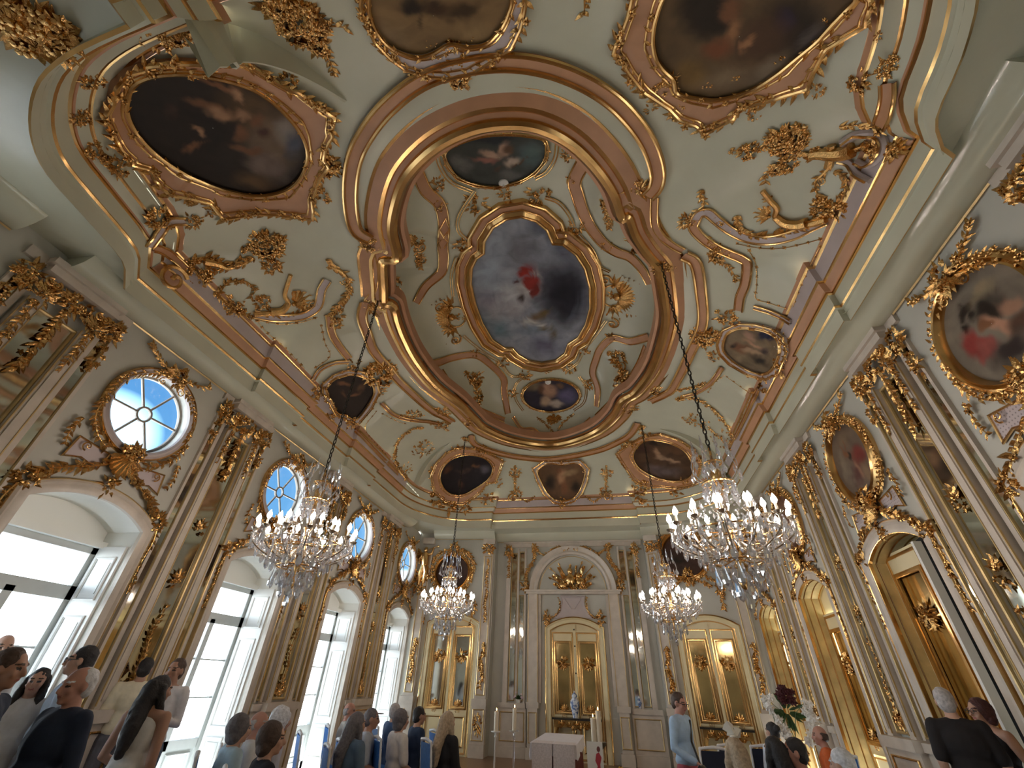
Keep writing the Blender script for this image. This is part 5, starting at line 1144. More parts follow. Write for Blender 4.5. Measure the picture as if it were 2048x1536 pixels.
for P in (cB((560, 850), (580, 960), (650, 1060), (770, 1115)), cB((1275, 820), (1260, 920), (1210, 1000), (1140, 1040)), cB((790, 1110), (700, 1250), (690, 1340), (740, 1400)), cB((1200, 1150), (1280, 1180), (1340, 1250), (1370, 1320)), cE((680, 330), (650, 440), (660, 560)), cE((720, 790), (790, 850), (880, 915), (930, 940)), cE((1400, 200), (1480, 290), (1520, 380), (1580, 415)), cE((1560, 700), (1480, 810), (1430, 870)), cE((945, 960), (1000, 1025), (1060, 1030)), cE((1415, 900), (1390, 950), (1340, 985)), cE((1010, 1130), (1040, 1060), (1110, 1020)), cE((1400, 1030), (1440, 1090), (1430, 1180), (1370, 1230)), cE((1070, 1230), (1030, 1170), (1015, 1110))):
    k_ += 1; trim(P, .05, 'fine gilt line %s of the dome coving' % ['beside the near oval, window side', 'beside the near oval, door side', 'left of the quatrefoil top', 'right of the quatrefoil top', 'above the window side shell', 'below the window side shell', 'above the door side shell', 'below the door side shell', 'left of the quatrefoil foot', 'right of the quatrefoil foot', 'left of the far oval', 'right of the far oval', 'under the far oval'][k_ - 1], band=SAGE, rail=.013)
# bands of the side vaults
trim(cC((1262, 480), (1262, 560), (1245, 640), (1212, 730)), .12, 'terracotta strip beside the door side cornice')
trim(cC((120, 1290), (150, 1245), (200, 1240), (250, 1280), (330, 1340), (440, 1390), (570, 1400), (700, 1370), (800, 1320), (890, 1280)), .13, 'lilac scroll band under the gilt dragon, door side', band=LILAC)
trim(cC((125, 1280), (115, 1330), (180, 1400), (260, 1450), (330, 1480), (400, 1510)) + cF((430, 140), (420, 250), (390, 330), (380, 410)), .13, 'terracotta scroll band running to the round painting, door side')
trim(cF((470, 388), (560, 415), (640, 450), (690, 480)), .07, 'gilt arc over the round painting, door side', band=LILAC)
trim(cF((60, 910), (130, 890), (220, 830), (285, 740)), .08, 'gilt curve below the round painting, door side')
trim(cF((500, 870), (470, 930), (420, 1040), (360, 1160)), .07, 'terracotta strip near the far end of the door side cornice')
trim(cD((1480, 430), (1600, 452), (1720, 450), (1800, 430), (1860, 380), (1880, 290), (1915, 230)), .13, 'lilac scroll band under the gilt dragon, window side', band=LILAC)
trim(cD((1925, 430), (1940, 540), (1985, 620), (2040, 690)), .12, 'terracotta scroll band running to the round painting, window side')
trim(cH((495, 240), (560, 150), (670, 100), (790, 90)), .07, 'gilt arc over the round painting, window side', band=LILAC)
trim(cH((1050, 420), (1130, 500), (1230, 545), (1330, 560), (1440, 570), (1540, 590)), .08, 'gilt curve below the round painting, window side')
trim(cH((840, 640), (900, 700), (1040, 850), (1180, 990)), .07, 'terracotta strip near the far end of the window side cornice')
trim(cD((900, 40), (960, 60), (1040, 130), (1080, 170)), .10, 'terracotta strip beside the window side cornice')
trim(cA((870, 1440), (930, 1360), (980, 1300), (1080, 1290)), .09, 'pale scroll end below the corner painting, window side', band=LILAC)

# ------------------------------------------------------------------ groins of the corner lunettes
def groin(px, label, h0=.32, w=.5, flip=1):
    P, N = trace(px, 6); k = len(P); R = []
    for i in range(k):
        t = (P[min(i + 1, k - 1)] - P[max(i - 1, 0)]).normalized(); sd = N[i].cross(t).normalized() * flip; f = (1 - i / (k - 1)) ** .8
        R.append([P[i] - N[i] * .02, P[i] + N[i] * h0 * f, P[i] + N[i] * (h0 * f * .95) + sd * .04, P[i] + sd * (w * f + .02) - N[i] * .02])
    mb = MB(); mb.rings(R, False, False, False); TN[0] += 1; struct(mb.build('trim_%d' % TN[0], SAGE, angle=25), label, 'groin')
groin(cA((1080, 115), (1300, 130), (1500, 195), (1700, 310), (1880, 450), (2030, 590)), 'curved vault groin beside the large corner painting, window side', .46, .24, -1)
groin(cM((1040, 300), (960, 230), (860, 130), (740, 60), (600, 10), (480, -10)), 'curved vault groin over the far corner lunette, door side', .3, .5, 1)
groin(cH((1310, 1060), (1350, 970), (1420, 870), (1500, 800), (1600, 740)), 'curved vault groin over the far corner lunette, window side', .26, .5, -1)

# ------------------------------------------------------------------ gilt reliefs
def relief(name, label, cat, at, parts, grp=None):
    t = thing(name, label, cat, tuple(hit(*at)[0]), 0, grp)
    for nm, fn in parts:
        mb = MB(); fn(mb); mb.build(nm, GOLD, t)
    return t
def tubes(mb, px, r0, r1, per=5, lift=.8):
    P, N = trace(px, per); k = len(P); rr = [r0 + (r1 - r0) * i / (k - 1) for i in range(k)]; mb.tube([p + n * r * lift for p, n, r in zip(P, N, rr)], rr, 7)
D = 'door side'; Wn = 'window side'
relief('gilt_bouquet', 'large gilt flower bouquet on the vault, door side', 'gilt bouquet', cC((660, 870))[0], [('flower_foliage', lambda mb: (cl(mb, cC((660, 820))[0], 40, 110, .11, .55, 1.1), cl(mb, cC((640, 970))[0], 28, 50, .1, .5), cl(mb, cC((440, 880))[0], 20, 22, .09, .5))), ('stem_foliage', lambda mb: (rin(mb, cC((330, 880), (420, 880), (520, 860)), .01, .08), rin(mb, cC((720, 890), (800, 895), (900, 890)), .04, .1, .08), rin(mb, cC((560, 1000), (530, 1040), (560, 1080)), .01, .1)))])
relief('gilt_vase', 'gilt vase with lilac handles beside the door side bouquet', 'gilt vase', cC((940, 890))[0], [('vase_body', lambda mb: (tubes(mb, cC((800, 900), (860, 890), (930, 890), (1010, 880), (1060, 860)), .05, .09), tubes(mb, cC((930, 840), (925, 900), (910, 970)), .05, .05))), ('gilt_foliage', lambda mb: (cl(mb, cC((840, 890))[0], 16, 26, .09), rin(mb, cC((1000, 890), (1080, 860), (1150, 850), (1200, 880), (1160, 930)), .03, .1), cl(mb, cC((1180, 860))[0], 18, 30, .09), cl(mb, cC((1290, 880))[0], 14, 24, .1), rin(mb, cC((970, 740), (1050, 730), (1140, 740), (1230, 760)), .012, .1), rin(mb, cC((920, 970), (870, 1020), (830, 1060), (840, 1130), (880, 1160)), .022, .08), vol(mb, cC((860, 1080))[0], cC((900, 1080))[0], 9), rin(mb, cC((940, 1000), (1000, 1030), (1010, 1080), (990, 1150), (960, 1200)), .022, .08)))])
for L, lb, at in ((cC((990, 830), (1070, 780), (1180, 765), (1245, 830), (1225, 910), (1150, 965), (1080, 940)), 'lilac C-shaped stucco scroll beside the gilt vase', 0), (cC((970, 930), (1030, 950), (1080, 1010), (1160, 1055)), 'lilac stucco tail scroll under the gilt vase', 0)):
    mb = MB(); tubes(mb, L, .05, .03); t = thing('stucco_scroll', lb, 'scroll', tuple(hit(*L[0])[0])); mb.build('scroll_body', LILAC, t)
    mb = MB(); P, N = trace(L, 5); mb.tube([p + n * .085 for p, n in zip(P, N)], .014, 5); mb.build('gilt_rail', GOLDS, t)
relief('gilt_dragon', 'gilt winged dragon relief on the vault, door side', 'gilt dragon', cC((640, 1290))[0], [('dragon_body', lambda mb: (tubes(mb, cC((520, 1110), (560, 1160), (605, 1210), (600, 1260), (650, 1300), (740, 1310), (840, 1295), (900, 1275)), .035, .05), tubes(mb, cC((600, 1260), (650, 1295), (730, 1305), (790, 1290)), .05, .075))), ('wing', lambda mb: (fan(mb, cC((560, 1260))[0], cC((460, 1240))[0], 34, 7), fan(mb, cC((560, 1170))[0], cC((500, 1120))[0], 18, 5))), ('gilt_foliage', lambda mb: (rin(mb, cC((370, 1260), (380, 1320), (440, 1370), (540, 1375), (680, 1350), (800, 1310)), .03, .13, .08, .1), cl(mb, cC((860, 1220))[0], 22, 40, .1, .3), vol(mb, cC((850, 1250))[0], cC((880, 1260))[0], 12), cl(mb, cC((960, 1230))[0], 20, 34, .1, .3)))])
relief('gilt_scroll_relief', 'gilt leafy scroll end left of the door side dragon', 'gilt scroll', cC((120, 1280))[0], [('gilt_foliage', lambda mb: (cl(mb, cC((80, 1290))[0], 16, 30, .09, .3), rin(mb, cC((170, 1110), (150, 1150), (180, 1190), (120, 1240)), .02, .1), rin(mb, cC((230, 1270), (280, 1310), (320, 1350)), .015, .09), rin(mb, cC((190, 1380), (240, 1450), (320, 1480)), .02, .1), cl(mb, cC((240, 1500))[0], 18, 28, .09, .3), cl(mb, cF((250, 60))[0], 14, 22, .09), rin(mb, cF((200, 90), (280, 130), (330, 170), (370, 230)), .015, .1)))])
relief('gilt_vine', 'fine gilt rosette vine framing the door side vault panel', 'gilt vine', cF((480, 200))[0], [('vine_foliage', lambda mb: (chain(mb, cF((440, 60), (480, 140), (485, 260), (480, 340), (560, 368), (660, 400))), chain(mb, cF((855, 40), (800, 150), (740, 280), (700, 390))), chain(mb, cC((370, 1425), (500, 1450), (620, 1452), (740, 1430), (870, 1395)))))])
relief('gilt_vine', 'fine gilt rosette vine below the round painting, door side', 'gilt vine', cF((300, 800))[0], [('vine_foliage', lambda mb: (chain(mb, cF((200, 890), (240, 830), (300, 790))), chain(mb, cF((310, 800), (380, 850), (450, 900))), chain(mb, cF((450, 930), (420, 1000), (380, 1070)))))])
relief('gilt_spray', 'gilt flower spray near the far end of the door side vault', 'gilt spray', cF((280, 1030))[0], [('gilt_foliage', lambda mb: (rin(mb, cF((10, 930), (90, 920), (180, 950), (250, 1010), (310, 1080), (345, 1150)), .025, .12, .07), cl(mb, cF((130, 1060))[0], 26, 40, .09), cl(mb, cF((290, 1170))[0], 24, 44, .09, .3), rin(mb, cF((0, 880), (100, 865), (190, 835)), .015, .1, .07), rin(mb, cF((200, 1090), (260, 1150), (330, 1230)), .015, .09)))])
relief('gilt_bouquet', 'large gilt flower bouquet on the vault, window side', 'gilt bouquet', cD((1560, 60))[0], [('flower_foliage', lambda mb: (cl(mb, cD((1560, 30))[0], 42, 100, .12, .55, .9), cl(mb, cD((1590, 150))[0], 20, 30, .1, .5))), ('stem_foliage', lambda mb: (rin(mb, cD((1420, 60), (1480, 30), (1560, 20), (1660, -10)), .012, .1), rin(mb, cD((1480, 100), (1420, 140), (1330, 160), (1250, 180)), .03, .11)))])
relief('gilt_vase', 'gilt scrolled vase beside the window side bouquet', 'gilt vase', cD((1150, 180))[0], [('vase_body', lambda mb: (vol(mb, cD((1090, 230))[0], cD((1080, 170))[0], 28, 1, 1.4), tubes(mb, cD((1190, 120), (1280, 140), (1330, 160), (1400, 140)), .06, .03))), ('gilt_foliage', lambda mb: (cl(mb, cD((1160, 200))[0], 30, 60, .1, .35), rin(mb, cD((1080, 150), (1150, 110), (1240, 100), (1330, 140), (1430, 110)), .02, .11), rin(mb, cD((1260, 330), (1330, 250), (1430, 240), (1490, 290), (1470, 330)), .022, .09), cl(mb, cD((1370, 380))[0], 26, 50, .1, .3), rin(mb, cD((1250, 310), (1330, 380), (1420, 440), (1490, 440)), .02, .1)))])
relief('gilt_dragon', 'gilt winged dragon relief on the vault, window side', 'gilt dragon', cD((1620, 410))[0], [('dragon_body', lambda mb: (tubes(mb, cD((1700, 200), (1680, 260), (1665, 320), (1685, 370), (1640, 415), (1560, 425), (1480, 430)), .035, .05), tubes(mb, cD((1690, 360), (1650, 405), (1580, 415)), .05, .07))), ('wing', lambda mb: (fan(mb, cD((1720, 370))[0], cD((1850, 330))[0], 42, 8), vol(mb, cD((1860, 380))[0], cD((1870, 300))[0], 10))), ('gilt_foliage', lambda mb: (cl(mb, cD((1530, 370))[0], 18, 28, .09, .3), rin(mb, cD((1500, 430), (1600, 440), (1720, 430), (1830, 380)), .02, .1)))])
relief('gilt_scroll_relief', 'gilt leafy scroll end beside the window side dragon', 'gilt scroll', cD((2000, 250))[0], [('gilt_foliage', lambda mb: (rin(mb, cD((1915, 110), (1940, 150), (2000, 180), (2045, 250), (2030, 330), (1970, 390), (1930, 440)), .035, .13, .07, .15), cl(mb, cD((1970, 440))[0], 18, 30, .1, .3), cl(mb, cD((1960, 500))[0], 14, 22, .09, .3), vol(mb, cD((1990, 240))[0], cD((1990, 280))[0], 10)))])
relief('gilt_vine', 'fine gilt rosette vine framing the window side vault panel', 'gilt vine', cD((1700, 660))[0], [('vine_foliage', lambda mb: (chain(mb, cD((1500, 470), (1560, 540), (1620, 590), (1690, 655), (1740, 710), (1780, 750)), .035), chain(mb, cD((1510, 470), (1640, 492), (1760, 480), (1860, 450)), .035), chain(mb, cD((1880, 500), (1900, 600), (1930, 680), (1840, 750)), .035)))])
relief('gilt_vine', 'fine gilt rosette vine below the round painting, window side', 'gilt vine', cH((1000, 560))[0], [('vine_foliage', lambda mb: (chain(mb, cH((1010, 490), (920, 620), (1000, 740), (1090, 840))), chain(mb, cH((1060, 510), (1180, 570), (1250, 590)))))])
relief('gilt_spray', 'gilt flower spray near the far end of the window side vault', 'gilt spray', cH((1200, 780))[0], [('gilt_foliage', lambda mb: (rin(mb, cH((1390, 620), (1280, 640), (1190, 720), (1155, 830), (1180, 930), (1250, 1030)), .025, .12, .07), cl(mb, cH((1390, 790))[0], 26, 50, .09), cl(mb, cH((1230, 960))[0], 20, 34, .09, .3), cl(mb, cH((1300, 520))[0], 16, 26, .09), rin(mb, cH((1200, 520), (1300, 530), (1400, 525)), .015, .09), cl(mb, cH((1530, 600))[0], 16, 24, .09), rin(mb, cH((1440, 590), (1520, 600), (1590, 650)), .015, .09)))])
relief('gilt_bouquet', 'hanging gilt flower bouquet between the corner painting and the amber shield', 'gilt bouquet', cA((1760, 160))[0], [('flower_foliage', lambda mb: (cl(mb, cA((1760, 130))[0], 60, 120, .12, .55, .8), cl(mb, cA((1620, 40))[0], 26, 36, .12), cl(mb, cA((1860, 260))[0], 22, 34, .1))), ('stem_foliage', lambda mb: (rin(mb, cA((1860, 260), (1920, 340), (1960, 450)), .012, .1, .07), rin(mb, cA((1880, 150), (1960, 150), (2030, 160)), .012, .1, .07)))])
relief('gilt_tassel', 'small gilt leaf drop near the top edge of the vault', 'gilt drop', cB((1430, 30))[0], [('gilt_foliage', lambda mb: rin(mb, cB((1425, -60), (1430, 0), (1430, 80)), .012, .1, .07))])
relief('gilt_capital_relief', 'dark gilt leafy capital in the near corner above the nearest window', 'gilt relief', cA((200, 160))[0], [('gilt_foliage', lambda mb: (cl(mb, cA((120, 140))[0], 44, 90, .16, .3), cl(mb, cA((300, 200))[0], 34, 60, .15, .3), vol(mb, cA((330, 250))[0], cA((420, 240))[0], 26), vol(mb, cA((170, 330))[0], cA((240, 320))[0], 20), rin(mb, cA((40, 60), (180, 60), (330, 130), (450, 200)), .03, .16, .09)))])
# dome shells and clusters
relief('gilt_shell', 'gilt plumed shell in the dome coving, door side', 'gilt shell', cE((1600, 560))[0], [('plume_foliage', lambda mb: (fan(mb, cE((1620, 560))[0], cE((1800, 600))[0], 62, 13, 1.2), fan(mb, cE((1600, 500))[0], cE((1700, 440))[0], 36, 6), fan(mb, cE((1600, 620))[0], cE((1680, 720))[0], 36, 6))), ('gilt_foliage', lambda mb: (cl(mb, cE((1590, 555))[0], 9, 20, .07, .5), vol(mb, cE((1590, 470))[0], cE((1600, 410))[0], 13), vol(mb, cE((1600, 690))[0], cE((1650, 700))[0], 13, -1), tubes(mb, ell(*cE((1590, 558))[0], 19, 21, 14), .02, .02)))])
relief('gilt_shell', 'gilt plumed shell in the dome coving, window side', 'gilt shell', cE((680, 680))[0], [('plume_foliage', lambda mb: (fan(mb, cE((650, 680))[0], cE((480, 720))[0], 58, 13, 1.2), fan(mb, cE((650, 620))[0], cE((560, 590))[0], 34, 6), fan(mb, cE((650, 740))[0], cE((590, 860))[0], 40, 6))), ('gilt_foliage', lambda mb: (cl(mb, cE((680, 685))[0], 9, 20, .07, .5), vol(mb, cE((610, 610))[0], cE((580, 580))[0], 11), vol(mb, cE((700, 790))[0], cE((730, 810))[0], 12, -1), tubes(mb, ell(*cE((680, 682))[0], 18, 20, 14), .02, .02)))])
relief('gilt_shell', 'gilt plumed shell under the far dome painting', 'gilt shell', cE((1250, 1290))[0], [('plume_foliage', lambda mb: fan(mb, cE((1250, 1260))[0], cE((1255, 1360))[0], 30, 9, 1.5)), ('gilt_foliage', lambda mb: (rin(mb, cE((1150, 1270), (1200, 1310), (1250, 1360)), .014, .08, .06), rin(mb, cE((1370, 1250), (1310, 1300), (1260, 1370)), .014, .08, .06)))])
spots = [(cB((965, 1130))[0], 14, 'rosette above the quatrefoil'), (cB((795, 1190))[0], 24, 'spray left above the quatrefoil'), (cB((1160, 1140))[0], 24, 'spray right above the quatrefoil'), (cB((1385, 1320))[0], 18, 'cluster right of the quatrefoil top'), (cB((700, 1430))[0], 16, 'cluster left of the quatrefoil top'), (cB((1325, 910))[0], 14, 'drop beside the near oval, door side'), (cB((570, 1080))[0], 16, 'drop beside the near oval, window side'), (cE((1430, 880))[0], 12, 'cluster right of the quatrefoil foot'), (cE((950, 950))[0], 14, 'cluster left of the quatrefoil foot'), (cE((1080, 1025))[0], 14, 'spray left over the far oval'), (cE((1340, 985))[0], 14, 'spray right over the far oval'), (cE((1450, 1075))[0], 12, 'drop right of the far oval'), (cE((1010, 1130))[0], 10, 'drop left of the far oval'), (cE((790, 895))[0], 9, 'knot on the far window side rib'), (cE((1590, 800))[0], 12, 'knot on the far door side rib'), (cE((580, 30))[0], 14, 'knot on the near window side rib'), (cB((1365, 1050))[0], 14, 'knot on the near door side rib'), (cE((1560, 265))[0], 14, 'second knot on the near door side rib')]
for px, s, lb in spots:
    relief('gilt_flower_knot', 'gilt %s' % lb, 'gilt knot', px, [('gilt_foliage', lambda mb: cl(mb, px, s, 24, None, .3))], 'gilt knots in the dome coving')
for px, sz, lb in ((cE((1640, 1000))[0], (34, 40), 'pale gilt trophy panel on the far door side of the dome'), (cE((790, 1100))[0], (30, 34), 'shadowed gilt trophy panel on the far window side of the dome'), (cE((450, 300))[0], (22, 34), 'shadowed gilt trophy panel on the near window side of the dome'), (cE((1560, 80))[0], (18, 30), 'gilt trophy panel on the near door side of the dome')):
    relief('gilt_arms_relief', lb, 'gilt relief', px, [('gilt_foliage', lambda mb: (cl(mb, (px[0], px[1] - sz[1] * .6), sz[0] * .6, 30), cl(mb, (px[0] + 4, px[1] + sz[1] * .5), sz[0] * .6, 30), rin(mb, [(px[0] - sz[0] * .7, px[1] - sz[1]), (px[0], px[1]), (px[0] + sz[0] * .3, px[1] + sz[1])], .02, .12, .07), vol(mb, px, (px[0] + 10, px[1] + 6), 11)))])
for px, s, lb in ((cE((190, 260))[0], 22, 'where the near arc ends, window side'), (cE((300, 480))[0], 18, 'on the rim beside the dragon, window side'), (cE((200, 620))[0], 22, 'at the top of the window side band'), (cB((1750, 1110))[0], 22, 'where the near arc ends, door side'), (cE((1740, 240))[0], 22, 'on the rim where the right chain hangs'), (cE((1900, 380))[0], 24, 'at the top of the door side band'), (cE((1835, 1110))[0], 16, 'at the foot of the door side band'), (cE((1690, 1215))[0], 18, 'on the far rim, door side'), (cE((600, 1240))[0], 16, 'at the foot of the window side band'), (cE((760, 1290))[0], 16, 'on the far rim, window side'), (cB((690, 445))[0], 20, 'where the amber shield meets the near arc')):
    relief('gilt_acanthus', 'gilt acanthus clasp %s' % lb, 'gilt clasp', px, [('gilt_foliage', lambda mb: (cl(mb, px, s, 34, None, .25), vol(mb, (px[0] - s * .4, px[1] + s * .3), (px[0] + 5, px[1] + s * .3), s * .45)))], 'gilt clasps on the rim mouldings')
for s, xs in ((-1, (1030, 950)), (1, (1212, 950))):
    relief('gilt_candelabrum', 'gilt candelabrum relief %s the small shield painting' % ('on the window side of' if s < 0 else 'on the door side of'), 'gilt relief', xs, [('gilt_foliage', lambda mb: (rin(mb, [(xs[0], 930), (xs[0], 960), (xs[0], 985)], .02, .09, .06), cl(mb, (xs[0], 945), 12, 26), cl(mb, (xs[0] - s * 2, 985), 12, 22), vol(mb, (xs[0] + s * 12, 1000), (xs[0] + s * 18, 990), 10, s), rin(mb, [(xs[0] - s * 10, 996), (xs[0] - s * 25, 1003), (xs[0] - s * 40, 992)], .014, .07, .06)))])
for px, lb in (((1007, 365), 'small white round detector under the near dome painting'), ((1096, 763), 'small white round detector over the far dome painting')):
    p, n = hit(*px); mb = MB(); u = n.orthogonal().normalized(); w = n.cross(u)
    mb.lathe([(.001, .07), (.05, .065), (.085, .04), (.095, .0)], 16, (0, 0, 0), 0, lambda q: p + u * q.x + w * q.y + n * q.z); t = thing('smoke_detector', lb, 'detector', tuple(p)); mb.build('housing', WHITE, t)
    mb = MB(); mb.lathe([(.001, .075), (.02, .074), (.022, .06)], 10, (0, 0, 0), 0, lambda q: p + u * q.x + w * q.y + n * q.z); mb.build('sensor_cap', FRAMEG, t)
UP = V3((0, 0, 1))
def wcl(mb, W, u, v, r, k=20, lf=.1, fl=.35, asp=1.0, d=.05): bunch(mb, (W(u, v, d), W.n, UP, W.du), (r * asp, r), k, lf, fl)
def wrin(mb, W, P, r=.014, lf=.09, step=.07, fl=.25, d=.05):
    P = [W(p.x, p.y, d) for p in crom(P, 6)]; rinceau(mb, P, [W.n] * len(P), r, lf, step, fl)
def bay_relief(W, y, sp, label, crest=True):
    t = thing('overdoor_relief', label, 'gilt relief', tuple(W(y, 4.7, 0)), 0, 'gilt reliefs over the openings')
    mb = MB()
    wcl(mb, W, y, 5.36, .16, 44, .11, .3, 1.1, .09)
    for s in (-1, 1):
        scroll(mb, W(y + s * .08, 5.28, .08), W.du * s, W.n, .075, s * W.h, 1.4); scroll(mb, W(y + s * .16, 5.22, .08), W.du * s, W.n, .06, -s * W.h, 1.3)
        wrin(mb, W, [(y + s * .15, 5.38), (y + s * .38, 5.46), (y + s * .58, 5.58)], .02, .1)
        wrin(mb, W, [(y + s * .22, 5.26), (y + s * .46, 5.10), (y + s * .62, 4.86), (y + s * .64, 4.6)], .016, .1, .07, .3)
        wrin(mb, W, [(y + s * .66, 4.5), (y + s * .62, 4.28), (y + s * .48, 4.1), (y + s * .3, 4.0)], .014, .1, .07, .3)
        wrin(mb, W, [(y + s * .08, 3.9), (y + s * .3, 3.74), (y + s * .55, 3.62), (y + s * .78, 3.44)], .02, .12, .07, .3)
        wcl(mb, W, y + s * .84, 3.36, .11, 22, .1, .3); wrin(mb, W, [(y + s * .88, 3.3), (y + s * .92, 3.1), (y + s * .9, 2.8), (y + s * .92, 2.45)], .014, .08, .08, .2)
        scroll(mb, W(y + s * .5, 3.86, .05), W.du * s, W.n, .06, s * W.h, 1.3)
        wrin(mb, W, [(y + s * .72, 4.2), (y + s * .76, 4.0), (y + s * .72, 3.84)], .012, .08)
    wcl(mb, W, y, 4.04, .16, 40, .11, .25, .9, .09); shell(mb, W(y, 4.02, .09), W.n, -UP, .34, .3, 9); wcl(mb, W, y, 3.58, .1, 18, .09, .3, 1.3)
    mb.build('gilt_foliage', GOLD, t)
    for s in (-1, 1):
        pan = [(y + s * .2, 3.95), (y + s * .62, 4.0), (y + s * .66, 3.72), (y + s * .48, 3.78), (y + s * .24, 3.72)]
        mb = MB(); fill(mb, pan if s > 0 else pan[::-1], [], lambda u, v: W(u, v, .02)); mb.build('diaper_panel', DIAPER, t, smooth=False)
        mb = MB(); W.sweep(mb, pan, [(a * .8, b * .8 + .02) for a, b in BEAD], True); mb.build('panel_rail', GOLDS, t)
    return t
def diaper():
    m = bpy.data.materials.new('lilac_diaper_paint'); m.use_nodes = True; nt = m.node_tree; b = nt.nodes['Principled BSDF']; tc = nt.nodes.new('ShaderNodeTexCoord'); v = nt.nodes.new('ShaderNodeTexVoronoi'); v.inputs['Scale'].default_value = 26; v.inputs['Randomness'].default_value = 0
    r = nt.nodes.new('ShaderNodeValToRGB'); r.color_ramp.elements[0].position = .12; r.color_ramp.elements[0].color = (.16, .13, .13, 1); r.color_ramp.elements[1].position = .3; r.color_ramp.elements[1].color = (.46, .40, .40, 1)
    nt.links.new(tc.outputs['Object'], v.inputs['Vector']); nt.links.new(v.outputs['Distance'], r.inputs['Fac']); nt.links.new(r.outputs['Color'], b.inputs['Base Color']); b.inputs['Roughness'].default_value = .5; return m
DIAPER = diaper()
for k, y in enumerate(LB[1:]): bay_relief(WL, y, SPL, 'gilt crest and scrolls around the %s round oculus window' % ORDN[k + 1])
for k, y in enumerate(RB[1:]): bay_relief(WR, y, SPR, 'gilt crest and scrolls around the %s' % ['large painted oval with red drapery', 'painted oval above the half open door', 'painted oval behind the big right chandelier', 'farthest painted oval of the door wall'][k])
def wall_oval(W, uc, vc, ru, rv, label, base, blobs, name='wall_painting', fr=.13):
    t = thing(name, label, 'painting', tuple(W(uc, vc, 0)))
    hf = lambda x, y: (W(x / 100, y / 100, .0), W.n)
    P = ell(uc * 100, vc * 100, ru * 100, rv * 100, 24)
    canvas(P, base, [(uc * 100 + x, vc * 100 + y, a, b, r * W.h, c, s) for x, y, a, b, r, c, s in blobs], t, 26, 3, .012, 10, hf)
    mb = MB(); Q = ell(uc, vc, ru, rv, 60); W.sweep(mb, Q, [(.01, 0), (.0, .05), (-.025, .10), (-.05, .07), (-.07, .09), (-fr, .05), (-fr - .01, 0)], True); mb.build('frame', GOLDS, t)
    mb = MB(); q = [W(*p, .06) for p in ell(uc, vc, ru + fr, rv + fr, 60)]; rinceau(mb, q + q[:1], [W.n] * 61, .01, .075, .075, .3, stem=False); mb.build('gilt_foliage', GOLD, t)
    return t
wall_oval(WR, RB[1], 4.68, .56, .58, 'oval wall painting with red drapery, dark wings and pale limbs', (.17, .145, .115), [(16, 30, 16, 10, 0, DK, .6), (26, 16, 9, 10, 0, DK, .6), (10, 18, 10, 8, 30, DK, .6), (-10, 12, 26, 20, 0, DK, .8), (30, -6, 20, 24, 10, (.22, .035, .03), .6), (22, -18, 16, 14, 0, (.22, .06, .05), .6), (-4, -6, 12, 20, 20, (.38, .20, .13), .7), (-26, 2, 14, 16, -20, (.36, .20, .13), .7), (-20, -20, 24, 14, 0, (.10, .05, .03), .8), (2, -30, 30, 14, 0, (.03, .02, .018), .8), (-10, 30, 26, 12, 0, (.24, .19, .12), .9), (4, 2, 10, 8, 0, FD, .7)])
wall_oval(WR, RB[2], 4.68, .54, .58, 'oval wall painting of brown and crimson garland bearers above the half open door', (.13, .095, .07), [(0, 34, 34, 16, 0, (.16, .11, .07), .9), (30, 0, 18, 40, 0, (.19, .15, .11), .9), (-10, -4, 20, 26, 20, (.15, .05, .035), .8), (-24, -2, 14, 24, 0, (.17, .03, .025), .7), (4, 6, 10, 12, 0, DK, .7), (12, 10, 8, 10, 0, FD, .7), (-2, -18, 12, 16, 10, (.26, .14, .09), .8), (10, -22, 16, 18, 0, (.09, .035, .03), .8), (-22, -28, 18, 20, 0, (.20, .13, .08), .8), (16, 20, 3, 20, 15, FD, .7), (4, 24, 3, 16, -10, FD, .7)])
wall_oval(WR, RB[3], 4.68, .54, .58, 'plain brown oval wall painting behind the big right chandelier', (.16, .085, .055), [(0, 20, 40, 20, 0, (.20, .12, .08), .9), (0, -20, 40, 24, 0, (.10, .05, .035), .9)])
wall_oval(WR, RB[4], 4.68, .54, .58, 'dim brown oval wall painting farthest along the door wall', (.12, .07, .045), [(0, -10, 30, 24, 0, (.07, .035, .025), .9)])
u, v = WCL.uv(905, 1145); wall_oval(WCL, u, v, .52, .50, 'dark maroon overdoor painting behind the far left chandelier', (.045, .022, .016), [(6, 14, 26, 14, 0, (.10, .035, .025), .9), (-14, -10, 20, 24, 0, DK, .9), (14, -14, 14, 12, 0, (.08, .03, .02), .8)], 'overdoor_painting')
wcu = u
u2, v2 = WCR.uv(1368, 1110); wall_oval(WCR, u2, v2, .60, .62, 'dark maroon overdoor painting between the two right chandeliers', (.06, .03, .022), [(0, 20, 40, 24, 0, (.11, .06, .045), .9), (-20, -16, 30, 30, 0, DK, .9)], 'overdoor_painting')
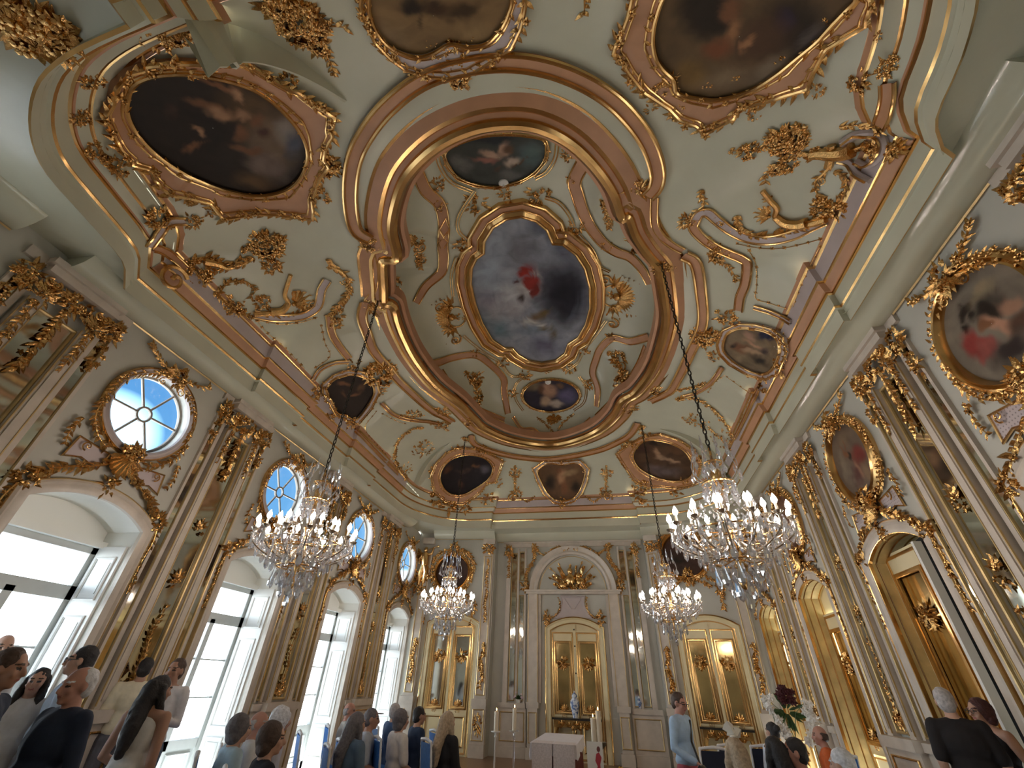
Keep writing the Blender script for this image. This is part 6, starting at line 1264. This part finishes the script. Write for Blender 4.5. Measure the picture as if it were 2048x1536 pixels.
for W, uc, vv, lb in ((WCL, u, v, 'gilt scrolls around the corner overdoor painting, window side'), (WCR, u2, v2, 'gilt scrolls around the corner overdoor painting, door side')):
    t = thing('overdoor_relief', lb, 'gilt relief', tuple(W(uc, vv, 0))); mb = MB()
    wcl(mb, W, uc, vv + .70, .17, 44, .12, .3, 1.4, .1)
    for s in (-1, 1):
        wrin(mb, W, [(uc + s * .2, vv + .72), (uc + s * .55, vv + .55), (uc + s * .72, vv + .2), (uc + s * .62, vv - .3)], .02, .12, .06, .3); wrin(mb, W, [(uc + s * .6, vv - .35), (uc + s * .45, vv - .6), (uc + s * .7, vv - .8), (uc + s * .8, vv - 1.1), (uc + s * .78, vv - 1.5)], .02, .11, .06, .3)
        wrin(mb, W, [(uc + s * .1, vv - .62), (uc + s * .3, vv - .75), (uc + s * .6, vv - .95)], .02, .12, .06, .3); wcl(mb, W, uc + s * .8, vv - 1.0, .12, 22)
    wcl(mb, W, uc, vv - .66, .16, 36, .12, .3, 1.5, .08); mb.build('gilt_foliage', GOLD, t)
# gilt winged figure beside the corner painting
u, v = WCL.uv(852, 1120); t = thing('gilt_figure', 'gilt winged trumpeting figure in the corner beside the farthest oculus', 'relief figure', tuple(WCL(u, v, 0))); mb = MB(); w_ = lambda a, b, c=.14: WCL(u + a, v + b, c)
mb.ball(w_(0, .30), (.075, .08, .095), 10, 8); mb.tube([w_(0, .2), w_(.0, .05), w_(.03, -.2)], [.09, .13, .12], 10); mb.tube([w_(.03, -.2), w_(.10, -.42), w_(.05, -.75)], [.10, .08, .05], 8); mb.tube([w_(.0, -.2), w_(-.08, -.45), w_(-.10, -.8)], [.10, .08, .05], 8)
mb.tube([w_(.06, .14), w_(.22, .18), w_(.26, .36)], [.05, .045, .035], 8); mb.tube([w_(-.08, .14), w_(-.2, .0), w_(-.16, -.16)], [.05, .045, .035], 8); mb.tube([w_(.1, .3), w_(.34, .40), w_(.44, .42)], [.018, .022, .05], 8); mb.build('figure_body', GOLDS, t)
mb = MB()
for i in range(7): leaf(mb, w_(-.06, .1, .08), WCL.du * -1 + UP * (.9 - .3 * i), WCL.n, .45 - .03 * i, .12, .6)
wcl(mb, WCL, u, v - .5, .28, 40, .14, .05, .8, .1); wcl(mb, WCL, u - .05, v - .95, .2, 30, .12, .3, .7, .1); mb.build('wing_foliage', GOLD, t)
def crystal_mat():
    m = bpy.data.materials.new('cut_crystal'); m.use_nodes = True; nt = m.node_tree; nt.nodes.clear(); N = nt.nodes.new
    o = N('ShaderNodeOutputMaterial'); a = N('ShaderNodeMixShader'); b = N('ShaderNodeMixShader'); t = N('ShaderNodeBsdfTransparent'); g = N('ShaderNodeBsdfGlossy'); d = N('ShaderNodeBsdfTranslucent')
    t.inputs[0].default_value = (.95, .97, 1, 1); g.inputs['Roughness'].default_value = .02; d.inputs[0].default_value = (.92, .94, 1, 1); a.inputs[0].default_value = .58; b.inputs[0].default_value = .13
    L = nt.links.new; L(t.outputs[0], a.inputs[1]); L(g.outputs[0], a.inputs[2]); L(a.outputs[0], b.inputs[1]); L(d.outputs[0], b.inputs[2]); L(b.outputs[0], o.inputs['Surface']); return m
CRYS = crystal_mat()
SILV = mat('silvered_glass_arm', (.72, .66, .56), .16, .85)
BULB = mat('lit_candle_bulb', (1, .9, .8), .4, emit=(1.0, .86, .76), estr=115.0)
WAXS = mat('cream_candle_sleeve', (.85, .78, .62), .5)
def drop(L, w, t=None):
    """faceted flat pear pendant hanging from its top at the origin"""
    t = t or w * .45; mb = MB(); R = []
    for z, q in ((0, .12), (-.16, .3), (-.45, .62), (-.72, 1.0), (-.88, .75)):
        R.append([V3((w * .5 * q * math.cos(a), t * .5 * q * math.sin(a), z * L)) for a in [2 * PI * i / 8 + PI / 8 for i in range(8)]])
    mb.rings(R); b = len(mb.v); mb.v.append((0, 0, -L)); mb.f += [(b, 32 + (i + 1) % 8, 32 + i) for i in range(8)]; mb.m += [0] * 8
    mb.ball((0, 0, .018), .012, 6, 4)
    return mb
def mesh_of(mb, name, m, smooth=False):
    o = mb.build(name, m, None, smooth); me = o.data; bpy.data.objects.remove(o); return me
def chandelier(label, loc, ztop):
    rnd = random.Random(5)
    t = thing('chandelier', label, 'chandelier', loc, 0, 'crystal chandeliers with lit candle bulbs')
    def part(name, me, p, rz=0, par=None, tilt=0):
        o = bpy.data.objects.new(name, me); COL.objects.link(o); o.parent = par or t; o.location = p; o.rotation_euler = (tilt, 0, rz); return o
    mb = MB(); L = ztop - loc[2] - .95; n = int(L / .075)   # chain links above the crown
    for i in range(n):
        z = .98 + i * .075; a = (i % 2) * PI / 2; P = []
        for j in range(10):
            b = 2 * PI * j / 10; P.append(V3((.020 * math.cos(b) * math.cos(a), .020 * math.cos(b) * math.sin(a), z + .045 * math.sin(b))))
        mb.tube(P, .008, 5, True)
    mb.build('chain', IRON, t, world=False)
    mb = MB(); mb.lathe([(.004, -.58), (.03, -.56), (.045, -.5), (.02, -.44), (.015, -.35), (.05, -.28), (.09, -.2), (.06, -.1), (.03, -.04), (.03, .1), (.055, .16), (.03, .22), (.022, .5), (.05, .58), (.06, .66), (.02, .74), (.012, .98)], 16); mb.build('stem', GOLDS, t, world=False)
    mb = MB(); mb.lathe([(.03, .2), (.06, .28), (.05, .36), (.025, .46), (.02, .48)], 12); mb.lathe([(.02, .6), (.045, .68), (.03, .8), (.012, .9)], 12); mb.build('glass_baluster', CRYS, t, False, world=False)
    for r, z, nm in ((.34, -.12, 'gilt_ring'), (.50, -.05, 'gilt_ring'), (.24, -.32, 'gilt_ring'), (.17, .52, 'crown_ring'), (.10, .78, 'crown_ring')):
        mb = MB(); mb.tube([V3((r * math.cos(2 * PI * i / 40), r * math.sin(2 * PI * i / 40), z)) for i in range(40)], .010, 6, True)
        for i in range(6):
            a = PI * i / 3; mb.tube([V3((.03 * math.cos(a), .03 * math.sin(a), z + .03)), V3((r * .6 * math.cos(a), r * .6 * math.sin(a), z - .02)), V3((r * math.cos(a), r * math.sin(a), z))], .006, 5)
        mb.build(nm, GOLDS, t, world=False)
    def arm_me(r, z1):
        mb = MB(); P = crom([(.06, 0, -.12), (r * .4, 0, -.26), (r * .75, 0, -.20), (r * .98, 0, z1 - .12), (r, 0, z1 - .02)], 5); mb.tube(P, [.014 - .006 * i / len(P) for i in range(len(P))], 6)
        mb.lathe([(.004, -.02), (.035, 0.0), (.05, .02), (.046, .022), (.02, .006)], 12, (r, 0, z1)); scroll(mb, V3((r * .45, 0, -.25)), V3((0, 0, 1)), V3((0, 1, 0)), .05, 1, 1.1, .006); return mesh_of(mb, 'arm', SILV, True)
    mb = MB(); mb.lathe([(.004, 0), (.0125, .0), (.0125, .085), (.004, .088)], 8); sleeve = mesh_of(mb, 'candle_sleeve', WAXS, True)
    mb = MB(); mb.lathe([(.002, 0), (.016, .004), (.028, .028), (.024, .055), (.011, .082), (.001, .10)], 10); bulb = mesh_of(mb, 'candle_bulb', BULB, True)
    A1, A2 = arm_me(.60, .02), arm_me(.38, .10); lights = []
    for r, z, n, me, ph in ((.60, .02, 14, A1, 0), (.38, .10, 8, A2, .2)):
        for i in range(n):
            a = 2 * PI * i / n + ph; o = part('arm', me, (0, 0, 0), a)
            part('candle_sleeve', sleeve, (r, 0, z + .01), 0, o); part('candle_bulb', bulb, (r, 0, z + .095), 0, o); lights.append((r, z, a))
    dL = [mesh_of(drop(.15, .06), 'crystal_drop', CRYS), mesh_of(drop(.21, .08), 'crystal_drop', CRYS), mesh_of(drop(.11, .042), 'crystal_drop', CRYS)]
    spots = []
    for i in range(14):
        a = 2 * PI * i / 14; spots += [(.61, -.02, a + .05, 0), (.60, -.03, a - .09, 2)]
    for i in range(18): spots.append((.50, -.07, 2 * PI * i / 18 + .1, i % 2))
    for i in range(14): spots.append((.36, -.16, 2 * PI * i / 14, 1))
    for i in range(10): spots.append((.24, -.36, 2 * PI * i / 10 + .2, 1))
    for i in range(6): spots.append((.12, -.46, 2 * PI * i / 6, 1))
    for i in range(10): spots.append((.17, .50, 2 * PI * i / 10, 0))
    for i in range(6): spots.append((.10, .77, 2 * PI * i / 6, 2))
    for i in range(8): spots.append((.38, .06, 2 * PI * i / 8 + .35, 2))
    for r, z, a, k in spots[:98]: part('crystal_drop', dL[k], (r * math.cos(a), r * math.sin(a), z), a + PI / 2 + rnd.uniform(-.5, .5), None, rnd.uniform(-.08, .08))
    part('crystal_drop', dL[1], (0, 0, -.56))
    mb = MB()
    for i in range(14):
        a0, a1 = 2 * PI * i / 14, 2 * PI * (i + 1) / 14
        for j in range(1, 8):
            f = j / 8; a = a0 + (a1 - a0) * f; r = .60 - .05 * math.sin(PI * f); mb.ball((r * math.cos(a), r * math.sin(a), -.02 - .11 * math.sin(PI * f)), .012, 6, 4)
        for j in range(8):
            f = j / 7; r = .17 + (.50 - .17) * f ** 1.6; mb.ball((r * math.cos(a0), r * math.sin(a0), .50 - .55 * f ** .7), .013, 6, 4)
        for j in range(6):
            f = j / 5; r = .36 - .12 * f; mb.ball((r * math.cos(a0), r * math.sin(a0), -.14 - .18 * f), .013, 6, 4)
    for r, z, n in ((.30, -.2, 26), (.42, -.12, 30), (.20, -.36, 18), (.55, -.03, 30), (.60, .0, 26), (.17, .50, 16), (.11, .76, 10), (.26, .66, 14), (.21, .90, 10), (.13, -.44, 12), (.30, .30, 14)):
        for i in range(n):
            a = 2 * PI * i / n + rnd.random() * .1; L = rnd.uniform(.07, .15); w = L * .42; b = [(r * math.cos(a), r * math.sin(a), z), (0, 0, 0)]; c = V3(b[0])
            q = [c + V3((math.cos(a + s) * w * .5, math.sin(a + s) * w * .5, -L * .62)) for s in (0, PI / 2, PI, 1.5 * PI)]
            mb.add([c] + q + [c - V3((0, 0, L))], [(0, 1, 2), (0, 2, 3), (0, 3, 4), (0, 4, 1), (5, 2, 1), (5, 3, 2), (5, 4, 3), (5, 1, 4)])
    o = mb.build('crystal_beads', CRYS, t, False, world=False); o['kind'] = 'stuff'
    for i in range(8):   # crown spires
        a = 2 * PI * i / 8; mb = MB(); p0 = V3((.12 * math.cos(a), .12 * math.sin(a), .50)); p1 = V3((.26 * math.cos(a), .26 * math.sin(a), .68)); p2 = V3((.20 * math.cos(a), .20 * math.sin(a), .92))
        P = crom([p0, p1, p2], 5); mb.tube(P, .006, 5); R = []
        for z, w in ((0, .006), (.05, .022), (.10, .014), (.2, .002)): R.append([p2 + V3((w * math.cos(j * PI / 3), w * math.sin(j * PI / 3), z - .04)) for j in range(6)])
        mb.rings(R); mb.build('crown_spire', CRYS, t, False, world=False)
    return t
def vault_z(x, y):
    h = BVH.ray_cast(V3((x, y, 4.0)), V3((0, 0, 1)), 10); return h[0].z if h[0] else 7.3
cx_, cy_ = 2.56, 4.97
zt = vault_z(-2.5, 4.97)
c0 = chandelier('large crystal chandelier hanging before the second nearest oculus window', (-2.56, 4.97, 3.06), zt)
for lb, loc in (('large crystal chandelier hanging highest beside the painted ovals', (2.56, 4.97, 3.06)), ('crystal chandelier hanging before the corner door near the windows', (-2.5, 10.49, 3.14)), ('crystal chandelier hanging between niche and corner mirror door', (2.48, 10.49, 3.14))):
    dup(c0, loc, random.random() * 3, lb)
for i, (x, y) in enumerate(((-2.56, 4.97), (2.56, 4.97), (-2.5, 10.49), (2.48, 10.49))):
    p, n = V3((x, y, vault_z(x, y))), V3((0, 0, -1)); mb = MB(); rin_ = ['above the large chandelier by the windows', 'above the large chandelier by the painted ovals', 'above the far chandelier by the windows', 'above the far chandelier by the doors'][i]
    t = thing('ceiling_hook', 'gilt leafy chain hook %s' % rin_, 'hook', tuple(p), 0, 'chandelier hooks'); shell(mb, p, n, V3((0, 1, 0)), .18, .18, 7); shell(mb, p, n, V3((0, -1, 0)), .18, .18, 7); mb.build('hook_foliage', GOLD, t)
BLUEV = mat('blue_velvet', (.035, .17, .52), .7, var=.15, scale=20); CHW = mat('white_chair_paint', (.80, .82, .86), .4); NAVYV = mat('dark_navy_velvet', (.015, .02, .045), .8)
def chair(label, x, y, face, vel=None):
    t = thing('chair', label, 'chair', (x, y, 0), math.radians(face - 90), 'white framed chairs with blue backs')
    vel = vel or BLUEV; mb = MB()
    for q in (1, -1): limb(mb, [(q * .205, -.20, .44), (q * .205, -.235, .72), (q * .20, -.27, .98)], [.018, .018, .016], 8)
    for z, yy in ((.52, -.212), (.97, -.268)): limb(mb, [(-.2, yy, z), (0, yy - .006, z + (.02 if z > .9 else 0)), (.2, yy, z)], [.02, .024, .02], 8)
    bake(mb, 'back_frame', CHW, t, .012, 2)
    R = [[V3((q * .185, -.214 - (z - .54) * .125 + d, z)) for z in (.54, .68, .82, .945)] for q in (-1, -.5, 0, .5, 1) for d in (0,)]
    mb = MB(); A = [[p + V3((0, .014, 0)) for p in r] for r in R]; Bk = [[p - V3((0, .014, 0)) for p in r] for r in R]
    mb.rings(A, False, False, False); mb.rings(Bk, False, False, False)
    for r, s_ in zip((A[0], A[-1]), (Bk[0], Bk[-1])): mb.rings([r, s_], False, False, False)
    mb.rings([[a[-1] for a in A], [b[-1] for b in Bk]], False, False, False); mb.rings([[a[0] for a in A], [b[0] for b in Bk]], False, False, False); mb.build('backrest', vel, t, world=False)
    mb = MB(); mb.ball((0, 0, .455), (.225, .215, .045), 16, 8); mb.build('seat', vel, t, world=False)
    mb = MB(); mb.box((-.22, -.21, .39), (.22, .21, .445)); mb.build('seat_frame', CHW, t, False, world=False)
    for q in (1, -1):
        for yy in (-.19, .19):
            mb = MB(); limb(mb, [(q * .19, yy, .40), (q * .195, yy * 1.05, .2), (q * .20, yy * 1.1, .016)], [.022, .018, .014], 8); mb.build('leg', CHW, t, world=False)
    return t
c_ = None; CH = []
def seatat(x, y, face, label):
    global c_
    if c_ is None: c_ = chair(label, x, y, face); r = c_
    else: r = dup(c_, (x, y, 0), math.radians(face - 90), label)
    r['group'] = 'white framed chairs with blue backs' ; CH.append(r); return r
who = ['the woman in pale blue', 'the balding man in white', 'the woman in black, nearest row', 'the white haired woman', 'the man in beige', 'the woman with long grey and dark hair', 'the man in the cap', 'the man in the blue jacket', 'the woman in the white top', 'the man in the navy suit', 'the blond woman in black', 'the woman with the fascinator', 'the woman with the bun', 'the woman with long black hair', 'the man with the white collar', 'the man in orange', 'the person in lilac white']
for (x, y, f), w in zip(SIT, who):
    f2 = max(35, min(60, f)) if x < 0 else max(112, min(140, f)); a = math.radians(f); seatat(x - .02 * math.cos(a), y - .02 * math.sin(a), (40 if x < 0 else 118), 'white framed blue chair under %s' % w)
for i, (px, py, lb) in enumerate(((457, 1490, 'at the outer end of the nearest row'), (600, 1464, 'empty behind the white haired woman'), (661, 1471, 'empty before the third window'), (566, 1481, 'empty beside the dark haired woman in black'), (628, 1493, 'empty in the aisle side of the nearest row'), (680, 1480, 'empty behind the man in the cap'), (704, 1487, 'empty touching the one behind the man in the cap'), (822, 1464, 'empty behind the man in the navy suit'), (765, 1464, 'empty behind the woman in the white top'), (868, 1461, 'empty behind the blond woman'))):
    p = atZ(px, py, .98); a = math.radians(40); x, y = p.x + .27 * math.cos(a), p.y + .27 * math.sin(a)
    if any(math.hypot(x - q[0], y - q[1]) < .40 for q in SIT): continue
    seatat(x, y, 40, 'white framed blue chair %s' % lb)
for px, py, lb in ((1420, 1496, 'dark backed white chair beside the man with pink trousers'), (1455, 1490, 'dark backed white chair behind the fascinator'), (1520, 1492, 'dark backed white chair before the corner mirror door')):
    p = atZ(px, py, .98); q = seatat(p.x, p.y + .27, 100, lb)
    for ch in q.children:
        if ch.name.startswith(('backrest', 'seat')) and 'frame' not in ch.name: ch.data = ch.data.copy(); ch.data.materials[0] = NAVYV
# ------------------------------------------------------------------ altar
WCL_ = mat('white_linen', (.80, .80, .86), .8, var=.05, scale=10); RED = mat('dark_red_cloth', (.13, .018, .014), .85, var=.2, scale=10); LACE = mat('white_lace', (.72, .68, .70), .8, var=.15, scale=40)
t = thing('altar_table', 'altar table draped to the floor in dark red cloth', 'table', (-.15, 10.9, 0), 0)
x0, x1, y0, y1, zt = -.36, .36, 9.9, 11.9, .78
mb = MB(); mb.box((x0, y0, zt - .03), (x1, y1, zt)); mb.build('table_top', DARKW, t, False)
for q in (x0 + .06, x1 - .06):
    for r in (y0 + .06, y1 - .06): mb = MB(); mb.box((q - .03, r - .03, 0), (q + .03, r + .03, zt - .03)); mb.build('leg', DARKW, t, False)
def skirt(x0, x1, y0, y1, zt, zb, fold, amp, nz=6, n=160, scallop=0):
    per = [(x0, y0), (x1, y0), (x1, y1), (x0, y1)]; L = [x1 - x0, y1 - y0, x1 - x0, y1 - y0]; T = sum(L); R = []
    for i in range(n):
        d = T * i / n; k = 0
        while d > L[k]: d -= L[k]; k += 1
        a, b = per[k], per[(k + 1) % 4]; f = d / L[k]; x, y = a[0] + (b[0] - a[0]) * f, a[1] + (b[1] - a[1]) * f; nx, ny = ((b[1] - a[1]) / L[k], -(b[0] - a[0]) / L[k]); row = []
        for j in range(nz + 1):
            g = j / nz; w = amp * g * (1 + math.sin(i * fold)); zz = zt + (zb - zt) * g + (scallop * g * abs(math.sin(i * .11)) if scallop else 0); row.append(V3((x + nx * w, y + ny * w, zz)))
        R.append(row)
    return R
mb = MB(); R = skirt(x0 - .012, x1 + .012, y0 - .012, y1 + .012, zt + .004, .01, .55, .018); mb.rings(R, True, False, False); mb.add([r[0] for r in R], [tuple(range(len(R)))]); mb.build('red_cloth', RED, t)
t2 = thing('altar_cloth', 'white linen cloth with lace fall laid over the red altar', 'tablecloth', (-.0, 10.9, zt), 0)
mb = MB(); R = skirt(x0 - .055, x1 + .055, y0 - .055, y1 + .055, zt + .012, .56, .4, .012, 5, 160, .07); mb.rings(R, True, False, False); mb.add([r[0] for r in R], [tuple(range(len(R)))]); mb.build('linen', WCL_, t2)
for a, b in ((x0 - .01, -.01), (.01, x1 + .03)):
    mb = MB(); P_ = [[V3((a + (b - a) * i / 8, y0 - .10 - .006 * math.sin(i * 2 + j), zt + .018 - .40 * j / 6)) for j in range(7)] for i in range(9)]; mb.rings(P_, False, False, False); mb.rings([[V3((p[0].x, y0 + .3, zt + .02)), p[0]] for p in P_], False, False, False); mb.build('front_fall', LACE, t2)
# console tables with vases
MARB = mat('dark_marble', (.03, .026, .022), .2, var=.3); BRONZE = mat('dark_gilt_wood', (.30, .17, .05), .35, .7, var=.3, scale=12)
def console(label, W, u, wd):
    t = thing('console_table', label, 'table', tuple(W(u, 0, .3))); n = W.n
    mb = MB(); W.box(mb, u - wd, u + wd, .90, .945, .06, .58); mb.build('marble_top', MARB, t, False)
    mb = MB(); W.box(mb, u - wd + .05, u + wd - .05, .74, .90, .10, .53); mb.build('frieze', BRONZE, t, False)
    mb = MB()
    for s in (-.6, 0, .6): shell(mb, W(u + s * wd, .80, .535), n, V3((0, 0, 1)), .12, .2, 7); rosette(mb, W(u + s * wd * .5, .82, .535), n, .05)
    bunch(mb, (W(u, .76, .535), n, V3((0, 0, 1)), W.du), (.06, wd * .8), 26, .08, .2); mb.build('gilt_foliage', GOLD, t)
    for s in (-1, 1):
        for d in (.16, .48):
            mb = MB(); limb(mb, [W(u + s * (wd - .1), .74, d), W(u + s * (wd - .05), .5, d + .02), W(u + s * (wd - .16), .25, d - .02), W(u + s * (wd - .1), .0, d)], [.05, .035, .026, .035], 8); mb.build('leg', BRONZE, t)
    return t
console('dark marble topped gilt console table before the niche door', WF, UC, .66)
console('dark marble topped gilt console table before the corner mirror door', WCR, LCR * .5, .6)
PORC = bpy.data.materials.new('blue_white_porcelain'); PORC.use_nodes = True; nt = PORC.node_tree; b = nt.nodes['Principled BSDF']; n = nt.nodes.new('ShaderNodeTexNoise'); n.inputs['Scale'].default_value = 14; r = nt.nodes.new('ShaderNodeValToRGB'); r.color_ramp.elements[0].position = .42; r.color_ramp.elements[0].color = (.10, .16, .34, 1); r.color_ramp.elements[1].position = .52; r.color_ramp.elements[1].color = (.62, .66, .72, 1); tc = nt.nodes.new('ShaderNodeTexCoord'); nt.links.new(tc.outputs['Object'], n.inputs['Vector']); nt.links.new(n.outputs['Fac'], r.inputs['Fac']); nt.links.new(r.outputs['Color'], b.inputs['Base Color']); b.inputs['Roughness'].default_value = .15
def vase(label, p, s=1.0):
    t = thing('porcelain_vase', label, 'vase', tuple(p)); mb = MB(); mb.lathe([(.001, 0), (.075 * s, 0), (.07 * s, .02 * s), (.10 * s, .16 * s), (.14 * s, .30 * s), (.13 * s, .40 * s), (.08 * s, .46 * s), (.065 * s, .49 * s)], 24); mb.build('vase_body', PORC, t, world=False)
    mb = MB(); mb.lathe([(.07 * s, .485 * s), (.085 * s, .50 * s), (.08 * s, .54 * s), (.05 * s, .58 * s), (.018 * s, .60 * s), (.022 * s, .63 * s), (.001, .65 * s)], 20); mb.build('lid', PORC, t, world=False); return t
vase('blue and white porcelain lidded vase on the console before the niche door', WF(UC - .05, .945, .34), .92)
vase('small white porcelain vase on the dado beside the niche, door side', WF(UC + 1.7, 1.21, .06), .45)
# candles, poster stand, flowers
WAX = mat('ivory_candle_wax', (.80, .70, .54), .5); FLAME = mat('candle_flame', (1, .7, .3), .5, emit=(1, .62, .25), estr=25); ACR = glass_mat('clear_acrylic', (.93, .96, .98), .05, .25); GREEN = mat('leaf_green', (.04, .09, .025), .6, var=.4, scale=20); PETAL = mat('white_petal', (.86, .84, .80), .6, var=.08, scale=20); YEL = mat('yellow_petal', (.70, .48, .06), .6, var=.2, scale=20); CRIM = mat('crimson_petal', (.06, .005, .008), .7, var=.3, scale=20)
def candle(t, p, r, h, lit=True):
    mb = MB(); mb.lathe([(.001, 0), (r, 0), (r, h), (r * .8, h + .004), (.001, h - .004)], 16, p); mb.build('candle_wax', WAX, t); mb = MB(); mb.tube([V3(p) + V3((0, 0, h - .01)), V3(p) + V3((0, 0, h + .02))], .003, 5); mb.build('wick', IRON, t)
    if lit: mb = MB(); mb.lathe([(.001, 0), (.007, .012), (.005, .03), (.001, .045)], 8, V3(p) + V3((0, 0, h + .012))); mb.build('flame', FLAME, t)
def stand(label, x, y, zc, m, r=.035, h=.3):
    t = thing('candle_stand', label, 'candlestick', (x, y, 0)); mb = MB(); mb.lathe([(.001, 0), (.14, 0), (.14, .02), (.03, .05), (.016, .1), (.016, zc - .1), (.03, zc - .08), (.016, zc - .05), (.02, zc - .02), (.09, zc - .01), (.09, zc + .005), (.001, zc + .005)], 16, (x, y, 0)); mb.build('pole', m, t); candle(t, (x, y, zc + .005), r, h); return t
stand('white standing candlestick with thick candle before the corner pilaster', -1.17, 10.34, .88, WHITE, .04, .30)
stand('clear tall candlestick with paschal candle left of the altar', -.60, 9.3, .98, ACR, .035, .30)
px_, py_ = .80, 8.6
t = thing('poster_stand', 'white poster with a red robed figure on a stand right of the altar', 'poster', (px_, py_, 0))
mb = MB(); mb.box((px_ - .12, py_ - .01, .50), (px_ + .12, py_ + .01, .96)); mb.build('board', WHITE, t, False)
mb = MB(); y_ = py_ - .013; mb.add([(px_ - .005, y_, .58), (px_ + .075, y_, .56), (px_ + .07, y_, .70), (px_ + .095, y_, .78), (px_ + .06, y_, .84), (px_ + .02, y_, .82), (px_ + .0, y_, .74), (px_ + .03, y_, .68)], [(0, 1, 2, 7), (7, 2, 3, 6), (6, 3, 4, 5)])
mb.build('red_figure', mat('poster_red', (.42, .04, .06), .6), t, False)
mb = MB(); mb.ball((px_ + .055, y_, .875), (.026, .003, .034), 10, 6); mb.build('figure_head', mat('poster_brown', (.16, .05, .05), .6), t)
mb = MB()
for q in (-.09, .09): mb.tube([(px_ + q, py_ + .02, .5), (px_ + q * 1.2, py_ + .02, .0)], .012, 6)
mb.tube([(px_, py_ + .02, .9), (px_, py_ + .3, 0)], .012, 6); mb.tube([(px_ - .10, py_ + .02, .49), (px_ + .10, py_ + .02, .49)], .012, 6); mb.build('easel_leg', DARKW, t)
t = thing('candle_pedestal', 'dark pedestal with two thick ivory candles behind the poster', 'pedestal', (px_ + .02, py_ + .5, 0)); q = V3((px_ + .02, py_ + .5, 0))
mb = MB(); mb.lathe([(.001, 0), (.16, 0), (.16, .03), (.06, .08), (.05, .8), (.14, .88), (.15, .92), (.001, .92)], 20, q); mb.build('column', DARKW, t)
for n_, (a, b_h, lb) in enumerate(((-.045, .30, 'shorter thick ivory candle on the dark pedestal'), (.045, .40, 'taller thick ivory candle on the dark pedestal'))):
    c = thing('pillar_candle', lb, 'candle', (q.x + a, q.y, .92)); candle(c, (q.x + a, q.y, .92), .042, b_h)
def bouquet(label, p, r, n, petal, cat='flowers', pot=True, h=.16, drop=None):
    t = thing('flower_arrangement', label, cat, tuple(p)); p = V3(p); rnd = random.Random(n)
    if pot: mb = MB(); mb.lathe([(.001, 0), (.05, 0), (.075, h), (.06, h), (.001, h - .02)], 14, p); mb.build('pot', WHITE, t)
    mb = MB()
    for i in range(int(n * 1.6)):
        a = rnd.random() * 2 * PI; e = rnd.random(); d = V3((math.cos(a) * (1 - e * .6), math.sin(a) * (1 - e * .6), .3 + e)); leaf(mb, p + V3((0, 0, h)), d, V3((0, 0, 1)).cross(d).cross(d) * -1 + V3((0, 0, .01)), r * rnd.uniform(.8, 1.3), r * .35, .5)
    mb.build('foliage', GREEN, t)
    for i in range(n):
        a = rnd.random() * 2 * PI; e = rnd.random(); c = p + V3((math.cos(a) * r * (1 - e * .5), math.sin(a) * r * (1 - e * .5), h + r * (.3 + e))); mb = MB(); rosette(mb, c, (c - p).normalized() + V3((0, -.4, 0)), r * rnd.uniform(.26, .4), 0, 6); mb.build('flower_head', petal, t)
    return t
bouquet('small white flower posy on the floor before the white candlestick', (-1.05, 9.6, 0), .10, 9, PETAL, 'flowers', True, .10)
bouquet('green plant with few white flowers behind the clear candlestick', (-.66, 9.9, 0), .22, 3, PETAL, 'plant', True, .14)
bouquet('yellow flowers low on the floor right of the poster', (1.25, 9.6, 0), .20, 9, YEL, 'flowers', True, .3)
bouquet('pink white orchids on the dado at the window side of the niche', WF(UC - 1.68, 1.2, .08), .13, 9, mat('orchid_petal', (.72, .56, .62), .6), 'flowers', True, .08)
# white and crimson arrangement on a gilt urn stand
c = V3((4.06, 9.99, 0)); t = thing('urn_stand', 'carved gilt urn on a tall stand holding the white flowers', 'stand', tuple(c))
mb = MB(); mb.lathe([(.001, 0), (.2, 0), (.2, .04), (.08, .1), (.06, .5), (.1, .6), (.05, .66), (.06, .72), (.14, .86), (.13, 1.0), (.16, 1.04), (.001, 1.02)], 20, c); mb.build('urn', BRONZE, t)
mb = MB(); bunch(mb, (c + V3((0, -.14, .86)), V3((0, -1, 0)), V3((0, 0, 1)), V3((1, 0, 0))), (.1, .1), 20, .08, .2); mb.build('gilt_foliage', GOLD, t)
t = thing('flower_arrangement', 'large arrangement of trailing white orchids around dark crimson blooms', 'flowers', tuple(c + V3((0, 0, 1.04)))); rnd = random.Random(3)
for i in range(58):
    f = rnd.random(); sd = -1 if i % 2 else 1; x = sd * (.30 - .12 * f * f) + rnd.uniform(-.07, .07); z = 1.62 - .66 * f; x *= (1 - .55 * max(0, f - .6) / .4)
    mb = MB(); rosette(mb, c + V3((x, -.16 + rnd.uniform(-.06, .06) - .1 * f, z)), V3((rnd.uniform(-.4, .4), -1, rnd.uniform(-.1, .5))), rnd.uniform(.045, .075), 0, 5); mb.build('orchid_flower', PETAL, t)
for i in range(22):
    a = rnd.random() * 2 * PI; q = math.sqrt(rnd.random()) * .14; mb = MB(); rosette(mb, c + V3((q * math.cos(a), -.10 + rnd.uniform(-.08, .0), 1.64 + q * .8 * math.sin(a))), V3((.2 * math.cos(a), -1, .4)), rnd.uniform(.05, .08), 0, 6); mb.build('crimson_bloom', CRIM, t)
mb = MB()
for i in range(26):
    a = rnd.random() * 2 * PI; d = V3((math.cos(a), -.3, math.sin(a) * .8)); leaf(mb, c + V3((0, .06, 1.42)) + d * .05, d, V3((0, -1, 0)), rnd.uniform(.2, .33), .05, .2)
for s_ in (-1, 1): mb.tube([c + V3((0, 0, 1.04)), c + V3((s_ * .1, -.05, 1.4)), c + V3((s_ * .28, -.12, 1.55)), c + V3((s_ * .3, -.2, 1.2))], .006, 5)
mb.build('foliage', GREEN, t)
